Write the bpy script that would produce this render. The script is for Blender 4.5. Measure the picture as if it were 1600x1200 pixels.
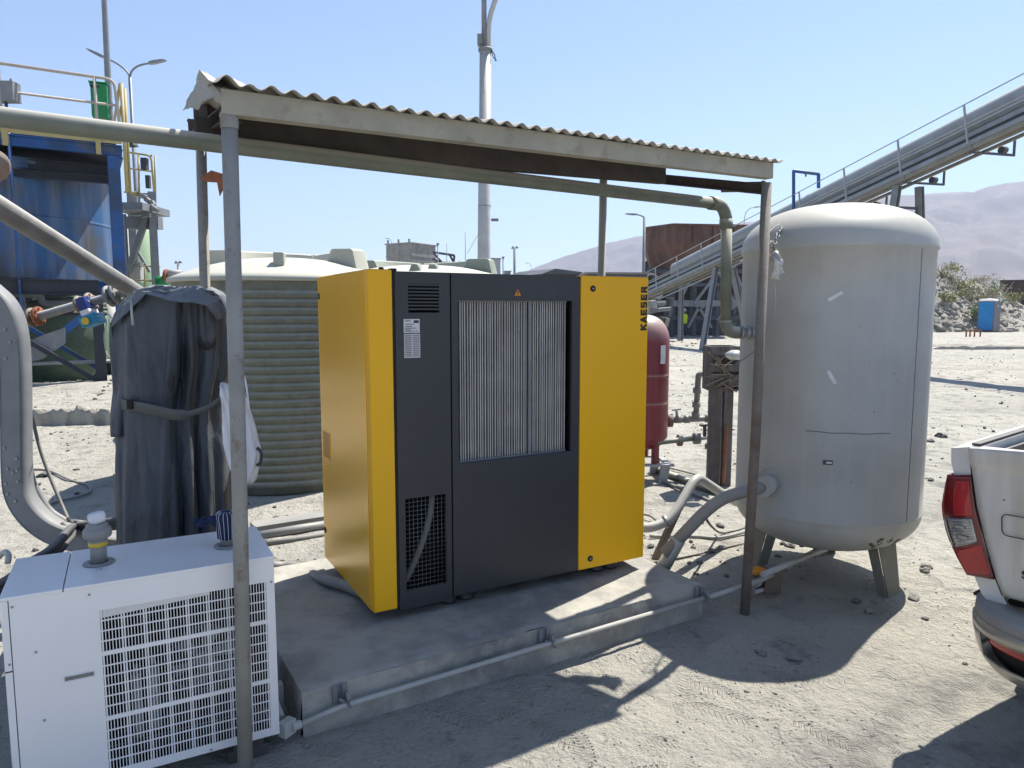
import bpy, bmesh, math, random
from mathutils import Vector, Matrix, noise
R = math.radians
for o in list(bpy.data.objects): bpy.data.objects.remove(o)
S = bpy.context.scene
COL = S.collection
PI = math.pi
# ------------------------------------------------------------------ camera
CAMH = 1.72; FPX = 1116.0; PITCH = math.atan(115 / FPX)
cd = bpy.data.cameras.new('camera'); cam = bpy.data.objects.new('camera', cd); COL.objects.link(cam)
cam.location = (0, 0, CAMH); cam.rotation_euler = (PI / 2 - PITCH, 0, 0)
cd.sensor_width = 36; cd.lens = FPX / 1600 * 36; cd.clip_start = 0.05; cd.clip_end = 9000
S.camera = cam
# ------------------------------------------------------------------ sky, sun, exposure
SUN_AZ = 43.7; SUN_EL = 61.0
w = bpy.data.worlds.new("World"); S.world = w; w.use_nodes = True
nt = w.node_tree; bg = nt.nodes['Background']
sky = nt.nodes.new('ShaderNodeTexSky'); sky.sky_type = 'NISHITA'; sky.sun_disc = False
sky.sun_elevation = R(SUN_EL); sky.sun_rotation = R(SUN_AZ); sky.altitude = 800
sky.air_density = 1.0; sky.dust_density = 0.25; sky.ozone_density = 3.0
nt.links.new(sky.outputs[0], bg.inputs[0]); bg.inputs[1].default_value = 0.1
sd = bpy.data.lights.new('sun', 'SUN'); sd.energy = 4.8; sd.angle = R(0.53); sd.color = (1, 0.95, 0.85)
sun = bpy.data.objects.new('sun', sd); COL.objects.link(sun)
sdir = Vector((math.sin(R(SUN_AZ)) * math.cos(R(SUN_EL)), math.cos(R(SUN_AZ)) * math.cos(R(SUN_EL)), math.sin(R(SUN_EL))))
sun.rotation_euler = sdir.to_track_quat('Z', 'Y').to_euler(); sun.location = (0, 0, 30)
S.render.engine = 'CYCLES'
S.view_settings.view_transform = 'Standard'; S.view_settings.look = 'None'; S.view_settings.gamma = 1
S.view_settings.exposure = 0.96
# ------------------------------------------------------------------ survey helpers (photo pixel + real distance -> point)
def ray(px, py):
    x = (px - 800) / FPX; y = -(py - 600) / FPX
    return (x, math.cos(PITCH) + y * math.sin(PITCH), -math.sin(PITCH) + y * math.cos(PITCH))
def A(px, py, Y):
    r = ray(px, py); t = Y / r[1]; return Vector((r[0] * t, Y, CAMH + r[2] * t))
def G(px, py, z=0.0):
    r = ray(px, py); t = (z - CAMH) / r[2]; return Vector((r[0] * t, r[1] * t, z))
def hit(px, py, o, d):
    r = ray(px, py); nx, ny = -d[1], d[0]
    t = (o[0] * nx + o[1] * ny) / (r[0] * nx + r[1] * ny)
    x, y, z = r[0] * t, r[1] * t, CAMH + r[2] * t
    return ((x - o[0]) * d[0] + (y - o[1]) * d[1], z)
U = Vector((0.859, 0.512, 0)); V = Vector((-0.512, 0.859, 0)); Z = Vector((0, 0, 1))
O = Vector((-0.846, 2.727, 0))
def L(a, b, z=0.0): return O + U * a + V * b + Z * z
# ------------------------------------------------------------------ object helpers
RNG = random.Random(7)
class MB:
    def __init__(s): s.v = []; s.f = []; s.mi = []; s.sm = []; s.m = 0
    def add(s, vs, fs, smooth=False):
        n = len(s.v); s.v += [Vector(v) for v in vs]
        for f in fs: s.f.append([i + n for i in f]); s.mi.append(s.m); s.sm.append(smooth)
        return s
    def box(s, lo, hi, mat=None):
        x0, y0, z0 = lo; x1, y1, z1 = hi
        vs = [(x0,y0,z0),(x1,y0,z0),(x1,y1,z0),(x0,y1,z0),(x0,y0,z1),(x1,y0,z1),(x1,y1,z1),(x0,y1,z1)]
        if mat: vs = [mat @ Vector(v) for v in vs]
        return s.add(vs, [(0,3,2,1),(4,5,6,7),(0,1,5,4),(1,2,6,5),(2,3,7,6),(3,0,4,7)])
    def beam(s, p, q, w, h, up=Z):
        p = Vector(p); q = Vector(q); d = (q - p).normalized()
        side = d.cross(Vector(up))
        if side.length < 1e-4: side = d.cross(Vector((0, 1, 0)))
        side.normalize(); u = side.cross(d).normalized()
        a = side * w / 2; b = u * h / 2
        vs = [p-a-b, p+a-b, p+a+b, p-a+b, q-a-b, q+a-b, q+a+b, q-a+b]
        return s.add(vs, [(0,3,2,1),(4,5,6,7),(0,1,5,4),(1,2,6,5),(2,3,7,6),(3,0,4,7)])
    def ibeam(s, p, q, w, h, t=0.012, up=Z):
        p = Vector(p); q = Vector(q); d = (q - p).normalized()
        side = d.cross(Vector(up))
        if side.length < 1e-4: side = d.cross(Vector((0, 1, 0)))
        side.normalize(); u = side.cross(d).normalized()
        s.beam(p, q, t, h - 2 * t, up)
        for k in (-1, 1): s.beam(p + u * k * (h - t) / 2, q + u * k * (h - t) / 2, w, t, up)
        return s
    def tube(s, pts, r, n=12, cap=True, smooth=True, radii=None):
        pts = [Vector(p) for p in pts]; vs = []; fs = []; N = len(pts)
        t0 = (pts[1] - pts[0]).normalized(); ref = Vector((0, 0, 1)) if abs(t0.z) < 0.9 else Vector((1, 0, 0))
        a = t0.cross(ref).normalized()
        for i, p in enumerate(pts):
            if i == 0: t = t0
            elif i == N - 1: t = (pts[-1] - pts[-2]).normalized()
            else: t = ((pts[i+1] - p).normalized() + (p - pts[i-1]).normalized()).normalized()
            a = (a - t * a.dot(t)).normalized(); b = t.cross(a)
            rr = radii[i] if radii else r
            for k in range(n):
                an = 2 * PI * k / n; vs.append(p + (a * math.cos(an) + b * math.sin(an)) * rr)
        for i in range(N - 1):
            for k in range(n):
                fs.append((i*n+k, i*n+(k+1) % n, (i+1)*n+(k+1) % n, (i+1)*n+k))
        s.add(vs, fs, smooth)
        if cap:
            m = len(s.v) - len(vs)
            s.f.append([m + k for k in range(n)][::-1]); s.mi.append(s.m); s.sm.append(False)
            s.f.append([m + (N-1)*n + k for k in range(n)]); s.mi.append(s.m); s.sm.append(False)
        return s
    def lathe(s, prof, c=(0, 0, 0), n=64, smooth=True, axis=None, a0=0, a1=2*PI):
        c = Vector(c); vs = []; fs = []; full = abs(a1 - a0 - 2*PI) < 1e-6; cnt = n if full else n + 1
        q = Vector((0,0,1)).rotation_difference(Vector(axis)) if axis is not None else None
        for (r, z) in prof:
            for k in range(cnt):
                an = a0 + (a1 - a0) * k / n; v = Vector((r * math.cos(an), r * math.sin(an), z))
                if q: v = q @ v
                vs.append(c + v)
        for i in range(len(prof) - 1):
            for k in range(n):
                k2 = (k + 1) % cnt
                fs.append((i*cnt+k, i*cnt+k2, (i+1)*cnt+k2, (i+1)*cnt+k))
        return s.add(vs, fs, smooth)
    def cyl(s, p, q, r, n=20, smooth=True, r2=None): return s.tube([p, q], r, n, radii=[r, r if r2 is None else r2], smooth=smooth)
    def prism(s, poly, ext):   # poly: 3D points, ext: vector
        n = len(poly); e = Vector(ext); vs = [Vector(p) for p in poly] + [Vector(p) + e for p in poly]
        fs = [list(range(n))[::-1], list(range(n, 2*n))] + [(i, (i+1) % n, (i+1) % n + n, i + n) for i in range(n)]
        return s.add(vs, fs)
    def grid(s, fn, nu, nv, smooth=True):
        vs = [fn(i / nu, j / nv) for j in range(nv + 1) for i in range(nu + 1)]
        fs = [(j*(nu+1)+i, j*(nu+1)+i+1, (j+1)*(nu+1)+i+1, (j+1)*(nu+1)+i) for j in range(nv) for i in range(nu)]
        return s.add(vs, fs, smooth)
def world_inv(o):
    m = Matrix.Identity(4); r = o
    while r.parent: r = r.parent
    return (Matrix.Translation(r.location) @ r.rotation_euler.to_matrix().to_4x4()).inverted()
def build(name, mb, mats, parent=None, local=False, bevel=0, solid=0, recalc=True, label=None, segs=2):
    me = bpy.data.meshes.new(name)
    vs = mb.v
    if parent and not local:
        im = world_inv(parent); vs = [im @ v for v in vs]
    org = None
    if not parent and not local:
        xs = [v.x for v in vs]; ys = [v.y for v in vs]; zs = [v.z for v in vs]
        org = Vector(((min(xs)+max(xs))/2, (min(ys)+max(ys))/2, min(zs))); vs = [v - org for v in vs]
    me.from_pydata([tuple(v) for v in vs], [], mb.f)
    if not isinstance(mats, (list, tuple)): mats = [mats]
    for m in mats: me.materials.append(m)
    me.polygons.foreach_set('material_index', mb.mi); me.polygons.foreach_set('use_smooth', mb.sm)
    if recalc:
        bm = bmesh.new(); bm.from_mesh(me); bmesh.ops.recalc_face_normals(bm, faces=bm.faces); bm.to_mesh(me); bm.free()
    me.update()
    o = bpy.data.objects.new(name, me); COL.objects.link(o)
    if org is not None: o.location = org
    if parent: o.parent = parent
    if label: o['label'] = label
    if solid:
        md = o.modifiers.new('solid', 'SOLIDIFY'); md.thickness = solid; md.offset = 0
    if bevel:
        md = o.modifiers.new('bevel', 'BEVEL'); md.width = bevel; md.segments = segs; md.limit_method = 'ANGLE'; md.angle_limit = R(40); md.harden_normals = True
    return o
def tag(o, label, cat, group=None, kind=None):
    o['label'] = label; o['category'] = cat
    if group: o['group'] = group
    if kind: o['kind'] = kind
    return o
def thing(name, label, cat, loc=(0,0,0), rz=0, group=None):
    o = bpy.data.objects.new(name, None); COL.objects.link(o); o.location = loc; o.rotation_euler = (0,0,rz)
    o.empty_display_size = 0.1
    return tag(o, label, cat, group)
def struct(name, mb, mats, **k):
    o = build(name, mb, mats, **k); o['kind'] = 'structure'; return o
def copy_tree(src, parent=None):
    c = src.copy(); COL.objects.link(c); c.parent = parent
    for ch in list(src.children): copy_tree(ch, c)
    return c
def arc(p0, p1, p2, n=8):   # quadratic bend through control
    p0, p1, p2 = Vector(p0), Vector(p1), Vector(p2)
    return [p0*(1-t)**2 + p1*2*t*(1-t) + p2*t*t for t in [i/n for i in range(n+1)]]
def bend(pts, r=0.1, n=6):  # polyline with rounded corners
    pts = [Vector(p) for p in pts]; out = [pts[0]]
    for i in range(1, len(pts)-1):
        a, b, c = pts[i-1], pts[i], pts[i+1]
        ra = min(r, (a-b).length*0.45); rb = min(r, (c-b).length*0.45)
        out += arc(b + (a-b).normalized()*ra, b, b + (c-b).normalized()*rb, n)
    return out + [pts[-1]]
def spline(pts, n=8):
    pts = [Vector(p) for p in pts]; P = [pts[0]*2-pts[1]] + pts + [pts[-1]*2-pts[-2]]; out = []
    for i in range(1, len(P)-2):
        for k in range(n):
            t = k/n; a, b, c, d = P[i-1], P[i], P[i+1], P[i+2]
            out.append(0.5*((2*b)+(c-a)*t+(2*a-5*b+4*c-d)*t*t+(3*b-a-3*c+d)*t**3))
    return out + [pts[-1]]
# ------------------------------------------------------------------ materials
def M(name, c, c2=None, scale=4, rough=0.6, metal=0, bump=0, bscale=60, streak=0, dust=0, dustc=(0.36,0.345,0.31), spec=0.5, blot=None, blots=3, rvar=0.15, c3amt=0, coat=0, lo=0.35, hi=0.65, dustf=0.35, crease=0, ss=9):
    m = bpy.data.materials.new(name); m.use_nodes = True; t = m.node_tree; N = t.nodes; LK = t.links
    b = N['Principled BSDF']; b.inputs['Roughness'].default_value = rough; b.inputs['Metallic'].default_value = metal
    b.inputs['Specular IOR Level'].default_value = spec; b.inputs['Coat Weight'].default_value = coat
    tc = N.new('ShaderNodeTexCoord')
    def nz(sc, det=6, vec=None, rgh=0.6):
        n = N.new('ShaderNodeTexNoise'); n.inputs['Scale'].default_value = sc; n.inputs['Detail'].default_value = det; n.inputs['Roughness'].default_value = rgh
        LK.new(vec or tc.outputs['Object'], n.inputs['Vector']); return n
    def ramp(src, a, bb):
        r = N.new('ShaderNodeMapRange'); r.inputs[1].default_value = a; r.inputs[2].default_value = bb; LK.new(src, r.inputs[0]); return r.outputs[0]
    def mix(f, x, y, blend='MIX'):
        mx = N.new('ShaderNodeMix'); mx.data_type = 'RGBA'; mx.blend_type = blend
        if isinstance(f, float) or isinstance(f, int): mx.inputs[0].default_value = f
        else: LK.new(f, mx.inputs[0])
        for i, q in ((6, x), (7, y)):
            if isinstance(q, tuple): mx.inputs[i].default_value = (*q, 1)
            else: LK.new(q, mx.inputs[i])
        return mx.outputs[2]
    if c2 is None: c2 = tuple(k*0.8 for k in c)
    col = mix(ramp(nz(scale).outputs[0], lo, hi), c, c2)
    if streak:
        mp = N.new('ShaderNodeMapping'); mp.inputs['Scale'].default_value = (ss, ss, 0.35*ss/9+0.08); LK.new(tc.outputs['Object'], mp.inputs[0])
        sn = nz(1.6, 5, mp.outputs[0]); f = ramp(sn.outputs[0], 0.45, 0.75)
        mu = N.new('ShaderNodeMath'); mu.operation = 'MULTIPLY'; mu.inputs[1].default_value = streak; LK.new(f, mu.inputs[0])
        col = mix(mu.outputs[0], col, blot or dustc)
    elif blot:
        f = ramp(nz(blots, 8, None, 0.7).outputs[0], 0.55, 0.62)
        mu = N.new('ShaderNodeMath'); mu.operation = 'MULTIPLY'; mu.inputs[1].default_value = c3amt or 0.8; LK.new(f, mu.inputs[0])
        col = mix(mu.outputs[0], col, blot)
    if dust:  # pale coat on upward faces; on pipes and conveyor also painted sunlight
        ge = N.new('ShaderNodeNewGeometry'); sp = N.new('ShaderNodeSeparateXYZ'); LK.new(ge.outputs['Normal'], sp.inputs[0])
        f = ramp(sp.outputs[2], 0.0, 0.9); f2 = ramp(nz(14, 6).outputs[0], 0.2, 0.75)
        mu = N.new('ShaderNodeMath'); mu.operation = 'MULTIPLY_ADD'; mu.inputs[1].default_value = dust; LK.new(f, mu.inputs[0])
        m2 = N.new('ShaderNodeMath'); m2.operation = 'MULTIPLY'; m2.inputs[1].default_value = dust*dustf; LK.new(f2, m2.inputs[0]); LK.new(m2.outputs[0], mu.inputs[2])
        mu.use_clamp = True
        col = mix(mu.outputs[0], col, dustc)
    LK.new(col, b.inputs['Base Color'])
    if rvar:
        rr = N.new('ShaderNodeMapRange'); rr.inputs[3].default_value = max(0.05, rough-rvar); rr.inputs[4].default_value = min(1, rough+rvar)
        LK.new(nz(scale*2.3+3).outputs[0], rr.inputs[0]); LK.new(rr.outputs[0], b.inputs['Roughness'])
    if bump:
        bn = N.new('ShaderNodeBump'); bn.inputs['Strength'].default_value = min(1, bump); bn.inputs['Distance'].default_value = 0.01
        LK.new(nz(bscale, 8).outputs[0], bn.inputs['Height']); LK.new(bn.outputs[0], b.inputs['Normal'])
    if crease:
        mp = N.new('ShaderNodeMapping'); mp.inputs['Scale'].default_value = (1, 1, 0.38); mp.inputs['Rotation'].default_value = (0.25, 0.2, 0); LK.new(tc.outputs['Object'], mp.inputs[0])
        w1 = nz(3.5, 3, mp.outputs[0]); va = N.new('ShaderNodeVectorMath'); va.operation = 'MULTIPLY_ADD'; LK.new(w1.outputs['Color'], va.inputs[0]); va.inputs[1].default_value = (0.22,0.22,0.22); LK.new(mp.outputs[0], va.inputs[2])
        hs = []
        for sc in (5.5, 13):
            vo = N.new('ShaderNodeTexVoronoi'); vo.inputs['Scale'].default_value = sc; LK.new(va.outputs[0], vo.inputs['Vector']); hs.append(vo.outputs['Distance'])
        ad = N.new('ShaderNodeMath'); ad.operation = 'MULTIPLY_ADD'; LK.new(hs[1], ad.inputs[0]); ad.inputs[1].default_value = 0.35; LK.new(hs[0], ad.inputs[2])
        bn2 = N.new('ShaderNodeBump'); bn2.inputs['Strength'].default_value = 1.0; bn2.inputs['Distance'].default_value = crease
        LK.new(ad.outputs[0], bn2.inputs['Height'])
        for l in list(b.inputs['Normal'].links): LK.new(l.from_socket, bn2.inputs['Normal'])
        LK.new(bn2.outputs[0], b.inputs['Normal'])
    return m
m_slab = M('concrete_slab', (0.40,0.38,0.335), (0.20,0.197,0.188), 3.2, 0.95, lo=0.43, hi=0.60, bump=1.0, bscale=22, dust=0.30, dustf=0.3, dustc=(0.40,0.385,0.34), blot=(0.42,0.41,0.38), blots=5, c3amt=0.6)
m_conc = M('concrete', (0.30,0.29,0.27), (0.20,0.20,0.19), 2, 0.95, bump=0.4, bscale=20, streak=0.3)
m_yellow = M('yellow_paint', (0.90,0.47,0.006), (0.87,0.45,0.006), 1.5, 0.36, spec=0.35, rvar=0.05, dust=0.03)
m_gold = M('satin_yellow_sheet', (0.92,0.49,0.015), (0.90,0.475,0.014), 0.8, 0.26, metal=0.15, rvar=0)
m_char = M('charcoal_paint', (0.028,0.031,0.04), (0.024,0.027,0.034), 2, 0.42, rvar=0.08, dust=0.05)
m_black = M('black_rubber', (0.012,0.012,0.013), None, 4, 0.8)
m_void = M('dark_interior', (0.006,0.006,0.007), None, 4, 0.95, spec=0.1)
m_fin = M('aluminium_fins', (0.50,0.49,0.47), (0.38,0.37,0.36), 8, 0.5, metal=0.3)
m_mesh = M('zinc_mesh', (0.22,0.22,0.22), None, 8, 0.5, metal=0.5)
m_hose = M('grey_hose', (0.20,0.20,0.19), (0.14,0.14,0.135), 9, 0.75, dust=0.4)
m_white = M('white_enamel', (0.86,0.845,0.84), (0.82,0.805,0.80), 2, 0.25, rvar=0.06, dust=0.10)
m_paper = M('white_label', (0.7,0.7,0.72), None, 9, 0.5)
m_ink = M('black_ink', (0.02,0.02,0.02), None, 9, 0.5)
m_pinkgrey = M('label_rows', (0.30,0.25,0.28), None, 9, 0.6)
m_orange = M('warning_orange', (0.75,0.28,0.02), None, 9, 0.5)
m_orangevent = M('orange_vent', (0.45,0.17,0.02), None, 9, 0.6)
m_cream = M('dusty_cream_steel', (0.37,0.345,0.27), (0.295,0.275,0.22), 6, 0.75, dust=0.3, bump=0.15, blot=(0.16,0.09,0.05), blots=9, c3amt=0.35)
m_post = M('dusty_post_paint', (0.30,0.295,0.27), (0.23,0.225,0.21), 5, 0.7, dust=0.25, blot=(0.15,0.07,0.045), blots=14, c3amt=0.6, bump=0.2)
m_postb = M('brown_post_steel', (0.17,0.14,0.12), (0.12,0.10,0.09), 6, 0.8, dust=0.4, blot=(0.12,0.05,0.03), blots=12, c3amt=0.6, bump=0.2)
m_purlin = M('rust_brown_steel', (0.055,0.042,0.038), (0.04,0.03,0.028), 6, 0.8, dust=0.2)
m_rust = M('orange_rust_plate', (0.30,0.10,0.045), (0.20,0.07,0.035), 12, 0.85, bump=0.3)
m_roofsheet = M('dusty_galvanised_sheet', (0.36,0.345,0.305), (0.27,0.26,0.235), 5, 0.75, dust=0.6, dustf=0.15, dustc=(0.5,0.47,0.40), blot=(0.22,0.20,0.17), blots=6, c3amt=0.4)
m_pipe = M('grey_green_pipe', (0.175,0.195,0.155), (0.125,0.14,0.115), 7, 0.65, dust=0.95, dustf=0.06, dustc=(0.55,0.52,0.45), blot=(0.10,0.11,0.07), blots=8, c3amt=0.35)  # dust tone brightened, base darkened: the sunlit top is painted in
m_dpipe = M('dusty_lit_top_pipe', (0.20,0.20,0.20), (0.13,0.13,0.135), 8, 0.7, dust=1.0, dustf=0.10, dustc=(0.58,0.56,0.51), streak=0.35, blot=(0.30,0.285,0.25))  # stains and dust, plus a pale top side painted as if sunlit
m_galv = M('galvanised_steel', (0.34,0.35,0.36), (0.27,0.28,0.29), 8, 0.5, metal=0.5, dust=0.3)
m_tank = M('grey_tank_paint', (0.42,0.425,0.42), (0.345,0.352,0.35), 2.5, 0.55, dust=0.85, dustf=0.06, dustc=(0.44,0.42,0.36), streak=0.5, blot=(0.46,0.455,0.43), bump=0.08, bscale=120)
m_seam = M('dark_tank_seam', (0.16,0.165,0.165), None, 20, 0.7)  # darker grey for the weld lines on the tank
m_charl = M('dull_screw_head', (0.07,0.072,0.08), None, 20, 0.5, metal=0.3)
m_scuff = M('dark_scuff', (0.09,0.09,0.075), None, 20, 0.8)
m_poly = M('olive_polyethylene', (0.115,0.125,0.088), (0.085,0.093,0.066), 5, 0.65, dust=0.7, dustc=(0.44,0.42,0.35), blot=(0.09,0.10,0.06), blots=4, c3amt=0.5, bump=0.1)
m_polylid = M('dusty_tank_lid', (0.40,0.40,0.335), (0.33,0.335,0.28), 3, 0.75, dust=0.55, dustc=(0.52,0.50,0.43))
m_polyg = M('grey_green_lid', (0.20,0.235,0.19), (0.16,0.195,0.16), 4, 0.7, dust=0.6, dustc=(0.45,0.45,0.38))
m_red = M('crimson_vessel_paint', (0.18,0.008,0.020), (0.14,0.007,0.016), 3, 0.42, dust=0.9, dustf=0.03, dustc=(0.50,0.42,0.37), streak=0.12, blot=(0.42,0.16,0.18))
m_wood = M('weathered_wood', (0.10,0.082,0.078), (0.06,0.05,0.05), 10, 0.9, dust=0.3, bump=0.4, streak=0.4)
m_wooda = M('wood_stick', (0.22,0.16,0.12), (0.14,0.10,0.08), 10, 0.9, dust=0.3)
m_tarp = M('charcoal_tarpaulin', (0.062,0.073,0.092), (0.040,0.048,0.064), 3.5, 0.6, dust=0.5, dustf=0.08, dustc=(0.28,0.29,0.30), streak=0.30, blot=(0.13,0.15,0.18), bump=0.3, bscale=30, crease=0.05)
m_strap = M('grey_webbing', (0.10,0.10,0.095), (0.08,0.08,0.076), 9, 0.9, dust=0.2)
m_bag = M('white_cotton', (0.72,0.72,0.74), (0.62,0.62,0.66), 6, 0.9, bump=0.3, bscale=20, crease=0.03)
m_clear = M('cloudy_plastic_wrap', (0.55,0.55,0.53), (0.42,0.42,0.40), 30, 0.3, bump=0.6, bscale=30)
m_denim = M('navy_cloth', (0.008,0.018,0.07), (0.006,0.013,0.05), 8, 0.9)
m_pvc = M('grey_pvc', (0.25,0.25,0.24), (0.21,0.21,0.205), 8, 0.5, dust=0.35)
m_pvcw = M('pale_pvc', (0.45,0.45,0.42), (0.38,0.38,0.36), 8, 0.5, dust=0.3)
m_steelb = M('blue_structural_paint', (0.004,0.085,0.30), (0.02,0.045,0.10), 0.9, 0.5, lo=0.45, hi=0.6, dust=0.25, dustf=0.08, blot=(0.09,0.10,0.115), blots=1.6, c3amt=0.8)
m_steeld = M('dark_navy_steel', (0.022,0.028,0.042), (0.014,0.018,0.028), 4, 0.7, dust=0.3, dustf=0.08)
m_bluetank = M('worn_blue_tank', (0.018,0.085,0.22), (0.055,0.058,0.065), 0.42, 0.5, streak=0.6, blot=(0.26,0.265,0.285), bump=0.3, bscale=4, lo=0.40, hi=0.52, ss=1.6)
m_green = M('dark_green_paint', (0.03,0.08,0.04), (0.025,0.06,0.035), 3, 0.55, dust=0.3)
m_pgreen = M('pale_green_tank', (0.30,0.44,0.25), (0.26,0.38,0.23), 2, 0.55, dust=0.3)
m_bgreen = M('bright_green_box', (0.01,0.27,0.08), None, 3, 0.5)
m_yrail = M('yellow_rail_paint', (0.42,0.34,0.12), (0.36,0.29,0.12), 6, 0.6, dust=0.3)
m_prail = M('pale_rail_paint', (0.42,0.37,0.33), (0.36,0.32,0.28), 6, 0.6, dust=0.3)
m_grey = M('mid_grey_steel', (0.20,0.215,0.23), (0.15,0.16,0.175), 5, 0.6, dust=0.4)
m_lgrey = M('light_grey_steel', (0.38,0.40,0.42), (0.30,0.32,0.34), 3, 0.55, dust=0.4)
m_conv = M('conveyor_grey', (0.25,0.285,0.31), (0.19,0.215,0.235), 2, 0.5, dust=0.8, dustf=0.05, dustc=(0.48,0.47,0.43))  # bright dust tone also paints the sunlit top of the cover
m_convd = M('conveyor_dark', (0.045,0.055,0.07), (0.03,0.04,0.05), 2, 0.7, dust=0.2)
m_convb = M('dusty_beige_plate', (0.25,0.245,0.21), (0.19,0.185,0.165), 2, 0.8)
m_rusty = M('rusty_hopper_steel', (0.13,0.062,0.045), (0.075,0.042,0.035), 1.0, 0.85, ss=1.5, streak=0.5, blot=(0.22,0.15,0.11), bump=0.3)
m_trest = M('trestle_steel', (0.10,0.11,0.13), (0.06,0.065,0.08), 1, 0.8)
m_farwood = M('far_brown_wall', (0.085,0.055,0.05), (0.06,0.042,0.04), 1, 0.9)
m_mast = M('white_mast_paint', (0.50,0.50,0.50), (0.42,0.42,0.42), 4, 0.55, dust=0.25, blot=(0.25,0.24,0.22), blots=5, c3amt=0.3)
m_lamp = M('lamp_grey', (0.22,0.24,0.27), None, 6, 0.5)
m_flange = M('rust_flange', (0.20,0.12,0.08), (0.13,0.075,0.05), 30, 0.8, dust=0.6)
m_cyan = M('cyan_box_paint', (0.01,0.22,0.42), None, 9, 0.4)
m_navy = M('navy_label', (0.01,0.03,0.20), None, 9, 0.4)
m_ycap = M('yellow_cap', (0.7,0.5,0.05), None, 9, 0.4)
m_rock = M('grey_rock', (0.24,0.235,0.22), (0.15,0.15,0.145), 9, 0.95, dust=0.4, bump=0.6)
m_rockd = M('dark_rock', (0.07,0.07,0.075), (0.04,0.04,0.045), 9, 0.95, dust=0.3, bump=0.6)
m_truck = M('dusty_white_car_paint', (0.70,0.69,0.67), (0.62,0.60,0.56), 3, 0.32, dust=0.25, streak=0.25, blot=(0.48,0.43,0.36), coat=0.3)
m_truckg = M('stained_white_tailgate', (0.72,0.70,0.67), (0.60,0.57,0.51), 2.2, 0.34, dust=0.2, streak=0.55, blot=(0.40,0.32,0.24), coat=0.2, ss=7)
m_trim = M('dark_plastic_trim', (0.055,0.052,0.052), (0.04,0.038,0.038), 8, 0.65, dust=0.3)
m_bump = M('faded_bumper_plastic', (0.27,0.26,0.262), (0.22,0.212,0.215), 8, 0.6, dust=0.35)
m_chrome = M('dull_chrome', (0.5,0.48,0.44), (0.4,0.38,0.34), 12, 0.35, metal=0.7, dust=0.4)
m_redlens = M('red_lamp_lens', (0.42,0.008,0.012), (0.30,0.006,0.010), 12, 0.12, coat=0.5, rvar=0.03)
m_dredlens = M('dark_red_lens', (0.16,0.006,0.01), (0.11,0.005,0.008), 14, 0.15, coat=0.5, rvar=0.03)
m_clearlens = M('clear_lamp_lens', (0.42,0.41,0.42), (0.22,0.22,0.23), 45, 0.12, metal=0.5, coat=0.5, rvar=0.03)
m_glass = M('dark_glass', (0.02,0.025,0.03), None, 4, 0.05, coat=0.3, rvar=0.02)
m_tyre = M('tyre_rubber', (0.02,0.02,0.02), None, 9, 0.9, dust=0.3)
m_bluet = M('blue_plastic', (0.01,0.26,0.62), None, 2, 0.5)
m_greyt = M('grey_plastic', (0.16,0.155,0.18), None, 2, 0.6)
m_hivis = M('hi_vis_yellow', (0.50,0.65,0.02), None, 9, 0.8)
m_skin = M('skin', (0.35,0.2,0.13), None, 9, 0.6)
m_cloth = M('dark_work_cloth', (0.06,0.06,0.075), None, 9, 0.9)
m_tankleg = M('dusty_olive_leg', (0.20,0.195,0.155), (0.15,0.15,0.125), 6, 0.8, dust=0.4, dustf=0.25)
m_tanrock = M('tan_rubble', (0.36,0.33,0.275), (0.22,0.205,0.18), 0.7, 0.95)
m_leafy = M('dry_olive_leaves', (0.30,0.29,0.11), (0.20,0.21,0.08), 3, 0.8)
m_leafg = M('green_leaves', (0.17,0.26,0.09), (0.11,0.17,0.06), 3, 0.8)
m_twig = M('pale_twigs', (0.42,0.37,0.28), (0.32,0.28,0.21), 3, 0.9)
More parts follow.
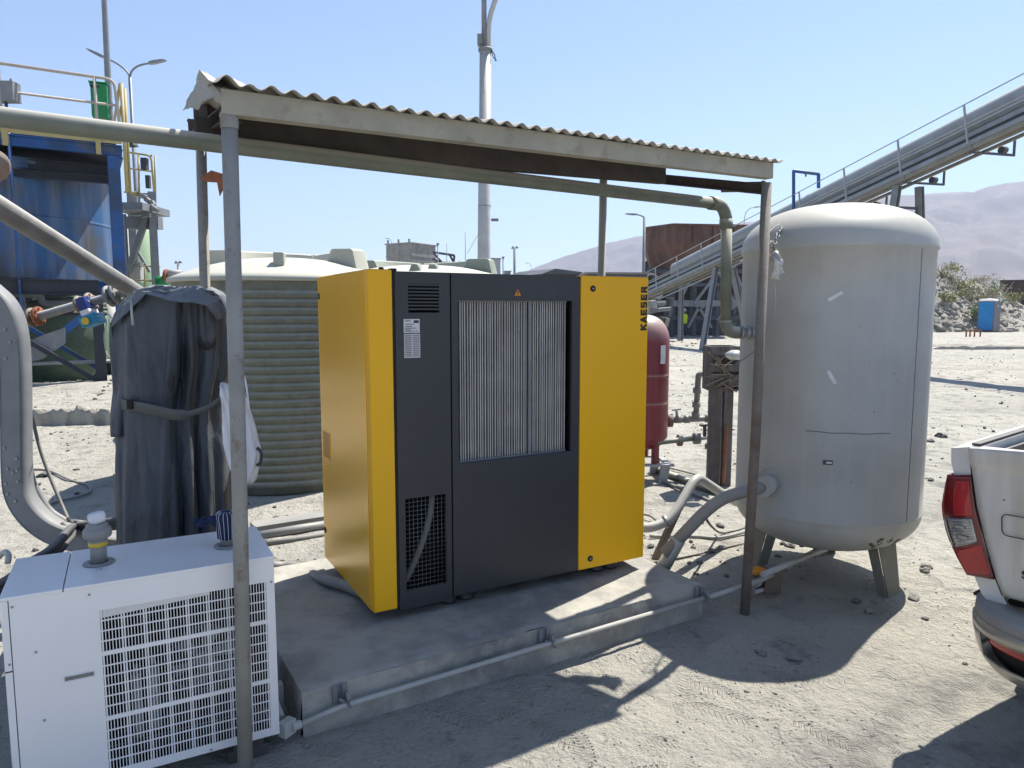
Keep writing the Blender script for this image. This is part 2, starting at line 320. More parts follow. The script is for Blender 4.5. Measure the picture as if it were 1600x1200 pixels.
# ================================================================== GROUND, HILLS
def ground_mat():
    m = bpy.data.materials.new('dusty_ground'); m.use_nodes = True; t = m.node_tree; N = t.nodes; LK = t.links; b = N['Principled BSDF']
    b.inputs['Roughness'].default_value = 0.97; b.inputs['Specular IOR Level'].default_value = 0.15
    tc = N.new('ShaderNodeTexCoord')
    def nz(sc, det=6, rg=0.6, dist=0):
        n = N.new('ShaderNodeTexNoise'); n.inputs['Scale'].default_value = sc; n.inputs['Detail'].default_value = det
        n.inputs['Roughness'].default_value = rg; n.inputs['Distortion'].default_value = dist; LK.new(tc.outputs['Object'], n.inputs['Vector']); return n.outputs[0]
    def rng(s, a, c, d=0, e=1):
        r = N.new('ShaderNodeMapRange'); r.inputs[1].default_value = a; r.inputs[2].default_value = c; r.inputs[3].default_value = d; r.inputs[4].default_value = e; LK.new(s, r.inputs[0]); return r.outputs[0]
    def mix(f, x, y):
        mx = N.new('ShaderNodeMix'); mx.data_type = 'RGBA'; LK.new(f, mx.inputs[0])
        for i, q in ((6, x), (7, y)):
            if isinstance(q, tuple): mx.inputs[i].default_value = (*q, 1)
            else: LK.new(q, mx.inputs[i])
        return mx.outputs[2]
    def math_(op, x, y):
        q = N.new('ShaderNodeMath'); q.operation = op
        for i, k in enumerate((x, y)):
            if isinstance(k, (int, float)): q.inputs[i].default_value = k
            else: LK.new(k, q.inputs[i])
        return q.outputs[0]
    c = mix(rng(nz(0.35, 5), 0.35, 0.65), (0.49,0.467,0.408), (0.42,0.40,0.352))
    c = mix(rng(nz(1.8, 8, 0.7), 0.56, 0.68), c, (0.25,0.24,0.222))
    c = mix(rng(nz(9, 8, 0.75), 0.59, 0.68), c, (0.205,0.198,0.188))
    c = mix(rng(nz(70, 4, 0.7), 0.60, 0.74), c, (0.19,0.18,0.17))
    v = N.new('ShaderNodeTexVoronoi'); v.inputs['Scale'].default_value = 38; LK.new(tc.outputs['Object'], v.inputs['Vector'])
    peb = rng(v.outputs['Distance'], 0.10, 0.28, 1, 0); pm = rng(nz(1.1, 5, 0.7), 0.52, 0.62)
    # gritty strip of coarser grey stones running beside the slab, and wheel rubbed bands
    sx0 = N.new('ShaderNodeSeparateXYZ'); LK.new(tc.outputs['Object'], sx0.inputs[0])
    vco = math_('ADD', math_('MULTIPLY', sx0.outputs[0], -0.512), math_('MULTIPLY', sx0.outputs[1], 0.859))
    vco = math_('ADD', vco, math_('MULTIPLY', nz(1.3, 4), 0.9))
    strip = rng(math_('ABSOLUTE', math_('SUBTRACT', vco, 2.02), 0), 0.05, 0.26, 1, 0)
    strip = math_('MULTIPLY', strip, rng(nz(5, 8, 0.75), 0.40, 0.58))
    c = mix(math_('MULTIPLY', strip, 0.8), c, (0.24,0.23,0.215))
    tr = math_('ADD', math_('MULTIPLY', sx0.outputs[1], 1.0), math_('MULTIPLY', sx0.outputs[0], 0.18)); tr = math_('ADD', tr, math_('MULTIPLY', nz(0.25, 2), 3.0))
    lanes = rng(math_('SINE', math_('MULTIPLY', tr, 3.4), 0), 0.35, 0.95)
    c = mix(math_('MULTIPLY', lanes, math_('MULTIPLY', rng(nz(0.8, 6, 0.7), 0.45, 0.6), 0.5)), c, (0.26,0.25,0.23))
    c = mix(math_('MULTIPLY', peb, math_('MULTIPLY', pm, 0.7)), c, (0.16,0.155,0.15))
    LK.new(c, b.inputs['Base Color'])
    def vmath(op, x, y=None):
        q = N.new('ShaderNodeVectorMath'); q.operation = op; LK.new(x, q.inputs[0])
        if y is not None:
            if isinstance(y, tuple): q.inputs[1].default_value = y
            else: LK.new(y, q.inputs[1])
        return q
    # boot prints: one per cell, random heading, bars of tread inside an oval
    def prints(scale, half_l, half_w, bar, seed, dens):
        mp = N.new('ShaderNodeMapping'); mp.inputs['Location'].default_value = (seed, seed*0.7, 0); mp.inputs['Scale'].default_value = (1,1,0); LK.new(tc.outputs['Object'], mp.inputs[0])
        vo = N.new('ShaderNodeTexVoronoi'); vo.inputs['Scale'].default_value = scale; vo.inputs['Randomness'].default_value = 0.9; LK.new(mp.outputs[0], vo.inputs['Vector'])
        d = vmath('SUBTRACT', mp.outputs[0], vo.outputs['Position'])
        sp = N.new('ShaderNodeSeparateColor'); LK.new(vo.outputs['Color'], sp.inputs[0])
        ro = N.new('ShaderNodeVectorRotate'); ro.rotation_type = 'Z_AXIS'; LK.new(d.outputs[0], ro.inputs['Vector']); LK.new(math_('MULTIPLY', sp.outputs[0], 6.28), ro.inputs['Angle'])
        sx = N.new('ShaderNodeSeparateXYZ'); LK.new(ro.outputs[0], sx.inputs[0])
        ex = math_('DIVIDE', sx.outputs[0], half_l); ey = math_('DIVIDE', sx.outputs[1], half_w)
        e = math_('ADD', math_('MULTIPLY', ex, ex), math_('MULTIPLY', ey, ey))
        inside = rng(e, 0.75, 1.15, 1, 0)
        chev = math_('ADD', sx.outputs[0], math_('MULTIPLY', math_('ABSOLUTE', sx.outputs[1], 0), 0.6))
        bars = rng(math_('SINE', math_('MULTIPLY', chev, 6.283/bar), 0), -0.2, 0.4)
        act = math_('MULTIPLY', inside, math_('LESS_THAN', sp.outputs[1], dens))
        return math_('MULTIPLY', act, math_('ADD', math_('MULTIPLY', bars, 0.9), -0.75))
    fp = math_('ADD', prints(2.7, 0.14, 0.05, 0.024, 3.0, 0.6), prints(3.3, 0.12, 0.045, 0.019, 11.0, 0.45))
    fp = math_('MULTIPLY', fp, rng(nz(2.2, 3), 0.38, 0.6))
    rip = nz(16, 5, 0.55, 1.4)
    h = math_('ADD', math_('MULTIPLY', nz(5, 9, 0.66), 2.8), math_('MULTIPLY', fp, 0.95))
    h = math_('ADD', h, math_('MULTIPLY', rip, 1.0))
    h = math_('ADD', h, math_('MULTIPLY', nz(60, 6, 0.7), 0.55))
    h = math_('ADD', h, math_('MULTIPLY', math_('MULTIPLY', peb, pm), 0.4))
    bn = N.new('ShaderNodeBump'); bn.inputs['Strength'].default_value = 1.0; bn.inputs['Distance'].default_value = 0.034
    LK.new(h, bn.inputs['Height']); LK.new(bn.outputs[0], b.inputs['Normal'])
    return m
m_ground = ground_mat()
def gz(x, y):
    d = math.hypot(x, y)
    n = noise.fractal(Vector((x*1.7, y*1.7, 3.1)), 0.8, 2.1, 4) * 0.018
    n += noise.fractal(Vector((x*6, y*6, 8.1)), 0.9, 2.1, 3) * 0.009 * max(0, 1 - d/14)
    far = min(1, max(0, (d - 5) / 20))
    n += noise.noise(Vector((x*0.22, y*0.22, 1.2))) * 0.07 * far
    # gentle ridge of spoil in the left middle distance
    q = (x + 8.2)**2/22 + (y - 14.2)**2/5; n += 0.30 * math.exp(-q)
    q = (x + 4.6)**2/3 + (y - 9.6)**2/0.8; n += 0.05 * math.exp(-q)
    # wheel rut across the yard right of the tank
    r_ = (y - 8.6 - 0.12*x); n -= 0.03 * math.exp(-r_*r_*5) * (1 if x > 3 else max(0, x-2))
    if d > 900: n = 0
    return n
def make_ground():
    NA, NR = 560, 400; vs = []; rs = []
    r = 0.6
    for i in range(NR + 1):
        rs.append(0.5 * (3900/0.5) ** ((i/NR) ** 1.0))
    angs = []
    for k in range(NA):
        t = k/NA
        a = -PI/2 + 2*PI*t   # start behind
        angs.append(a)
    # denser toward +Y : warp
    W = []
    for k in range(NA):
        t = k/NA*2*PI - PI
        W.append(PI/2 + t - 0.72*math.sin(t))
    vs.append((0, 0, 0))
    for rr in rs:
        for a in W:
            x, y = rr*math.cos(a), rr*math.sin(a); vs.append((x, y, gz(x, y)))
    fs = [(0, 1+k, 1+(k+1) % NA) for k in range(NA)]
    for i in range(NR):
        for k in range(NA):
            k2 = (k+1) % NA
            fs.append((1+i*NA+k, 1+(i+1)*NA+k, 1+(i+1)*NA+k2, 1+i*NA+k2))
    mb = MB(); mb.add(vs, fs, True)
    return struct('ground', mb, m_ground, recalc=False, local=True)
make_ground()
m_hill = M('hill_scrub', (0.17,0.125,0.115), (0.105,0.08,0.08), 0.006, 1.0, blot=(0.36,0.29,0.23), blots=0.014, c3amt=0.3, bump=0.0)
def hill(name, sky, D, depth, base=-20, seed=0):
    # sky: list (px, py) skyline at distance D
    mb = MB()
    pts = [A(px, py, D) for px, py in sky]
    def fn(u, v):
        t = u*(len(pts)-1); i = min(int(t), len(pts)-2); f = t-i
        f = f*f*(3-2*f)*0.5 + f*0.5
        p = pts[i]*(1-f) + pts[i+1]*f
        x = p.x; ztop = p.z
        if v < 0.5:
            q = v/0.5; y = D - depth*(1-q); z = base + (ztop-base)*(q**1.35)
            x = p.x*y/D
        else:
            q = (v-0.5)/0.5; y = D + depth*q; z = base + (ztop-base)*(1-q)**1.2
        n = noise.fractal(Vector((x*0.006, y*0.006, seed)), 0.9, 2.1, 5)
        rid = abs(noise.noise(Vector((x*0.004, y*0.0012, seed+4))))
        k = 4*v*(1-v)
        z += n*26*min(1, 4*(1-v)*v*1.5)*(0.25 if abs(v-0.5) < 0.06 else 1) - rid*95*(1-abs(2*v-1))*(0.1 if abs(v-0.5) < 0.08 else 1)
        return (x, y, z)
    mb.grid(fn, 240, 110)
    struct(name, mb, m_hill, local=True)
hill('hill', [(740,470),(800,432),(822,421),(860,408),(900,395),(945,380),(985,372),(1030,362),(1080,357),(1150,349),(1210,343),(1260,346),(1330,352),(1420,372),(1500,400),(1600,430),(1750,470)], 2700, 800, seed=2)
hill('hill', [(1000,470),(1100,420),(1180,380),(1250,345),(1300,320),(1350,309),(1400,305),(1430,303),(1480,301),(1521,300),(1545,290),(1570,284),(1600,283),(1660,284),(1750,270),(1850,262),(2000,280),(2200,340),(2500,450)], 2100, 900, seed=9)
hill('hill', [(-900,478),(-500,474),(-200,470),(100,474),(300,476),(500,474),(700,476),(900,470),(1000,474),(1200,478)], 3350, 400, seed=5)
# spoil bank on the right with rubble
m_bank = M('spoil_bank', (0.33,0.31,0.27), (0.20,0.185,0.16), 0.6, 0.98, bump=0.9, bscale=3, blot=(0.15,0.14,0.10), blots=1.2, c3amt=0.6)
def bank_top(px):
    P = [(1180,500),(1300,455),(1400,425),(1455,414),(1480,420),(1500,432),(1540,445),(1565,455),(1600,476),(1650,490),(1720,500)]
    for (a, b), (c, d) in zip(P, P[1:]):
        if a <= px <= c: return b + (d-b)*(px-a)/(c-a)
    return 505
def bank_fn(u, v):
    px = 1180 + 560*u
    top = A(px, bank_top(px), 66)
    dist = 57 + 14*v
    h = max(0, top.z) * (min(1, v/0.62)**0.85 if v < 0.62 else 1 - 0.35*((v-0.62)/0.38))
    x = top.x/66*dist; y = dist
    n = noise.fractal(Vector((x*0.9, y*0.9, 2)), 0.8, 2.1, 4)*0.35*min(1, h)
    return (x, y, -0.15 + h + n)
mb = MB(); mb.grid(bank_fn, 150, 40); struct('bank', mb, m_bank, local=True)

# ================================================================== CONCRETE SLAB
SLW, SLD, SLH = 2.225, 1.5, 0.2
def slab():
    mb = MB(); nu, nv = 90, 60
    def top(u, v):
        e = 0.006*noise.noise(Vector((u*40, v*26, 0)))
        a, b = u*SLW, v*SLD
        ex = 0
        if v == 0: ex = 0.006*noise.noise(Vector((u*60, 3, 1)))
        z = SLH + 0.0035*noise.fractal(Vector((a*5, b*5, 1)), 0.8, 2, 4)
        if u in (0, 1) or v in (0, 1): z -= 0.006 + abs(e)
        return L(a, b+ex, z)
    mb.grid(top, nu, nv)
    def edge(p, q):
        def fn(u, v):
            s = p + (q-p)*u; z = SLH - 0.008 - (SLH+0.05-0.008)*v
            nrm = Vector(((q-p).y, -(q-p).x, 0)).normalized()
            s = s + nrm*(0.004*noise.noise(Vector((u*30, v*5, 2))) + (0.012*v))
            return Vector((s.x, s.y, z))
        return fn
    c = [L(0,0), L(SLW,0), L(SLW,SLD), L(0,SLD)]
    for i in range(4): mb.grid(edge(c[i], c[(i+1) % 4]), 60, 8)
    o = build('concrete_slab', mb, m_slab)
    tag(o, 'low stained concrete slab carrying the yellow and charcoal machine cabinet', 'concrete slab')
slab()
# conduit along the slab front with strut clamps
c = thing('conduit', 'thin grey conduit clamped along the front edge of the concrete slab', 'conduit', L(0, -0.05, 0))
PF = 0.128
mb = MB(); mb.tube([L(-0.03, -0.045, 0.085), L(0.15, -0.045, PF-0.015), L(1.16, -0.045, PF), L(2.19, -0.045, PF+0.008)], 0.012, 10); build('pipe_run', mb, m_pvcw, c)
mb = MB(); mb.tube([L(2.23, -0.045, PF+0.005), L(2.66, -0.03, 0.135), L(3.1, 0.1, 0.1)], 0.014, 10); build('pipe_run', mb, m_pvcw, c)
mb = MB(); mb.tube([L(-0.075, 0.02, 0.10), L(-0.08, 0.35, 0.16), L(-0.08, 0.8, 0.15)], 0.013, 10); build('pipe_run', mb, m_pvcw, c)
mb = MB(); mb.box((-0.022,-0.03,-0.03), (0.022,0.03,0.03), Matrix.Translation(L(-0.068, -0.035, 0.085)) @ Matrix.Rotation(-0.5, 4, 'Z')); mb.cyl(L(-0.05,-0.045,0.086), L(-0.015,-0.045,0.088), 0.018, 14); build('elbow_box', mb, m_pvcw, c, bevel=0.004)
for a in (0.152, 1.158, 2.19):
    mb = MB()
    for k in (-0.02, 0.02): mb.beam(L(a+k, -0.014, 0.115), L(a+k, -0.014, 0.19), 0.012, 0.022, U)
    mb.beam(L(a, -0.006, 0.115), L(a, -0.006, 0.19), 0.004, 0.05, U)
    mb.cyl(L(a+0.022, -0.02, 0.12), L(a+0.022, -0.085, 0.12), 0.006, 8)
    mb.tube([L(a+0.015, -0.045, PF+0.018), L(a+0.03, -0.045, PF+0.018)], 0.022, 12)
    mb.cyl(L(a-0.012, -0.045, PF+0.018), L(a+0.03, -0.045, PF-0.018), 0.007, 8)
    build('strut_clamp', mb, m_grey, c, bevel=0.002)
tag(build('steel_stub', MB().beam(L(-0.07,0.13,0.02), L(-0.07,0.13,0.19), 0.04, 0.05, U), m_grey, bevel=0.003), 'small grey upright bracket between the slab corner and the white unit', 'bracket')

# ================================================================== COMPRESSOR CABINET
CAZ = R(60.97); cd0 = Vector((-0.6513, 3.330, 0.0))
cab = thing('compressor_cabinet', 'large yellow and charcoal machine cabinet with a tall finned radiator grille', 'compressor', (cd0.x, cd0.y, SLH), PI/2 - CAZ)
ZB, ZT, CW, CD = 0.07, 1.708, 1.63, 0.90       # local: x along front, y depth, z above slab
def cb(name, boxes, mat, bevel=0.003, parent=None, label=None):
    mb = MB()
    for lo, hi in boxes: mb.box(lo, hi)
    return build(name, mb, mat, parent or cab, local=True, bevel=bevel, label=label)
cb('body', [((0.03,0.05,ZB+0.02),(CW-0.02,0.06,ZT-0.02)), ((0.03,0.06,ZB+0.02),(0.45,CD-0.03,ZB+0.05)), ((0.03,CD-0.04,ZB+0.02),(CW-0.03,CD-0.02,ZT-0.03)), ((CW-0.05,0.06,ZB+0.02),(CW-0.03,CD-0.04,ZT-0.03))][0:0] + [((1.15,0.06,ZB+0.02),(CW-0.03,CD-0.02,ZT-0.03)), ((0.03,0.30,ZB+0.02),(1.15,CD-0.02,ZT-0.03))], m_void, 0)
cb('roof_panel', [((0.02,0.012,ZT-0.03),(CW-0.01,CD-0.01,ZT-0.004))], m_char)
# left yellow door panel: sheet side plus front return
mb = MB(); o_ = 0.018
poly = [(-o_,-0.01), (0.098,-0.012), (0.098,0.006), (0.0,0.008), (0.006,CD), (-o_,CD), (-o_-0.004,0.03)]
mb.prism([(x,y,ZB-0.004) for x,y in poly], (0,0,ZT-ZB+0.006)); build('side_panel', mb, [m_yellow], cab, local=True, bevel=0.006, label='yellow front return of the side panel')
mb = MB(); mb.box((-o_-0.0065,0.035,ZB+0.001),(-o_-0.0025,CD-0.004,ZT-0.004)); build('side_panel', mb, m_gold, cab, local=True, label='satin golden side face of the cabinet')
cb('rubber_seal', [((0.099,-0.002,ZB+0.005),(0.112,0.03,ZT-0.004))], m_black, 0)
# charcoal left column with vent and mesh openings
def framed(x0, x1, z0, z1, holes, y0, y1):
    xs = sorted({x0, x1, *[h[0] for h in holes], *[h[1] for h in holes]}); zs = sorted({z0, z1, *[h[2] for h in holes], *[h[3] for h in holes]})
    vs = []; fs = []; keep = {}
    def solid(i, j):
        if i < 0 or j < 0 or i >= len(xs)-1 or j >= len(zs)-1: return False
        cx, cz = (xs[i]+xs[i+1])/2, (zs[j]+zs[j+1])/2
        return not any(h[0] < cx < h[1] and h[2] < cz < h[3] for h in holes)
    def vid(i, j, k):
        if (i, j, k) not in keep: keep[(i, j, k)] = len(vs); vs.append((xs[i], (y0, y1)[k], zs[j]))
        return keep[(i, j, k)]
    for i in range(len(xs)-1):
        for j in range(len(zs)-1):
            if not solid(i, j): continue
            fs.append((vid(i,j,0), vid(i+1,j,0), vid(i+1,j+1,0), vid(i,j+1,0))); fs.append((vid(i,j,1), vid(i,j+1,1), vid(i+1,j+1,1), vid(i+1,j,1)))
            for di, dj, a, b_ in ((-1,0,(i,j),(i,j+1)), (1,0,(i+1,j+1),(i+1,j)), (0,-1,(i+1,j),(i,j)), (0,1,(i,j+1),(i+1,j+1))):
                if not solid(i+di, j+dj): fs.append((vid(*a,0), vid(*b_,0), vid(*b_,1), vid(*a,1)))
    return MB().add(vs, fs)
zz = lambda z: z - SLH
mb = framed(0.113, 0.396, ZB-0.02, ZT-0.006, [(0.150,0.364,zz(0.343),zz(0.805)), (0.180,0.338,zz(1.71),zz(1.845))], -0.004, 0.02)
pn = build('front_panel', mb, m_char, cab, local=True, bevel=0.002, label='narrow charcoal panel with louvres on top and a wire mesh below')
mb = MB()
for k in range(8):
    z = zz(1.716) + k*0.0163
    mb.box((0.180,-0.0035,z+0.0065),(0.338,-0.0005,z+0.0145)); mb.add([(0.180,-0.002,z+0.013),(0.338,-0.002,z+0.013),(0.338,0.016,z+0.002),(0.180,0.016,z+0.002),(0.180,0.0,z+0.0145),(0.338,0.0,z+0.0145),(0.338,0.018,z+0.004),(0.180,0.018,z+0.004)], [(0,1,2,3),(4,7,6,5),(0,4,5,1),(2,6,7,3),(0,3,7,4),(1,5,6,2)])
build('louvre', mb, m_char, pn, local=True)
mb = MB(); nx, nz_ = 10, 21
for i in range(nx+1):
    x = 0.150 + 0.214*i/nx; mb.cyl((x,0.004,zz(0.343)), (x,0.004,zz(0.805)), 0.0012, 6)
for j in range(nz_+1):
    z = zz(0.343) + 0.462*j/nz_; mb.cyl((0.150,0.0062,z), (0.364,0.0062,z), 0.0012, 6)
build('wire_mesh', mb, m_mesh, pn, local=True)
mb = MB(); mb.tube(spline([(0.325,0.07,zz(0.83)),(0.305,0.07,zz(0.68)),(0.255,0.07,zz(0.53)),(0.19,0.07,zz(0.40)),(0.165,0.08,zz(0.36))],6), 0.016, 12); build('hose', mb, m_hose, cab, local=True)
cb('backing', [((0.113,0.13,ZB),(0.42,0.15,ZT-0.03)), ((0.113,0.02,ZB),(0.117,0.13,ZT-0.03)), ((0.39,0.021,ZB),(0.394,0.13,ZT-0.03)), ((0.117,0.021,ZB),(0.39,0.129,ZB+0.02))], m_void, 0)
# stickers
st = cb('data_plate', [((0.154,-0.0055,zz(1.613)),(0.235,-0.0042,zz(1.679)))], m_paper, 0)
mb = MB()
for (x0,x1,z) in ((0.160,0.190,1.671),(0.162,0.205,1.655),(0.162,0.196,1.645),(0.162,0.215,1.636),(0.162,0.188,1.628)): mb.box((x0,-0.0064,zz(z)-0.0018),(x1,-0.0057,zz(z)+0.0012))
for k in range(5): mb.box((0.165+k*0.013,-0.0064,zz(1.6185)),(0.171+k*0.013,-0.0057,zz(1.6235)))
mb.box((0.205,-0.0064,zz(1.660)),(0.230,-0.0057,zz(1.673))); build('print', mb, m_ink, st, local=True)
st = cb('data_plate', [((0.155,-0.0055,zz(1.494)),(0.236,-0.0042,zz(1.608)))], m_paper, 0)
mb = MB()
for k in range(12):
    z = zz(1.500) + k*0.0088
    for x0, x1 in ((0.158,0.193),(0.198,0.233)): mb.box((x0,-0.0064,z),(x1,-0.0057,z+0.0058))
build('print', mb, m_pinkgrey, st, local=True)
# centre panel with radiator opening
RX0, RX1, RZ0, RZ1 = 0.437, 1.112, zz(0.951), zz(1.770)
mb = framed(0.402, 1.163, ZB-0.005, ZT-0.006, [(RX0,RX1,RZ0,RZ1)], -0.006, 0.016)
cp = build('front_panel', mb, m_char, cab, local=True, bevel=0.002, label='wide charcoal panel framing the radiator fins')
for (x, z) in [(0.418, zz(q)) for q in (1.76,1.55,1.34,1.13,0.96)] + [(1.135, zz(q)) for q in (1.76,1.55,1.34,1.13,0.96)] + [(q, zz(0.932)) for q in (0.45,0.62,0.79,0.96,1.1)] + [(q, zz(1.795)) for q in (0.45,0.62,0.95,1.1)] + [(0.56,zz(0.42)),(1.02,zz(0.50))]:
    mb = MB(); mb.cyl((x,-0.006,z),(x,-0.0085,z), 0.0042, 8); build('screw', mb, m_charl, cp, local=True)
for x in (0.545, 1.000): mb = MB(); mb.cyl((x,-0.006,zz(1.83)),(x,-0.0075,zz(1.83)), 0.010, 12); build('plug', mb, m_charl, cp, local=True)
# radiator: recess, pleated fins
mb = MB(); mb.box((RX0-0.01,0.075,RZ0-0.01),(RX1+0.01,0.09,RZ1+0.01)); mb.box((RX0-0.01,0.017,RZ0-0.015),(RX0-0.001,0.075,RZ1+0.01)); mb.box((RX1+0.001,0.017,RZ0-0.015),(RX1+0.01,0.075,RZ1+0.01)); mb.box((RX0,0.017,RZ1+0.001),(RX1,0.075,RZ1+0.01)); mb.box((RX0,0.017,RZ0-0.012),(RX1,0.075,RZ0-0.002))
ra = build('radiator', mb, m_void, cab, local=True)
mb = MB(); nf = 46
for i in range(nf):
    x = RX0 + 0.012 + (RX1-0.035-RX0)*i/(nf-1)
    w_ = 0.0022 + (0.0006 if i % 2 else 0)
    if abs(x-0.863) < 0.009: continue
    lean = 0.0015*math.sin(i*1.7)
    mb.box((x-w_+lean,0.030,RZ0-0.001),(x+w_+lean,0.070,RZ1))
build('fins', mb, m_fin, ra, local=True)
cb('centre_bar', [((0.856,0.020,RZ0-0.001),(0.872,0.029,RZ1))], m_grey, 0.001, ra)
cb('grille_rail', [((RX0+0.002,0.018,RZ0-0.001),(RX1-0.02,0.0295,RZ0+0.007))], m_grey, 0, ra); cb('grille_rail', [((RX0+0.002,0.018,RZ1-0.008),(RX1-0.02,0.0295,RZ1))], m_grey, 0, ra)
# right yellow panel
mb = MB(); mb.box((1.166,-0.012,ZB-0.006),(CW,0.05,ZT)); yp = build('front_panel', mb, m_yellow, cab, local=True, bevel=0.006, label='plain yellow panel carrying the black lettering')
cb('side_panel', [((CW-0.012,0.052,ZB-0.002),(CW-0.001,CD,ZT-0.006))], m_char, 0.003, None, 'charcoal right side panel')
def lock(x, z, y, par, sx=None):
    mb = MB(); d = Vector((0,-1,0)) if sx is None else Vector((-1,0,0)); p = Vector((x,y,z)) 
    mb.cyl(p, p+d*0.004, 0.017, 20); mb.m = 1; mb.cyl(p+d*0.004, p+d*0.006, 0.006, 12)
    build('lock', mb, [m_black, m_galv], par, local=True)
lock(1.242, zz(1.838), -0.012, yp); lock(1.244, zz(0.322), -0.012, yp)
sp_ = [o for o in cab.children if o.name.startswith('side_panel')][1]
lock(-o_-0.0065, zz(1.80), 0.868, sp_, 1); lock(-o_-0.0065, zz(0.44), 0.868, sp_, 1)
mb = MB(); mb.box((-o_-0.0085,0.70,zz(0.875)),(-o_-0.0066,0.865,zz(1.04)))
sv = build('side_vent', mb, m_gold, sp_, local=True)
mb = MB()
for k in range(10): mb.box((-o_-0.0098,0.712,zz(0.888)+k*0.0148),(-o_-0.0087,0.853,zz(0.888)+k*0.0148+0.009))
build('slots', mb, m_orangevent, sv, local=True)
# lettering
def text_mesh(name, body, size, mat, parent, M4, offset=0.0, extr=0.0008, xs=1.0, label=None):
    cu = bpy.data.curves.new('txt', 'FONT'); cu.body = body; cu.size = size; cu.extrude = extr; cu.offset = offset; cu.align_x = 'CENTER'; cu.align_y = 'CENTER'
    to = bpy.data.objects.new('txt', cu); COL.objects.link(to); bpy.context.view_layer.update()
    me = bpy.data.meshes.new_from_object(to.evaluated_get(bpy.context.evaluated_depsgraph_get()))
    bpy.data.objects.remove(to)
    me.transform(M4 @ Matrix.Diagonal((xs,1,1,1))); me.materials.clear(); me.materials.append(mat); me.name = name
    o = bpy.data.objects.new(name, me); COL.objects.link(o); o.parent = parent
    if label: o['label'] = label
    return o
faceM = lambda x, y, z, rot=0: Matrix.Translation((x,y,z)) @ Matrix.Rotation(PI/2, 4, 'X') @ Matrix.Rotation(rot, 4, 'Z')
GL = dict(K=[((0,0),(0,1)),((0.05,0.42),(0.82,1.0)),((0.22,0.62),(0.88,0.0))], A=[((0.0,0),(0.44,1)),((0.44,1),(0.88,0)),((0.2,0.27),(0.68,0.27))], E=[((0,0),(0,1)),((0,0),(0.8,0)),((0,0.5),(0.72,0.5)),((0,1),(0.8,1))], S=[((0.0,0.0),(0.74,0.0)),((0.76,0.0),(0.76,0.5)),((0.04,0.5),(0.74,0.5)),((0.0,0.5),(0.0,1.0)),((0.0,1.0),(0.76,1.0))], R=[((0,0),(0,1)),((0,1),(0.7,1)),((0.74,1),(0.74,0.5)),((0,0.5),(0.7,0.5)),((0.38,0.5),(0.86,0))])
def letters(word, h, adv, th, M4, mat, parent):
    mb = MB(); x = 0; k = 0
    for ch in word:
        for (a, b) in GL[ch]:
            ax, ay = x + a[0]*h*0.60 + th/2, th/2 + a[1]*(h-th); bx_, by_ = x + b[0]*h*0.60 + th/2, th/2 + b[1]*(h-th)
            d = Vector((bx_-ax, by_-ay, 0)).normalized(); n = Vector((-d.y, d.x, 0)); t2 = th/2*(1.0 if abs(d.x)*abs(d.y) < 0.1 else 1.05)
            e = d*th*0.45; z0 = 0.0004 + 0.00008*(k % 9); k += 1
            vs = [Vector((ax,ay,0))-e-n*t2, Vector((bx_,by_,0))+e-n*t2, Vector((bx_,by_,0))+e+n*t2, Vector((ax,ay,0))-e+n*t2]
            mb.prism([M4 @ (v+Vector((0,0,0.0))) for v in vs], (M4.to_3x3() @ Vector((0,0,z0))))
        x += adv
    return build('lettering', mb, mat, parent, local=True)
letters('KAESER', 0.047, 0.0427, 0.0124, Matrix.Translation((1.6215, -0.0122, zz(1.606))) @ Matrix.Rotation(PI/2, 4, 'X') @ Matrix.Rotation(PI/2, 4, 'Z'), m_ink, yp)
mb = MB(); tz = zz(1.795); mb.prism([(0.755,-0.0065,tz),(0.795,-0.0065,tz),(0.775,-0.0065,tz+0.034)], (0,-0.001,0)); ws = build('warning_sign', mb, m_orange, cp, local=True)
mb = MB(); mb.prism([(0.7725,-0.0078,tz+0.010),(0.7775,-0.0078,tz+0.010),(0.7785,-0.0078,tz+0.024),(0.7715,-0.0078,tz+0.024)], (0,-0.0008,0)); mb.cyl((0.775,-0.0078,tz+0.006),(0.775,-0.0086,tz+0.006),0.0022,8); build('symbol', mb, m_ink, ws, local=True)
for x in (0.415, 0.515, 1.365, 1.465):
    for y in (0.10, 0.78): 
        mb = MB(); mb.lathe([(0.0,0.0),(0.046,0.0),(0.048,0.01),(0.043,0.02),(0.043,0.045),(0.047,0.05),(0.047,0.066),(0,0.066)], (x,y,0.002), 20); build('foot', mb, m_char, cab, local=True)
cb('base_frame', [((0.14,0.03,ZB-0.018),(0.38,0.06,ZB-0.004)),((0.05,0.16,ZB-0.03),(CW-0.04,CD-0.05,ZB+0.018))], m_black, 0)
# top fittings
mb = MB(); mb.box((0.10,0.0,ZT-0.01),(0.125,0.05,ZT+0.008)); mb.cyl((0.07,0.06,ZT),(0.07,0.06,ZT+0.015),0.012,10); build('hinge', mb, m_black, cab, local=True)

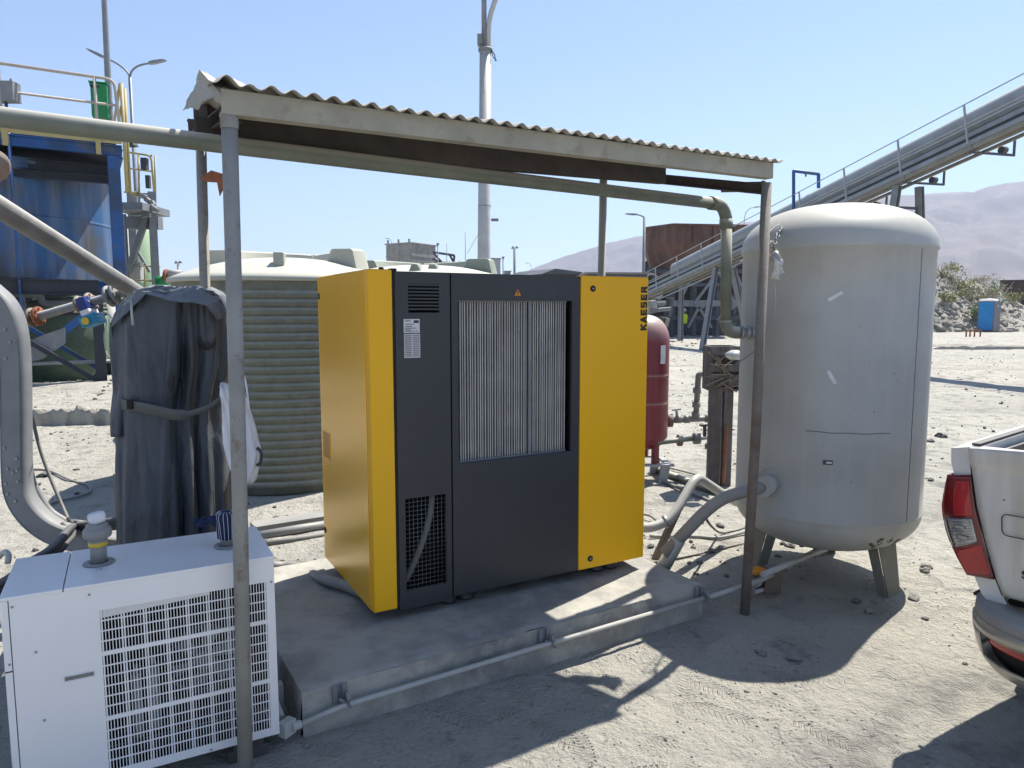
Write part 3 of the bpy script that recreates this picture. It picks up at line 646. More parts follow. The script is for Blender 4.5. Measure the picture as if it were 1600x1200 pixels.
# ================================================================== SHELTER
sh = thing('shelter', 'open steel shelter with four posts and a dented corrugated roof over the machine cabinet', 'shelter', L(0, -0.25, 0))
FLb, FLt = G(381,1215,0), A(358,178,2.49); FLb = Vector((-0.985,2.475,-0.05))
FRb, FRt = Vector((1.323,3.907,-0.05)), A(1198,286,3.92)
mb = MB(); mb.tube([FLb, FLb.lerp(FLt,0.5)+Vector((0.004,0,0)), FLt], 0.0265, 20); pf = build('post', mb, m_post, sh)
mb = MB(); mb.tube([FRb, FRb.lerp(FRt,0.45)+Vector((0.010,0,0)), FRt], 0.027, 20); build('post', mb, m_postb, sh, label='leaning front post with brown worn base')
BLt = A(314,222,3.56); mb = MB(); mb.tube([Vector((BLt.x-0.04,3.56,0.0)), BLt+Z*0.02], 0.0245, 20); build('post', mb, m_post, sh)
BRt = A(943,275,4.8); mb = MB(); mb.tube([Vector((BRt.x-0.02,4.8,0)), BRt+Z*0.03], 0.0255, 20); build('post', mb, m_pipe, sh)
# fascia (C channel): flat web plus lips
F0, F1 = A(346,160,2.455), A(1208,268,3.90)
for p in (F0, F1): pass
fz0, fz1 = 2.415, 2.445
F0 = Vector((F0.x, 2.45, F0.z)); F1 = Vector((F1.x, 3.90, F1.z))
dirF = (F1-F0).normalized(); nF = Vector((-dirF.y, dirF.x, 0)).normalized()
mb = MB(); mb.beam(F0+Z*0.004, F1+Z*0.004, 0.004, 0.080)
for s in (1, -1): mb.beam(F0+Z*(0.004+s*0.038)+nF*0.026, F1+Z*(0.004+s*0.038)+nF*0.026, 0.048, 0.004)
build('fascia_beam', mb, m_cream, sh, bevel=0.002)
def purlin(p, q, h=0.09, w_=0.05, mat=m_purlin, nm='purlin'):
    mb = MB(); mb.beam(p, q, 0.004, h); d = (q-p).normalized(); n = Vector((-d.y, d.x, 0))
    for s in (1,-1): mb.beam(p+Z*s*(h/2-0.002)+n*w_/2, q+Z*s*(h/2-0.002)+n*w_/2, w_-0.005, 0.004)
    return build(nm, mb, mat, sh)
i0, i1 = F0 + nF*0.42 + dirF*(-0.02), F0 + nF*0.30 + dirF*2.28
purlin(Vector((i0.x,i0.y,F0.z-0.005)), Vector((i1.x,i1.y,F1.z-0.01)), 0.10)
b0, b1 = Vector((BLt.x-0.05,3.54,BLt.z+0.06)), Vector((BRt.x+0.06,4.83,BRt.z+0.05))
purlin(b0, b1, 0.09)
mid0 = F0.lerp(b0,0.66); mid1 = F1.lerp(b1,0.62)+dirF*(-0.4); purlin(Vector((mid0.x,mid0.y,b0.z-0.02)), Vector((mid1.x,mid1.y,b1.z-0.03)), 0.06)
# side rails
mb = MB(); mb.ibeam(Vector((FRt.x,FRt.y+0.02,FRt.z-0.03)), Vector((BRt.x,BRt.y-0.03,BRt.z+0.01)), 0.06, 0.055, 0.006); build('side_rail', mb, m_purlin, sh)
mb = MB(); mb.ibeam(Vector((FLt.x,FLt.y+0.03,FLt.z+0.01)), Vector((BLt.x,BLt.y-0.02,BLt.z+0.02)), 0.06, 0.055, 0.006); build('side_rail', mb, m_purlin, sh)
q = A(1160,292,4.15); mb = MB(); mb.beam(q+Vector((-0.11,0.02,0)), q+Vector((0.12,-0.01,0.0)), 0.07, 0.045); mb.beam(q+Vector((0.03,0.02,-0.02)), q+Vector((0.12,-0.04,0.02)), 0.10, 0.006); build('bracket', mb, m_purlin, sh)
q = [A(312,278,3.0), A(330,266,2.98), A(350,272,2.95), A(350,292,2.95), A(343,306,2.95), A(339,285,2.97), A(322,284,3.0)]
mb = MB(); mb.prism(q, (0.0,0.006,0)); build('bracket', mb, m_rust, sh, label='rusty orange angle plate beside the pipe')
mb = MB(); mb.prism([A(315,190,2.95),A(345,172,2.85),A(345,198,2.85),A(332,199,2.85),A(315,196,2.95)], (0.02,0.06,0)); mb.box((-0.03,-0.03,-0.05),(0.03,0.03,0.05), Matrix.Translation(A(318,185,3.2))); build('bracket', mb, m_purlin, sh)
mb = MB(); mb.lathe([(0.0285,-0.05),(0.030,-0.0),(0.027,0.006),(0,0.006)], FLt, 18); build('post_cap', mb, m_post, pf)
# corrugated sheet
PITCHW = 0.0715
def roofp(a, v):
    # a metres along front from F0, v depth metres
    f = a/ (F1-F0).length; base = F0 + dirF*a + nF*v
    zt = F0.z + (F1.z-F0.z)*f + 0.055
    back = b0.z + (b1.z-b0.z)*f + 0.055
    z = zt + (back-zt)*(v/1.12)
    amp = 0.0095
    ph = 2*PI*a/PITCHW
    z += amp*math.sin(ph)
    z += 0.006*noise.noise(Vector((a*2.2, v*2, 0)))
    if a < 0.24:   # battered left end: big buckles, lifted front corner
        k = (0.24-a)/0.24; k = min(1.3, k)
        z += k*k*(0.011*math.sin(a*2*PI/0.15+0.6) + 0.012) * (1.15 - 0.5*v)
        z += 0.010*k*noise.noise(Vector((a*9, v*7, 4)))
    if a < 0.02:
        k = (0.02-a)/0.22
        z -= 0.16*max(0, k-0.45)**1.3
    return Vector((base.x, base.y, z))
mb = MB(); LA = (F1-F0).length + 0.035
mb.grid(lambda u, v: roofp(-0.04+0.16*v + u*(LA+0.04-0.16*v), -0.035 + v*1.26 + (0.014*noise.noise(Vector((u*90,1,1))) if v == 0 and u < 0.25 else 0)), 420, 26)
build('roof_sheet', mb, m_roofsheet, sh, solid=0.0025, recalc=False)
# crumpled loose corner
P = {k: A(*v) for k, v in dict(a=(344,146,2.44), b=(311,108,2.60), c=(337,122,2.62), d=(306,133,2.68), e=(297,150,2.72), f=(284,171,2.74), g=(298,168,2.66), h=(310,172,2.62), i=(318,158,2.56), j=(330,152,2.52), k=(345,162,2.46), l=(366,124,2.70), m=(352,138,2.5), n=(385,133,2.72), o=(365,143,2.48)).items()}
mb = MB(); keys = list(P); ix = {k: i for i, k in enumerate(keys)}
tri = ['bca','cma','bad','dai','dei','efg','egi','ghi','ija','jka','clm','lom','lno']
mb.add([P[k] for k in keys], [tuple(ix[c_] for c_ in t) for t in tri]); 
o = build('bent_sheet_corner', mb, m_roofsheet, sh, solid=0.003, recalc=True)
md = o.modifiers.new('sub', 'SUBSURF'); md.subdivision_type = 'SIMPLE'; md.levels = md.render_levels = 3
tx = bpy.data.textures.new('dent', 'CLOUDS'); tx.noise_scale = 0.05
md = o.modifiers.new('dent', 'DISPLACE'); md.texture = tx; md.strength = 0.022; md.mid_level = 0.5
o.modifiers.move(0, 2)

# ================================================================== OVERHEAD AIR PIPE
ap = thing('air_pipe', 'long dusty grey green pipe running under the shelter roof and dropping to the tank', 'pipe', (1.30,4.37,1.5))
pz = 2.35; PR = 0.033
e1 = Vector((1.275,4.37,pz)); g0 = G(0,182,2.345); dpp = (e1-g0).normalized(); s0 = g0 - dpp*3.0
s0.z = g0.z
mb = MB(); mb.tube([s0, g0.lerp(e1,0.35)-Z*0.004, e1 - dpp*0.085], PR, 24); build('pipe_run', mb, m_pipe, ap)
mb = MB(); mb.tube(arc(e1-dpp*0.085, e1, e1+Vector((0.012,0,-0.09)), 10), PR*1.09, 24); build('elbow', mb, m_pipe, ap)
mb = MB(); mb.lathe([(PR*1.02,-0.03),(PR*1.2,-0.03),(PR*1.2,0.03),(PR*1.02,0.03)], e1-dpp*0.10, 24, axis=dpp); mb.lathe([(PR*1.02,-0.03),(PR*1.2,-0.03),(PR*1.2,0.03),(PR*1.02,0.03)], e1+Vector((0.012,0,-0.115)), 24); build('coupling', mb, m_pipe, ap)
v1_ = e1+Vector((0.014,0,-0.09)); v2_ = Vector((1.303,4.37,1.66))
mb = MB(); mb.tube([v1_, v2_], PR, 24); build('pipe_run', mb, m_pipe, ap)
nz_p = Vector((1.62,4.39,1.585)); h0 = Vector((1.303,4.37,1.585))
mb = MB(); mb.tube(arc(v2_, h0+Vector((0,0,-0.005)), h0+Vector((0.085,0.004,0.0)), 10), PR*1.12, 24); build('elbow', mb, m_pipe, ap)
dh = (nz_p-h0).normalized()
mb = MB(); mb.tube([h0+dh*0.08, nz_p], 0.027, 20); build('pipe_run', mb, m_galv, ap)
for t, r1, w_ in ((0.10,0.040,0.016),(0.135,0.047,0.020),(0.165,0.040,0.014),(0.205,0.047,0.018),(0.225,0.040,0.014),(0.292,0.043,0.014)):
    mb = MB(); mb.lathe([(0.02,-w_/2),(r1,-w_/2),(r1,w_/2),(0.02,w_/2)], h0+dh*t, 24, axis=dh); build('flange', mb, m_galv, ap)
mb = MB(); mb.tube([Vector((1.33,4.24,1.40)), h0+dh*0.2+Vector((0,-0.05,-0.09))], 0.004, 6); mb.tube([h0+dh*0.2+Vector((0.02,-0.05,-0.03)), h0+dh*0.2+Vector((0.02,-0.05,-0.14))], 0.004, 6); build('tie_wire', mb, m_grey, ap)

# ================================================================== AIR RECEIVER TANK
TC = Vector((2.045,4.575,0)); TR = 0.5575
tk = thing('air_tank', 'tall dusty grey upright pressure tank with domed top on three short legs', 'tank', TC)
def dome(r, h, z, up=1, n=16, tip=0.0):   # torispherical
    out = []
    for i in range(n+1):
        t = i/n*PI/2; rr = r*math.cos(t)**0.82 if i < n else 0.0; out.append((max(rr,0.0), z + up*h*math.sin(t)**1.0))
    return out
zs_, zt_ = 0.47, 2.09
prof = dome(TR, 0.255, zs_, -1)[::-1] + [(TR+0.003,zs_+0.004),(TR+0.003,zs_+0.012),(TR,zs_+0.016)] + [(TR,zs_+0.016+(zt_-zs_-0.03)*k/6) for k in range(1,7)] + [(TR+0.010,zt_-0.010),(TR+0.011,zt_+0.004)] + [(r_*1.018, z_) for r_, z_ in dome(TR, 0.275, zt_+0.01, 1)[0:]]
mb = MB(); mb.lathe(prof, TC, 96); shell = build('shell', mb, m_tank, tk)
def onT(az_deg, z, off=0.0):   # azimuth measured from direction to camera, + to the right as seen
    tocam = math.atan2(-TC.y, -TC.x); a = tocam + R(az_deg); return TC + Vector((math.cos(a),math.sin(a),0))*(TR+off) + Z*z, Vector((math.cos(a),math.sin(a),0))
def strip(az, z, w_, h, rot, mat, name, th=0.003, lab=None):
    p, n = onT(az, z, 0.001); s = Vector((-n.y,n.x,0)); 
    a = s*math.cos(rot)+Z*math.sin(rot); b = -s*math.sin(rot)+Z*math.cos(rot)
    mb = MB(); mb.prism([p-a*w_/2-b*h/2, p+a*w_/2-b*h/2, p+a*w_/2+b*h/2, p-a*w_/2+b*h/2], n*th); return build(name, mb, mat, tk, label=lab)
strip(1, 1.80, 0.085, 0.020, R(33), m_paper, 'sticker'); strip(1, 1.34, 0.085, 0.020, R(-60), m_paper, 'sticker')
pl = strip(1, 0.845, 0.052, 0.026, 0.05, m_scuff, 'name_plate'); strip(1.6, 0.845, 0.030, 0.010, 0.05, m_paper, 'sticker', 0.0045)
# weld seams
mb = MB()
p, n = onT(53, zs_+0.01, 0.0); q, _ = onT(53, zt_-0.02, 0.0); mb.beam(p, q, 0.003, 0.004, n)
for (a0, a1, z) in ((-12,36,1.02),):
    pts = [onT(a0+(a1-a0)*k/16, z + 0.002*math.sin(k), 0.0)[0] for k in range(17)]; mb.tube(pts, 0.0025, 6)
build('weld_seam', mb, m_seam, tk)
rr = random.Random(3)
for i, (az, z, s) in enumerate([(34,0.355,0.050),(44,0.375,0.024),(52,0.360,0.034)]):
    mb = MB()
    for k in range(16):
        a_ = az + rr.gauss(0,1.8)*s*40/1.6; z_ = z + rr.gauss(0,s*0.42); r_ = s*rr.uniform(0.08,0.24)
        # project on bottom head
        t = math.asin(min(0.99,max(0,(zs_-z_)/0.255))); rad = TR*math.cos(t)**0.82
        p, n = onT(a_, z_, rad-TR); nn = (n*math.cos(t)-Z*math.sin(t)*1.3).normalized(); e1_ = Vector((-n.y,n.x,0)); e2_ = nn.cross(e1_)
        poly = [p + nn*0.002 + (e1_*math.cos(q_)+e2_*math.sin(q_))*r_*rr.uniform(0.6,1.2) for q_ in [j*PI/4 for j in range(8)]]
        mb.prism(poly, nn*0.0015)
    build('peeled_patch', mb, m_scuff, tk)
mb = MB()
for _ in range(9):
    az = rr.uniform(-35,58); z = rr.uniform(0.7,1.7); p, n = onT(az, z, 0.0005); r_ = rr.uniform(0.002,0.005); s_ = Vector((-n.y,n.x,0))
    mb.prism([p + (s_*math.cos(j*PI/3)+Z*math.sin(j*PI/3)*1.2)*r_ for j in range(6)], n*0.001)
build('chips', mb, m_scuff, tk)
for az in (58, -62, 178):
    tocam = math.atan2(-TC.y, -TC.x); a = tocam + R(az); n = Vector((math.cos(a),math.sin(a),0)); s_ = Vector((-n.y,n.x,0))
    top = TC + n*0.41 + Z*0.36; bot = TC + n*0.485 + Z*(-0.03)
    mb = MB()
    for wq, wb, off in ((0.20,0.125,0.0),):
        pts = [top - s_*wq/2, top + s_*wq/2, bot + s_*wb/2, bot - s_*wb/2]
        mb.prism(pts, n*0.008)
        for sg in (-1,1):
            t_ = top + s_*sg*wq/2; b_ = bot + s_*sg*wb/2
            mb.prism([t_, t_+n*0.008*0-n*0.07, b_-n*0.055, b_], s_*sg*0.007)
    build('leg', mb, m_tankleg, tk, bevel=0.002)
# nozzles
nn_, nd = onT(-49, 1.585, 0); 
mb = MB(); mb.lathe([(0,-0.02),(0.062,-0.02),(0.062,0.012),(0.05,0.014),(0.05,0.03),(0,0.03)], nz_p+dh*0.0, 24, axis=dh); build('nozzle', mb, m_tank, tk)
mb = MB(); q0 = Vector((1.60,4.30,0.672)); q1 = Vector((1.49,4.17,0.67)); mb.cyl(q0, q1, 0.058, 24); mb.lathe([(0.03,-0.02),(0.085,-0.02),(0.085,0.015),(0.03,0.015)], q0.lerp(q1,0.15), 24, axis=(q1-q0)); build('nozzle', mb, m_tank, tk)
mb = MB(); mb.lathe([(0,0),(0.05,0),(0.05,0.022),(0.04,0.03),(0,0.03)], TC+Vector((-0.16,0.25,2.335)), 20); build('top_fitting', mb, m_tank, tk)
# lifting lug at top left, chain and wrapped valve hanging
lg = A(1236,342,4.42)
mb = MB(); s_ = Vector((0.75,-0.3,0.55)).normalized(); u_ = Vector((-0.3,0.1,0.75)).normalized()
ring = [lg + (s_*math.cos(t)*0.045+u_*math.sin(t)*0.030) for t in [k*2*PI/14 for k in range(15)]]; mb.tube(ring, 0.007, 8, cap=False)
mb.beam(lg-s_*0.05-u_*0.035, lg+s_*0.055+u_*0.0-Z*0.04, 0.012, 0.03, u_); build('lifting_lug', mb, m_grey, tk)
wv = thing('wrapped_valve', 'crumpled plastic wrapped valve hanging from a chain at the tank shoulder', 'valve', A(1212,432,4.08))
mb = MB()
cpts = [A(x,y,Y) for x,y,Y in ((1228,350,4.36),(1219,362,4.25),(1212,372,4.16),(1209,386,4.10),(1213,398,4.07))]
for i in range(len(cpts)-1):
    for k in range(3):
        a_ = cpts[i].lerp(cpts[i+1], k/3); b_ = cpts[i].lerp(cpts[i+1], (k+1.15)/3); d_ = (b_-a_).normalized(); s_ = d_.cross(Vector((0.3,1,0.2)) if k % 2 else Vector((1,0.1,0))).normalized()*0.011
        mb.tube([a_, a_+d_*0.01+s_, b_-d_*0.01+s_, b_, b_-d_*0.01-s_, a_+d_*0.01-s_, a_], 0.004, 6, cap=False)
build('chain', mb, m_grey, wv)
def blob(prof_pts, mat, name, par, seed=0, amp=0.25, n=18):
    mb = MB(); rs_ = []
    vs = []; fs = []
    for i, (p, r_) in enumerate(prof_pts):
        for k in range(n):
            t = 2*PI*k/n; q = r_*(1+amp*noise.noise(Vector((math.cos(t)*1.7+seed, math.sin(t)*1.7, p.z*22))))*(1+0.12*math.sin(5*t+seed+i*0.7))
            vs.append(p + Vector((math.cos(t)*q, math.sin(t)*q*0.7, 0)))
    for i in range(len(prof_pts)-1):
        for k in range(n): fs.append((i*n+k, i*n+(k+1) % n, (i+1)*n+(k+1) % n, (i+1)*n+k))
    fs.append(tuple(range(n))); fs.append(tuple(range(len(vs)-n, len(vs)))[::-1])
    mb.add(vs, fs, True); return build(name, mb, mat, par)
pv = lambda y, r_, dx=0: (A(1213+dx, y, 4.04), r_)
blob([pv(392,0.012),pv(398,0.022),pv(404,0.034),pv(408,0.030)], m_galv, 'valve_bonnet', wv, 2)
blob([pv(400,0.016,-2),pv(407,0.036),pv(414,0.032,1),pv(421,0.027),pv(426,0.030,1),pv(432,0.022,-2),pv(437,0.026,-1)], m_clear, 'plastic_wrap', wv, 5, 0.5)
mb = MB(); mb.tube([A(1211,437,4.05), A(1212,470,4.02), A(1210,505,4.06)], 0.0015, 5); build('string', mb, m_pvcw, wv)
mb = MB(); mb.tube(spline([A(1206,388,4.1),A(1198,372,4.12),A(1206,358,4.2),A(1218,350,4.3)],5),0.003,6); mb.tube(spline([A(1204,404,4.05),A(1200,390,4.1),A(1205,376,4.15)],5),0.003,6); build('wire', mb, m_grey, wv)
# ================================================================== WHITE DRYER UNIT
DO = Vector((-1.644, 2.211, 0)); DA = math.atan2(0.4754, 0.8798); DW, DD, DZ0, DZ1 = 0.846, 0.42, 0.09, 0.80
dr = thing('dryer_unit', 'white boxy machine with a slotted front grille and two pipe stubs on top', 'air dryer', (DO.x, DO.y, 0), DA)
def db(name, boxes, mat, bevel=0.003, parent=None, label=None):
    mb = MB()
    for lo, hi in boxes: mb.box(lo, hi)
    return build(name, mb, mat, parent or dr, local=True, bevel=bevel, label=label)
GX0, GX1, GZ0, GZ1 = 0.272, 0.815, 0.122, 0.702
mb = framed(0.021, DW, DZ0, DZ1-0.012, [(GX0,GX1,GZ0,GZ1)], 0.0, 0.004); fp = build('front_panel', mb, m_white, dr, local=True, bevel=0.0008)
db('end_panel', [((-0.002,-0.0015,DZ0+0.02),(0.0185,0.02,DZ1-0.0125)), ((-0.002,0.0201,DZ0+0.02),(0.001,DD-0.005,DZ1-0.0125))], m_white, 0.003)
db('body', [((0.0,DD-0.004,DZ0),(DW,DD,DZ1-0.012)), ((DW-0.004,0.0045,DZ0),(DW,DD-0.004,DZ1-0.012)), ((0.0,0.0045,DZ0),(DW-0.004,DD-0.004,DZ0+0.004))], m_white, 0)
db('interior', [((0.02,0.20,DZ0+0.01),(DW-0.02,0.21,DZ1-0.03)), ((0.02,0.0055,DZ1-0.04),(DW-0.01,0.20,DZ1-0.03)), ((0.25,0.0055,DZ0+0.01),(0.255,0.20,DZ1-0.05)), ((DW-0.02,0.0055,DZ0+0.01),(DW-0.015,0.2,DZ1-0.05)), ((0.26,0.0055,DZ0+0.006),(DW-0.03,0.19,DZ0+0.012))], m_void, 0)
# top panels
db('top_panel', [((-0.004,-0.003,DZ1-0.012),(0.17,DD+0.002,DZ1))], m_white, 0.002)
tp = db('top_panel', [((0.173,-0.003,DZ1-0.012),(DW+0.002,DD+0.002,DZ1))], m_white, 0.002)
# slotted grille: bars
gc, gs = 8, 6; pitch = (GX1-GX0)/gc; slot = pitch/ (gs+0.55)
rows = []; z = GZ1; hrow = 0.0358
xsb = []; 
mb = MB()
for c_ in range(gc):
    x0 = GX0 + c_*pitch
    for k in range(gs+1):
        w_ = 0.0026 if 0 < k < gs else 0.0048
        xx = x0 + 0.004 + (pitch-0.008)*k/gs
        mb.box((xx-w_/2,0.0006,GZ0),(xx+w_/2,0.0034,GZ1))
build('grille_bars', mb, m_white, fp, local=True)
mb = MB(); z = GZ1
seq = [4, 6, 5]; tot = sum(seq)*1.0 + 2*0.42; hrow = (GZ1-GZ0)/tot
for si, n in enumerate(seq):
    for k in range(n):
        z -= hrow
        if k < n-1: mb.box((GX0,0.0001,z-0.0021),(GX1,0.0039,z+0.0021))
    if si < 2:
        mb.box((GX0,0.0001,z-hrow*0.42),(GX1,0.0039,z)); z -= hrow*0.42
build('grille_bars', mb, m_white, fp, local=True)
# things seen through the slots
for x, z0, z1 in ((0.37,0.18,0.42),(0.425,0.20,0.44)):
    mb = MB(); mb.cyl((x,0.08,z0),(x,0.08,z1), 0.017, 16); mb.cyl((x,0.08,z1),(x,0.08,z1+0.03), 0.008, 10); build('filter_bowl', mb, m_lgrey, dr, local=True)
mb = MB(); mb.prism([(0.262,0.007,0.672),(0.62,0.007,0.69),(0.62,0.007,0.715),(0.262,0.007,0.715)],(0,0.01,0)); build('insulation', mb, m_white, dr, local=True)
mb = MB(); mb.lathe([(0.125,-0.02),(0.13,0.0),(0.125,0.02)], (0.60,0.12,0.40), 32, axis=(0,1,0)); mb.cyl((0.60,0.10,0.40),(0.60,0.15,0.40),0.035,16)
for k in range(6):
    t = k*PI/3; mb.prism([(0.60+0.035*math.cos(t),0.12,0.40+0.035*math.sin(t)),(0.60+0.115*math.cos(t),0.11,0.40+0.115*math.sin(t)),(0.60+0.115*math.cos(t+0.55),0.14,0.40+0.115*math.sin(t+0.55)),(0.60+0.035*math.cos(t+0.7),0.135,0.40+0.035*math.sin(t+0.7))],(0,0.002,0))
build('fan', mb, m_grey, dr, local=True)
np_ = db('name_plate', [((0.157,-0.0015,0.476),(0.247,-0.0003,0.497))], m_paper, 0)
mb = MB(); mb.box((0.160,-0.0024,0.480),(0.244,-0.0016,0.493)); build('print', mb, m_convb, np_, local=True)
for x, z in ((0.085,0.60),(0.095,0.36),(0.03,0.765),(0.245,0.765),(0.60,0.10),(0.835,0.70),(0.012,0.575)):
    mb = MB(); mb.cyl((x,-0.0005,z),(x,-0.0035,z),0.0042,10); build('screw', mb, m_galv, dr, local=True)
mb = MB(); mb.box((-0.003,-0.0030,0.548),(0.019,-0.0018,0.552)); build('slot', mb, m_ink, dr, local=True)
for x0 in (0.0, 0.66):
    mb = MB(); mb.box((x0+0.0,0.03,0.0),(x0+0.15,0.38,0.045)); mb.box((x0+0.02,0.028,0.045),(x0+0.13,0.36,DZ0)); build('foot', mb, m_trim, dr, local=True, bevel=0.002)
def stub(x, y, cap):
    mb = MB(); mb.lathe([(0,0.0),(0.052,0.0),(0.052,0.004),(0.030,0.005)], (x,y,DZ1+0.001), 28); build('collar', mb, m_grey, dr, local=True)
    mb = MB(); mb.cyl((x,y,DZ1+0.002),(x,y,DZ1+0.082),0.027,24); s_ = build('pipe_stub', mb, m_pvc, dr, local=True)
    if cap:
        mb = MB(); mb.lathe([(0.029,0.066),(0.0315,0.068),(0.0315,0.082),(0.029,0.084)], (x,y,DZ1), 24); build('tape_band', mb, m_ycap, dr, local=True)
        mb = MB(); mb.lathe([(0.032,0.084),(0.032,0.096),(0.044,0.100),(0.047,0.106),(0.047,0.124),(0.043,0.132),(0.036,0.134),(0.036,0.146),(0.031,0.150),(0,0.150)], (x,y,DZ1), 28); build('union_nut', mb, m_pvc, dr, local=True)
    return s_
def dl(px, py, z=0.8):
    g = G(px, py, z); q = Matrix.Rotation(-DA, 4, 'Z') @ (g - Vector((DO.x, DO.y, 0))); return q.x, q.y
x1_, y1_ = dl(155, 880); x2_, y2_ = dl(356, 853)
stub(x1_, y1_, True); stub(x2_, y2_, False)
text_mesh('arrow_mark', '[+]', 0.016, m_ink, tp, Matrix.Translation((x1_+0.002, y1_-0.072, DZ1+0.0012)), extr=0.0002)
text_mesh('arrow_mark', '-|-', 0.014, m_ink, tp, Matrix.Translation((x2_-0.005, y2_-0.066, DZ1+0.0012)), extr=0.0002)
def world_of(x, y, z): return Vector((DO.x, DO.y, 0)) + Matrix.Rotation(DA, 4, 'Z') @ Vector((x, y, z))
# folded white plastic stuffed in the left stub
wp = world_of(x1_, y1_, DZ1+0.152)
mb = MB()
for j, (hw, zz_, d_) in enumerate([(0,0,0)]):
    vs = []; fs = []; n = 20; prof = [(0.026,0.0),(0.028,0.012),(0.029,0.024),(0.028,0.034),(0.024,0.038)]
    for i, (r_, h_) in enumerate(prof):
        for k in range(n):
            t = 2*PI*k/n; q = r_*(1+0.10*math.sin(3*t+i)+0.05*math.sin(7*t)); vs.append(wp + Vector((math.cos(t)*q*1.05, math.sin(t)*q*0.55, h_ + 0.006*math.cos(t-0.5))))
    for i in range(len(prof)-1):
        for k in range(n): fs.append((i*n+k, i*n+(k+1) % n, (i+1)*n+(k+1) % n, (i+1)*n+k))
    fs.append(tuple(range(n))); fs.append(tuple(range(len(vs)-n, len(vs)))[::-1]); mb.add(vs, fs, True)
tag(build('plastic_plug', mb, m_bag), 'folded white plastic plug stuffed into the left pipe stub of the white unit', 'plug')
# navy cloth wrapped on the right stub, white stripes
wc = world_of(x2_, y2_, DZ1+0.03)
prof = [(0.029,0.0),(0.034,0.004),(0.036,0.02),(0.037,0.045),(0.038,0.07),(0.041,0.09),(0.037,0.103),(0.020,0.110),(0.0,0.111)]
def cloth_ring(scale, mat_idx, mb):
    n = 40; vs = []; fs = []
    for i, (r_, h_) in enumerate(prof):
        for k in range(n):
            t = 2*PI*k/n; q = r_*scale*(1+0.05*math.sin(4*t+h_*30)+0.03*math.sin(9*t)); vs.append(wc + Vector((math.cos(t)*q-0.05*max(0,h_-0.06), math.sin(t)*q, h_)))
    for i in range(len(prof)-1):
        for k in range(n): fs.append((i*n+k, i*n+(k+1) % n, (i+1)*n+(k+1) % n, (i+1)*n+k))
    mb.add(vs, fs, True)
ck = thing('pipe_rag', 'navy cloth with thin white stripes tied over the right pipe stub of the white unit', 'cloth', wc)
mb = MB(); cloth_ring(1.0, 0, mb)
p_ = wc + Vector((-0.035,-0.012,0.075))
build('cloth_cap', mb, m_denim, ck)
mb = MB(); mb.tube(spline([p_, p_+Vector((-0.022,-0.006,0.006)), p_+Vector((-0.045,-0.010,-0.004)), p_+Vector((-0.062,-0.012,0.004))],5), 0.016, 12, radii=[0.024,0.023,0.021,0.019,0.016,0.013,0.010,0.009,0.010,0.013,0.017,0.019,0.021,0.022,0.020,0.018][:16]); build('knot', mb, m_denim, ck)
mb = MB()
for k in range(9):
    p0 = p_+Vector((-0.055,-0.012,0.0)); d_ = Vector((-0.8+0.1*math.sin(k*2.1), -0.2, math.sin(k*1.3)*0.9)).normalized(); mb.tube([p0, p0+d_*0.018, p0+d_*0.03+Z*-0.006], 0.0025, 5)
build('frayed_end', mb, m_denim, ck)
mb = MB()
for k in range(16):
    t = 2*PI*k/16 + 0.1; pts = []
    for r_, h_ in prof[:8]:
        q = r_*(1+0.05*math.sin(4*t+h_*30)+0.03*math.sin(9*t))+0.0006; pts.append(wc + Vector((math.cos(t)*q-0.05*max(0,h_-0.06), math.sin(t)*q, h_)))
    mb.tube(pts, 0.0009, 5)
build('stripes', mb, m_bag, ck)

# ================================================================== TARPAULIN COVERED UNIT
tp_Y = 3.58
prof_px = [(862,183,354),(850,185,354),(800,187,353),(760,186,351),(720,186,349),(690,187,347),(655,184,345),(630,183,346),(600,181,350),(570,178,357),(540,176,358),(510,176,357),(490,184,354),(474,196,350),(464,208,345),(457,222,336)]
RIDG = [(-2.75,0.10,0.20,0.35),(-2.35,0.07,0.12,-0.2),(-2.02,0.10,0.20,0.15),(-1.62,0.07,0.14,-0.1),(-1.28,0.17,0.10,0.12),(-1.04,-0.30,0.11,0.05),(-0.86,0.14,0.06,-0.06),(-0.70,-0.24,0.08,0.03),(-0.52,0.16,0.07,0.1),(-0.30,-0.06,0.1,0.0),(-0.10,0.09,0.12,-0.1),(0.4,0.07,0.2,0.1),(0.9,0.08,0.2,0),(1.5,0.09,0.25,0),(2.1,0.08,0.2,0.1),(2.7,0.07,0.2,0)]
def tarp_ring(y, l, r, grow=0.0, lift=0.0):
    a, b = A(l, y, tp_Y), A(r, y, tp_Y); c = (a+b)/2 + Vector((0.022,0,0)); hw = (b-a).length/2*0.94 + grow
    z = c.z; out = []; n = 220
    waist = math.exp(-((y-640)/30)**2)
    for k in range(n):
        t = 2*PI*k/n - PI; f = 0
        for i, (a0, h_, w_, dr_) in enumerate(RIDG):
            cen = a0 + dr_*(z-0.9) + 0.05*noise.noise(Vector((i*3.3, z*2.0, 0)))
            d = abs((t-cen+PI) % (2*PI) - PI); amp = h_*(0.45+0.9*abs(noise.noise(Vector((i*7.1+0.5, z*1.1, 4)))))*1.5
            f += amp*max(0, 1-d/w_)
        f *= (1-0.55*waist)*min(1, max(0.12, (1.84-z)*3.0))
        # slanted creases above and below the strap
        f += 0.018*(abs(((t*3.1+z*5.5) % 1)-0.5)*2-0.5)*math.exp(-((y-640)/75)**2)
        f += 0.022*noise.noise(Vector((math.cos(t)*3, math.sin(t)*3, z*3)))
        q = 1+f
        out.append(c + Vector((math.cos(t)*hw*min(q,1.05), math.sin(t)*(0.26+grow)*q, 0.010*math.sin(3*t+z))))
    return out
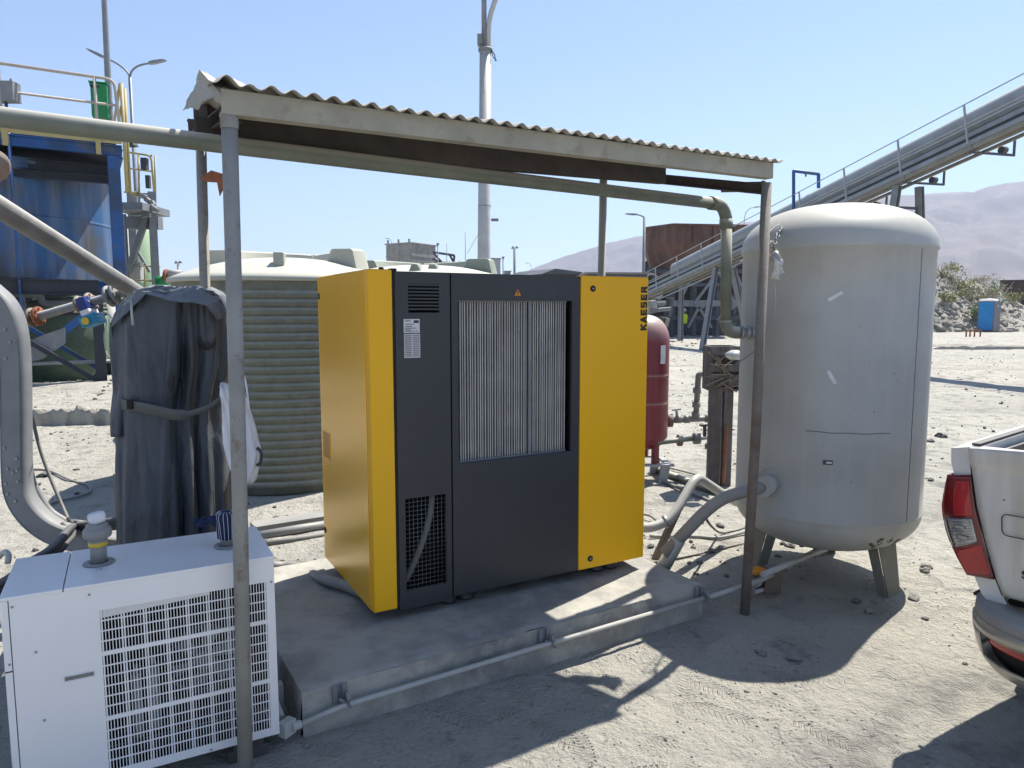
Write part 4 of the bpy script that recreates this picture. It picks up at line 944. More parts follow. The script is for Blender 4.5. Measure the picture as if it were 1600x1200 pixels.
tcov = thing('covered_unit', 'tall shape shrouded in a charcoal tarpaulin tied around its waist with a strap', 'covered machine', Vector((-1.97,3.82,0)))
ys_ = []
for i in range(len(prof_px)-1):
    (y0,l0,r0),(y1,l1,r1) = prof_px[i], prof_px[i+1]
    for k in range(4): t = k/4; ys_.append((y0+(y1-y0)*t, l0+(l1-l0)*t, r0+(r1-r0)*t))
ys_.append(prof_px[-1])
rings = [tarp_ring(*y) for y in ys_]
mb = MB(); n = len(rings[0])
base = [Vector((p.x,p.y,0.06+0.01*math.sin(i))) for i, p in enumerate(rings[0])]
rings = [base] + rings
vs = [p for r_ in rings for p in r_]
# top cap collapses toward the middle
c_top = sum(rings[-1], Vector())/n
for s_, dz in ((0.75,0.015),(0.4,0.02),(0.05,0.012)):
    vs += [c_top + (p-c_top)*s_ + Z*(dz+0.008*math.sin(i*0.6)) for i, p in enumerate(rings[-1])]
rows_n = len(rings)+3
fs = [(i*n+k, i*n+(k+1) % n, (i+1)*n+(k+1) % n, (i+1)*n+k) for i in range(rows_n-1) for k in range(n)]
mb.add(vs, fs, True); build('tarpaulin', mb, m_tarp, tcov, solid=0.003, recalc=False)
tx2 = bpy.data.textures.new('crease', 'CLOUDS'); tx2.noise_scale = 0.09
# upper flap folded over the top with a lower hem
mb = MB()
F = {0:A(172,512,3.37),1:A(190,478,3.37),2:A(212,450,3.39),3:A(255,449,3.43),4:A(300,451,3.37),5:A(322,458,3.34),6:A(345,468,3.39),7:A(357,492,3.43),8:A(240,452,3.88),9:A(345,462,3.88),10:A(200,488,3.29),11:A(228,458,3.27),12:A(262,470,3.25),13:A(300,473,3.24),14:A(322,478,3.25),15:A(214,478,3.23),16:A(340,500,3.31)}
tri = [(0,1,10),(1,2,11),(1,11,10),(2,3,11),(3,12,11),(3,4,12),(4,13,12),(4,5,13),(5,14,13),(5,6,14),(6,7,16),(6,16,14),(2,8,3),(3,8,9),(3,9,4),(4,9,5),(5,9,6),(6,9,7)]
mb.add([F[i] for i in range(17)], tri, False); o = build('top_flap', mb, m_tarp, tcov, solid=0.004)
md = o.modifiers.new('sub', 'SUBSURF'); md.subdivision_type = 'SIMPLE'; md.levels = md.render_levels = 3; o.modifiers.move(1, 0)
md = o.modifiers.new('dent', 'DISPLACE'); md.texture = tx2; md.strength = 0.012; md.mid_level = 0.5; o.modifiers.move(2, 1)
# hanging side flap at left
mb = MB()
def lf(u, v):
    y = 505 + v*178; x = 172 + 5*math.sin(v*5) + u*26 + v*6; return A(x, y, 3.38 + 0.03*math.sin(u*4+v*3) + u*0.01)
mb.grid(lf, 10, 26); build('side_flap', mb, m_tarp, tcov, solid=0.003, recalc=False)
# knot cloth round the post and strap
pk = A(318,474,3.40)
mb = MB(); vs = []; fs = []; nn2 = 36; pr = [(0.030,0.06),(0.034,0.04),(0.034,0.01),(0.038,-0.03),(0.046,-0.09),(0.046,-0.15),(0.010,-0.22)]
for r_, h_ in pr:
    for k in range(nn2):
        t = 2*PI*k/nn2; q = r_*(1+0.22*math.sin(6*t+h_*9)+0.1*math.sin(11*t)); vs.append(pk+Vector((math.cos(t)*q,math.sin(t)*q*0.8+0.02,h_)))
for i in range(len(pr)-1):
    for k in range(nn2): fs.append((i*nn2+k, i*nn2+(k+1) % nn2, (i+1)*nn2+(k+1) % nn2, (i+1)*nn2+k))
mb.add(vs, fs, True); build('gathered_cloth', mb, m_tarp, tcov, solid=0.003, recalc=False)
mb = MB(); sp = [(176,628,3.560),(186,630,3.400),(200,634,3.300),(225,638,3.255),(255,645,3.245),(280,649,3.250),(305,644,3.260),(330,634,3.280),(350,618,3.320),(366,604,3.360),(374,597,3.420)]
for i in range(len(sp)-1):
    pass
cpt = spline([A(*q) for q in sp], 4); wdt = 0.026
vs = []; fs = []
for i, p in enumerate(cpt):
    ww = wdt if i < 22 else wdt*0.55; vs += [p+Z*ww, p-Z*ww*0.9+Vector((0,-0.002,0))]
for i in range(len(cpt)-1): fs.append((2*i,2*i+2,2*i+3,2*i+1))
mb.add(vs, fs, True); build('strap', mb, m_strap, tcov, solid=0.003, recalc=False)
mb = MB(); mb.box((-0.012,-0.006,-0.022),(0.012,0.006,0.022), Matrix.Translation(A(203,632,3.27))); build('buckle', mb, m_black, tcov)
mb = MB(); mb.tube([A(205,470,3.24),A(206,490,3.23),A(208,508,3.23)], 0.006, 8); build('tie_cord', mb, m_pvcw, tcov)
# under frame of covered unit
skd = thing('steel_skid', 'dark low steel skid frame behind the white unit', 'skid', Vector((-2.5,3.95,0)))
mb = MB(); a_ = A(100,868,3.9); a_.z = 0; b_ = Vector((-1.7,4.1,0)); mb.beam(Vector((-2.62,3.75,0.17)), Vector((-1.6,4.15,0.17)), 0.06, 0.12); mb.beam(Vector((-2.62,4.15,0.17)), Vector((-1.6,4.5,0.17)), 0.06, 0.12); build('rail', mb, m_green, skd)
mb = MB(); mb.box((-2.55,3.9,0.0),(-1.75,4.25,0.105)); build('plinth', mb, m_trim, skd)
mb = MB(); mb.beam(A(182,740,3.95), Vector((A(182,740,3.95).x,3.95,0.2)), 0.035, 0.02, V); mb.beam(A(196,850,3.9), A(182,850,3.9), 0.02, 0.02); build('upright', mb, m_galv, skd)
# white cloth bag hanging behind the front post
mb = MB()
bagp = [(598,352,366),(612,350,374),(628,352,382),(645,352,389),(665,352,394),(690,354,399),(705,357,405),(720,362,403),(735,368,400),(748,378,396),(755,388,392)]
vs = []; fs = []; n2 = 40
for i, (y, l, r_) in enumerate(bagp):
    a, b = A(l, y, 3.05), A(r_, y, 3.05); c = (a+b)/2; hw = (b-a).length/2
    for k in range(n2):
        t = 2*PI*k/n2; q = 1+0.16*(abs(((t*1.6+i*0.11) % 1)-0.5)*2-0.5)+0.10*(abs(((t*2.9-i*0.07) % 1)-0.5)*2-0.5)+0.12*noise.noise(Vector((math.cos(t)*2,math.sin(t)*2,i*0.5)))
        vs.append(c+Vector((math.cos(t)*hw*min(q,1.08), math.sin(t)*0.085*q, 0.006*math.sin(4*t+i))))
for i in range(len(bagp)-1):
    for k in range(n2): fs.append((i*n2+k, i*n2+(k+1) % n2, (i+1)*n2+(k+1) % n2, (i+1)*n2+k))
mb.add(vs, fs, True)
bag = thing('cloth_bag', 'white cloth bag hanging behind the shelter post beside the tarpaulin', 'bag', A(380,755,3.05))
build('sack', mb, m_bag, bag, solid=0.003, recalc=False)
mb = MB(); mb.tube(spline([A(372,556,3.1),A(384,598,3.02),A(389,640,3.01)],6), 0.004, 6); mb.tube(spline([A(372,556,3.1),A(362,590,3.02),A(356,640,3.01)],6), 0.004, 6); build('drawstring', mb, m_bag, bag)
mb = MB(); mb.tube(spline([A(402,700,3.03),A(408,707,3.02),A(407,722,3.02),A(402,727,3.03)],6), 0.007, 6); build('torn_tab', mb, m_cloth, bag)

# ================================================================== CABLE TRAY, CABLES, DIAGONAL PIPE (left)
ct = thing('cable_tray', 'curved galvanised steel tray side with bolts sweeping down at the left edge', 'cable tray', Vector((-2.9,3.75,0)))
TY = 3.80
outer = [A(x,y,TY) for x,y in ((-14,488),(-4,500),(0,540),(2,700),(6,765),(22,805),(45,828),(70,843),(110,848))]
def band(cx, wdt_, Y0, off, name, mat, dpt, lbl=None):
    pts = spline([A(x, y, Y0) for x, y in cx], 6); vs = []; fs = []
    for i, p in enumerate(pts):
        t = (pts[min(i+1,len(pts)-1)]-pts[max(i-1,0)]); t.y = 0; t.normalize(); nrm = Vector((t.z,0,-t.x))
        for sgn in (-1,1):
            for dy in (0, dpt): vs.append(p + nrm*sgn*wdt_/2 + Vector((0,dy+off,0)))
    for i in range(len(pts)-1):
        b = i*4
        fs += [(b,b+4,b+6,b+2),(b+1,b+3,b+7,b+5),(b,b+1,b+5,b+4),(b+2,b+6,b+7,b+3)]
    fs += [(0,2,3,1),(len(vs)-4,len(vs)-3,len(vs)-1,len(vs)-2)]
    return build(name, MB().add(vs, fs, False), mat, ct, label=lbl, bevel=0.002)
cx = [(-30,455),(-6,478),(8,510),(14,560),(16,640),(17,730),(22,775),(42,808),(72,832),(110,846),(160,856),(215,862)]
band(cx, 0.105, TY, 0, 'side_rail', m_grey, 0.004)
for sg in (-1, 1):
    pass
def offs(cx, d):
    pts = [A(x, y, TY) for x, y in cx]; pts = spline(pts, 6); out = []
    for i, p in enumerate(pts):
        t = (pts[min(i+1,len(pts)-1)]-pts[max(i-1,0)]); t.y = 0; t.normalize(); out.append(p + Vector((t.z,0,-t.x))*d)
    return out
for d in (-0.052, 0.052):
    pts = offs(cx, d); vs = []; fs = []
    for p in pts: vs += [p+Vector((0,-0.004,0)), p+Vector((0,0.10 if d < 0 else 0.02,0))]
    for i in range(len(pts)-1): fs.append((2*i,2*i+1,2*i+3,2*i+2))
    build('flange', MB().add(vs, fs, True), m_grey, ct, solid=0.003, recalc=False)
mb = MB()
for x, y in ((7,700),(26,717),(12,733),(28,752),(20,738),(27,735),(9,756),(24,783),(12,772),(8,515),(16,535),(9,560)): 
    p = A(x, y, TY-0.001); mb.cyl(p, p+Vector((0,-0.006,0)), 0.0075, 10)
build('bolts', mb, m_galv, ct)
def cable(pts, r, mat, label, cat='cable', group=None, name='cable', n=8):
    return tag(build(name, MB().tube(spline(pts, 8), r, n), mat), label, cat, group)
cable([A(-12,478,3.95),A(10,490,3.95),A(26,520,3.95),A(37,565,3.95),A(38,610,3.95),A(31,650,3.95),A(34,700,3.96),A(50,752,3.97),A(75,795,3.98),A(108,818,3.98)], 0.020, m_grey, 'thick grey cable following the inside of the curved tray')
cable([A(38,600,4.1),A(50,650,4.1),A(62,700,4.1),A(78,745,4.08),A(95,785,4.05),A(107,812,4.0)], 0.0095, m_hose, 'taut grey cable slanting down from the tray to the cable bundle')
cable([A(32,640,4.0),A(34,690,4.0),A(44,735,4.0),A(60,770,4.0),A(85,800,4.0),A(110,825,3.95)], 0.009, m_trim, 'longest dark cable, hugging the inner curve of the tray')
cable([A(34,560,4.0),A(33,640,4.05),A(45,705,4.05),A(56,760,4.05),A(64,795,4.0)], 0.007, m_hose, 'thin pale cable hanging in a loose line beside the tray')
cable([A(33,620,3.98),A(30,680,3.98),A(38,745,3.98),A(56,785,3.98),A(90,815,3.95)], 0.008, m_trim, 'second dark cable lying against the curved tray, ending before the knot')
cable([G(40,733,0.02),G(75,735,0.02),G(110,750,0.02),G(137,758,0.02),G(141,768,0.02),G(125,775,0.02),G(95,782,0.02),G(70,790,0.02)], 0.012, m_hose, 'pale hose looped on the ground beyond the curved tray', 'hose', name='hose')
for k, (dy, dx) in enumerate(((0,0),(7,-4),(13,4),(20,-2))):
    cable([A(118,822+dy*0.3,3.9), A(150,818+dy*0.5,3.7), A(190,812+dy*0.6,3.55)][::-1] + [A(108+dx,828+dy,3.6), A(80,858+dy,3.2), A(45,880+dy,2.95), A(18,902+dy,2.85), A(-30,930+dy,2.75)], 0.020-0.003*k, m_steeld, ['thick blue black hose running from the tarpaulin towards the left edge','blue black hose second from top in the bundle behind the white unit','dark hose third from top in the bundle behind the white unit','thinnest lowest dark hose in the bundle behind the white unit'][k], 'hose', 'dark hoses bundled behind the white unit', 'hose')
mb = MB(); 
for k in range(7):
    t = k/6*2*PI; p = A(108,822,3.88); mb.tube([p+Vector((0.05*math.cos(t),0.03*math.sin(t),0.03*math.sin(t*2))), p+Vector((0.05*math.cos(t+1.2),0.03*math.sin(t+1.2),-0.03)), p+Vector((0.06*math.cos(t+2),0.03,0.04*math.cos(t)))], 0.010, 8)
tag(build('cable_tie_knot', mb, m_steeld), 'dark knot of cable ends where the bundle meets the curved tray', 'cable knot')
tag(build('pipe_offcut', MB().tube(bend([A(-10,878,2.95),A(8,860,2.95),A(14,868,2.9),A(12,880,2.88)],0.04), 0.012, 8), m_pvcw), 'short white bent pipe lying at the left edge above the white unit', 'pipe')
dp = thing('diagonal_pipe', 'thick dusty pipe sloping down from the left edge to the tarpaulin', 'pipe', A(215,452,4.0))
p1, p2 = A(0,325,2.75), A(222,462,3.95); dd = (p2-p1).normalized()
mb = MB(); mb.tube([p1-dd*1.8, p2], 0.042, 28); build('pipe_run', mb, m_dpipe, dp)
# flanged valve line
fl = thing('valve_line', 'small dusty pipeline with rusty bolted flanges crossing at the left', 'pipe', A(100,480,4.3))
FY = 4.35
vp = [A(-20,492,FY),A(30,497,FY),A(60,494,FY),A(110,480,FY),A(150,470,FY),A(185,459,FY),A(215,452,FY)]
mb = MB(); mb.tube(spline(vp,6), 0.026, 16); build('pipe_run', mb, m_dpipe, fl)
def flg(px, py, mat, r_=0.062, w_=0.015, tilt=(1,0,0.25)):
    p = A(px, py, FY); d = Vector(tilt).normalized(); mb = MB(); mb.lathe([(0.02,-w_/2),(r_,-w_/2),(r_,w_/2),(0.02,w_/2)], p, 24, axis=d)
    s_ = d.cross(Vector((0,1,0))).normalized(); u_ = Vector((0,1,0))
    for k in range(8):
        t = k*PI/4; q = p + (s_*math.cos(t)+u_*math.sin(t))*(r_*0.78); mb.cyl(q-d*0.016, q+d*0.016, 0.008, 6)
    build('flange', mb, mat, fl)
for px, py, mt, tl in ((12,491,m_flange,(1,0,0.0)),(24,497,m_flange,(1,0,-0.1)),(50,496,m_flange,(1,0,0.05)),(60,494,m_rust,(1,0,0.1)),(126,477,m_flange,(1,0,0.35)),(142,472,m_flange,(1,0,0.35)),(172,463,m_grey,(1,0,0.35)),(182,459,m_grey,(1,0,0.35)),(199,453,m_grey,(1,0,0.1)),(205,453,m_grey,(1,0,0.1))): flg(px, py, mt, tilt=tl, r_=0.066 if px > 160 else 0.058)
mb = MB(); mt_ = Matrix.Translation(A(134,474,FY-0.03)) @ Matrix.Rotation(-0.35,4,'Y'); mb.box((-0.028,-0.05,-0.04),(0.028,0.05,0.035), mt_); mb.m = 1; mb.box((-0.0275,-0.051,-0.075),(0.0275,0.05,-0.041), mt_); mb.m = 2; build('actuator', mb, [m_navy, m_bag], fl, bevel=0.004)
mb = MB(); mb.box((-0.05,-0.06,-0.14),(0.055,0.05,-0.075), mt_); ac = build('actuator', mb, m_cyan, fl, bevel=0.008)
mb = MB(); p = mt_ @ Vector((-0.005,-0.06,-0.11)); mb.cyl(p, p+Vector((0,-0.018,0)), 0.022, 18); build('cap', mb, m_ycap, ac)
mb = MB(); mb.tube(spline([A(152,490,FY-0.05),A(163,488,4.3),A(172,494,4.25),A(176,503,4.2)],6), 0.004, 6); mb.tube(spline([A(152,494,FY-0.05),A(166,500,4.3),A(163,525,4.25),A(166,550,4.2),A(172,560,4.2)],6), 0.004, 6); build('signal_wire', mb, m_pvcw, fl)

# ================================================================== WATER TANKS
def water_tank(c, R0, z0, z1, nr, label, lidmat, name='water_tank', rot=0.0, bodymat=None):
    t_ = thing(name, label, 'water tank', c)
    prof = [(R0*0.97, z0), (R0, z0+0.01)]
    h = (z1-z0-0.16)/nr; z = z0+0.06
    for k in range(nr):
        for q, dr_ in ((0.0,0.0),(0.12,0.018),(0.2,0.022),(0.62,0.022),(0.72,0.016),(0.82,0.0)): prof.append((R0-0.03+dr_, z+h*q))
        z += h
    prof += [(R0-0.03, z), (R0-0.02, z1-0.02)]
    mb = MB(); mb.lathe(prof, c, 120); build('wall', mb, bodymat or m_poly, t_)
    dm = [(R0-0.02,z1-0.02),(R0+0.012,z1-0.02),(R0+0.02,z1),(R0+0.012,z1+0.025)]
    H_ = 0.23
    for k in range(1,15):
        t = k/14; dm.append(((R0+0.012)*(1-t), z1+0.025+H_*(1-(1-t)**2.2)))
    mb = MB(); mb.lathe(dm, c, 120); lid = build('lid', mb, lidmat, t_)
    def hz(r_): 
        t = 1-r_/(R0+0.012); return z1+0.025+H_*(1-(1-t)**2.2)
    return t_, lid, hz
WC = Vector((-2.385, 7.62, 0))
wt, wlid, whz = water_tank(WC, 1.13, 0.0, 2.01, 24, 'big ribbed olive water tank with a bright dusty lid behind the cabinet', m_polylid)
def ring_rib(c, hz, r0, r1, a0, a1, hgt, mat, par, edge=0.03):
    mb = MB(); n = 40; vs = []; fs = []; sec = []
    for i in range(n+1):
        a = R(a0+(a1-a0)*i/n); s = math.sin(PI*i/n)**0.35 if 0 < i < n else 0.55
        cs = Vector((math.cos(a), math.sin(a), 0)); hh = hgt*(0.75+0.25*s)
        for rr_, zz_ in ((r0-0.05, hz(r0-0.05)-0.02), (r0, hz(r0)+hh*0.92), (r0+edge, hz(r0)+hh), (r1-edge, hz(r0)+hh*0.97), (r1, hz(r0)+hh*0.85), (r1+0.05, hz(r1+0.05)-0.02)):
            vs.append(c + cs*rr_ + Z*zz_)
    m_ = 6
    for i in range(n):
        for k in range(m_-1): fs.append((i*m_+k, (i+1)*m_+k, (i+1)*m_+k+1, i*m_+k+1))
    fs.append(tuple(range(m_))); fs.append(tuple(range(n*m_, n*m_+m_))[::-1])
    mb.add(vs, fs, False); return build('lid_ridge', mb, mat, par, bevel=0.006)
tocam = math.degrees(math.atan2(-WC.y, -WC.x))
ring_rib(WC, whz, 0.56, 0.82, tocam+52, tocam+146, 0.15, m_polylid, wlid); ring_rib(WC, whz, 0.56, 0.82, tocam+149, tocam+258, 0.15, m_polylid, wlid)
for s0_, s1_ in ((tocam+20, tocam-35+90-20),):
    pass
mb = MB(); c_ = WC + Vector((math.cos(R(tocam-4)), math.sin(R(tocam-4)), 0))*0.80; mb.box((-0.05,-0.09,0),(0.05,0.09,0.14), Matrix.Translation(c_+Z*(whz(0.80)-0.03)) @ Matrix.Rotation(R(tocam+85),4,'Z')); build('lid_lug', mb, m_polylid, wlid, bevel=0.02)
# second tank behind, right
WC2 = Vector((-1.15, 9.3, 0))
wt2, wlid2, whz2 = water_tank(WC2, 1.28, 0.0, 2.04, 22, 'further ribbed water tank with grey green ridged lid, mostly hidden behind the cabinet', m_polylid)
tc2 = math.degrees(math.atan2(-WC2.y, -WC2.x))
ring_rib(WC2, whz2, 0.62, 0.92, tc2+62, tc2+178, 0.13, m_polyg, wlid2); ring_rib(WC2, whz2, 0.62, 0.92, tc2+182, tc2+262, 0.13, m_polyg, wlid2)
for px, Y in ((648,8.35),(676,8.5)):
    p = A(px,425,Y); mb = MB(); mb.prism([p+Vector((-0.12,0,-0.12)),p+Vector((0.14,0,-0.12)),p+Vector((0.03,0,0.10)),p+Vector((-0.04,0,0.10))],(0.02,0.16,0)); build('lid_lug', mb, m_polyg, wlid2, bevel=0.02)
# third tank, left and behind: only its lid edge shows
WC3 = Vector((-3.75, 10.3, 0))
wt3, wlid3, whz3 = water_tank(WC3, 0.78, 0.0, 1.95, 12, 'small dark green water tank peeking out left of the big ribbed one', m_polyg, bodymat=m_green)
wp = thing('outlet_pipe', 'black plastic pipe and square yard drain in front of the ribbed water tank', 'pipe', G(440,850))
mb = MB(); mb.tube([G(402,838,0.03), G(470,826,0.03), G(540,815,0.03)], 0.035, 12); build('pipe_run', mb, m_pvc, wp)
mb = MB(); mb.tube([G(415,850,0.02), G(520,833,0.02)], 0.02, 10); build('pipe_run', mb, m_hose, wp)
kb = MB(); kb.beam(G(395,826,0.03), G(560,800,0.03), 0.18, 0.07); tag(build('low_kerb', kb, m_conc), 'low concrete kerb on the ground in front of the ribbed water tank', 'kerb')
cable([G(425,884,0.035), G(460,886,0.04), G(500,903,0.22), G(540,915,0.24), G(585,930,0.24), G(630,925,0.24), Vector((-0.35,4.2,0.22))], 0.030, m_pvc, 'fat pale hose crossing the slab and passing under the cabinet', 'hose', name='hose', n=14)

# ================================================================== RED PRESSURE VESSEL AND YARD PIPING
RV = Vector((1.31, 7.2, 0)); rr0 = 0.272
rv = thing('red_vessel', 'crimson upright pressure vessel with dusty domed top beside the cabinet', 'pressure vessel', RV)
prof = dome(rr0, 0.17, 0.48, -1)[::-1] + [(rr0,0.50),(rr0,0.76),(rr0,0.779),(rr0+0.004,0.785),(rr0+0.004,0.795),(rr0,0.801),(rr0,0.82),(rr0,1.04),(rr0,1.059),(rr0+0.004,1.065),(rr0+0.004,1.075),(rr0,1.081),(rr0,1.10),(rr0,1.39),(rr0,1.405)] + dome(rr0, 0.27, 1.41)
mb = MB(); mb.lathe(prof, RV, 64); build('shell', mb, m_red, rv)
p = RV + Vector((0.165,-0.218,1.20)); n_ = Vector((0.165,-0.218,0)).normalized(); s_ = Vector((-n_.y,n_.x,0)); mb = MB(); mb.prism([p+n_*0.004-s_*0.035, p+n_*0.004+s_*0.035, p+n_*0.004+s_*0.035+Z*0.18, p+n_*0.004-s_*0.035+Z*0.18], n_*0.002); build('label_plate', mb, m_paper, rv)
for k in range(3):
    t = R(-55+120*k); n_ = Vector((math.cos(t),math.sin(t),0)); mb = MB(); mb.beam(RV+n_*0.21+Z*0.20, RV+n_*0.21+Z*0.42, 0.06, 0.05, n_); build('leg', mb, m_red, rv)
fr = thing('steel_stand', 'grey angle steel stand carrying the crimson vessel', 'stand', RV)
for sx, sy in ((-1,-1),(1,-1),(1,1),(-1,1)):
    mb = MB(); a_ = RV+Vector((sx*0.22,sy*0.22,0.19)); b_ = RV+Vector((sx*0.19,sy*0.22,0.0)); mb.beam(a_, b_, 0.11, 0.012, V); mb.beam(a_+Vector((0,0.05,0)), b_+Vector((0,0.05,0)), 0.012, 0.10, V); build('leg', mb, m_lgrey, fr)
mb = MB()
for sy in (-1,1): mb.beam(RV+Vector((-0.3,sy*0.22,0.19)), RV+Vector((0.3,sy*0.22,0.19)), 0.06, 0.02)
for sx in (-1,1): mb.beam(RV+Vector((sx*0.25,-0.18,0.188)), RV+Vector((sx*0.25,0.18,0.188)), 0.06, 0.02)
build('frame', mb, m_lgrey, fr)
pv_ = thing('pvc_riser', 'grey plastic pipe riser with elbow standing between red vessel and wooden box', 'pipe', A(1090,660,7.3))
PY = 7.3
mb = MB(); mb.tube([A(1040,657,PY),A(1125,653,PY)], 0.030, 14); build('pipe_run', mb, m_pvc, pv_)
mb = MB(); mb.tube(bend([A(1087,655,PY),A(1091,590,PY),A(1092,584,PY),A(1120,583,PY)],0.06), 0.030, 14); build('pipe_run', mb, m_pvc, pv_)
for x, y, ax in ((1088,632,(0,0,1)),(1089,610,(0,0,1)),(1073,655,(1,0,0)),(1106,654,(1,0,0)),(1060,655,(1,0,0)),(1087,648,(0,0,1))):
    mb = MB(); mb.lathe([(0.03,-0.03),(0.042,-0.028),(0.042,0.028),(0.03,0.03)], A(x,y,PY), 18, axis=ax); build('coupling', mb, m_pvc, pv_)
mb = MB(); mb.cyl(A(1058,654,PY), A(1057,640,PY), 0.014, 10); mb.beam(A(1050,641,PY), A(1064,639,PY), 0.02, 0.015); build('tap_handle', mb, m_lgrey, pv_)
mb = MB(); mb.lathe([(0.02,-0.03),(0.07,-0.03),(0.07,0.03),(0.02,0.03)], A(1046,657,PY), 18, axis=(1,0,0)); build('flange', mb, m_flange, pv_)
yp_ = thing('yard_pipe', 'rusty flanged pipeline lying low behind the wooden box', 'pipe', G(1090,700))
mb = MB(); mb.tube([A(1025,692,7.0),A(1075,686,7.2),A(1135,680,7.5)], 0.026, 12); build('pipe_run', mb, m_pipe, yp_)
for x, y, m__ in ((1062,688,m_flange),(1087,685,m_grey),(1090,685,m_grey)):
    mb = MB(); mb.lathe([(0.02,-0.02),(0.06,-0.02),(0.06,0.02),(0.02,0.02)], A(x,y,7.2), 16, axis=(1,0.1,0)); build('flange', mb, m__, yp_)
mb = MB(); mb.beam(A(1101,682,7.2), A(1101,664,7.2), 0.03, 0.03); mb.beam(A(1095,665,7.2), A(1107,664,7.2), 0.02, 0.02); build('valve_stem', mb, m_trim, yp_)
for (pts, r_, lb) in (([G(1028,735,0.03),G(1070,750,0.03),G(1120,768,0.03)],0.035,'pale pipe on the ground right of the steel stand'), ([G(1030,750,0.02),G(1075,768,0.02),G(1115,785,0.02)],0.018,'thin pipe on the ground nearest to the leaning pipes'), ([G(1030,727,0.02),G(1085,741,0.02),G(1120,752,0.02)],0.010,'thin dark conduit lying beyond the pale ground pipe')):
    cable(pts, r_, m_pipe if r_ > 0.02 else m_hose, lb, 'pipe', 'pipes lying on the ground behind the leaning pipes', 'ground_pipe')
# wooden box on posts
wb = thing('wooden_box', 'weathered brown wooden box full of sticks on two wooden posts left of the tank', 'wooden box', Vector((2.04,6.85,0)))
WY = 6.85
for x0, x1 in ((1111,1129),(1133,1147)):
    mb = MB(); a_, b_ = A(x0,600,WY), A(x1,600,WY); mb.box((a_.x,WY,-0.03),(b_.x,WY+0.09,A(0,600,WY).z+0.1)); build('post', mb, m_wood, wb, bevel=0.004)
mb = MB(); zb_, zt2 = A(0,608,WY).z, A(0,541,WY).z; xl, xr = A(1109,600,WY).x, A(1156,600,WY).x
mb.box((xl,WY-0.02,zb_+0.03),(xr,WY-0.005,zb_+0.14)); mb.box((xl,WY-0.02,zb_+0.17),(xr,WY-0.005,zb_+0.24)); mb.box((xl,WY-0.02,zt2-0.09),(xr,WY-0.005,zt2)); mb.box((xl,WY-0.004,zb_),(xl+0.02,WY+0.28,zt2-0.002)); mb.box((xr-0.02,WY-0.004,zb_),(xr,WY+0.28,zt2-0.002)); mb.box((xl+0.021,WY+0.26,zb_),(xr-0.021,WY+0.28,zt2)); mb.box((xl,WY-0.004,zb_-0.02),(xr,WY+0.28,zb_-0.001)); mb.box((xl+0.02,WY+0.02,zb_+0.1),(xr-0.02,WY+0.25,zb_+0.2))
build('crate', mb, m_wood, wb, bevel=0.003)
mb = MB(); rg = random.Random(5)
for k in range(14): 
    p = Vector((rg.uniform(xl+0.03,xr-0.03), WY-0.028+rg.uniform(-0.01,0.004), rg.uniform(zb_+0.02,zt2-0.1))); d = Vector((rg.uniform(0.3,1), rg.uniform(-.05,.05), rg.uniform(-0.9,0.9))).normalized(); mb.beam(p-d*0.09, p+d*0.09, 0.012, 0.012)
build('sticks', mb, m_wooda, wb)
mb = MB(); mb.beam(A(1130,755,WY-0.12), A(1136,665,WY-0.03), 0.025, 0.02); tag(build('copper_rod', mb, m_rust), 'thin orange brown rod leaning between the wooden posts', 'rod')
blob([(A(1148,557,6.7)+Z*q, r_) for q, r_ in ((-0.03,0.05),(0.0,0.09),(0.03,0.08),(0.06,0.03))], m_clear, 'plastic_lump', wb, 3, 0.4)
# leaning pipes between cabinet and tank
qa = thing('tank_feed_pipe', 'grey pipe bending from the lower tank nozzle down to the slab corner', 'pipe', Vector((0.83,4.2,0)))
mb = MB(); pts = [q1+Vector((0.02,0.02,0)), A(1168,766,4.18), A(1118,782,4.19), A(1038,866,4.2)]
mb.tube(bend(pts, 0.16, 8), 0.037, 20); build('pipe_run', mb, m_pvc, qa)
e_ = A(1046,861,4.2); f_ = Vector((0.83,4.22,-0.02)); mb = MB(); mb.tube([A(1060,843,4.2), f_], 0.043, 20); build('sleeve', mb, m_pipe, qa, label='dusty olive lower end')
qb = thing('outlet_hose', 'fat pale hose rising from the cabinet and hooking over beside the leaning plank', 'hose', A(1010,830,4.35))
mb = MB(); mb.tube(bend([Vector((0.62,4.62,0.42)),A(1003,828,4.42),A(1040,817,4.46),A(1056,800,4.5),A(1088,744,4.66),A(1150,785,5.2)],0.085,7), 0.031, 18); build('hose_run', mb, m_pvcw, qb)
mb = MB(); mb.lathe([(0.035,-0.012),(0.042,-0.01),(0.042,0.01),(0.035,0.012)], A(1040,815,4.47), 20, axis=(1,0,0.3)); build('clamp', mb, m_galv, qb)
pk_ = MB(); pk_.beam(Vector((0.98,4.75,0.02)), A(1081,750,4.7), 0.06, 0.022, (0.6,-0.7,0.2)); tag(build('leaning_plank', pk_, m_wooda), 'narrow wooden plank leaning against the pale hose', 'plank')
cable([A(1100,795,4.5),A(1106,815,4.6),G(1125,832,0.03),G(1150,829,0.02),G(1170,822,0.02)], 0.008, m_trim, 'thin black cable drooping from the bent pipe towards the tank')
cable([G(1000,803,0.02),G(1015,806,0.03),G(1028,815,0.02)], 0.008, m_trim, 'short black cable on the ground just right of the cabinet')
cable([G(1015,838,0.02),G(1080,838,0.02),G(1125,840,0.02),G(1175,828,0.02)], 0.013, m_pvc, 'grey pipe lying on the ground between cabinet and tank', 'pipe', name='ground_pipe')
cable([G(1040,876,0.015),G(1090,866,0.015),G(1150,852,0.015),G(1200,842,0.015)], 0.008, m_trim, 'dark rod on the sunlit ground in front of the grey ground pipe', 'rod', name='steel_rod')
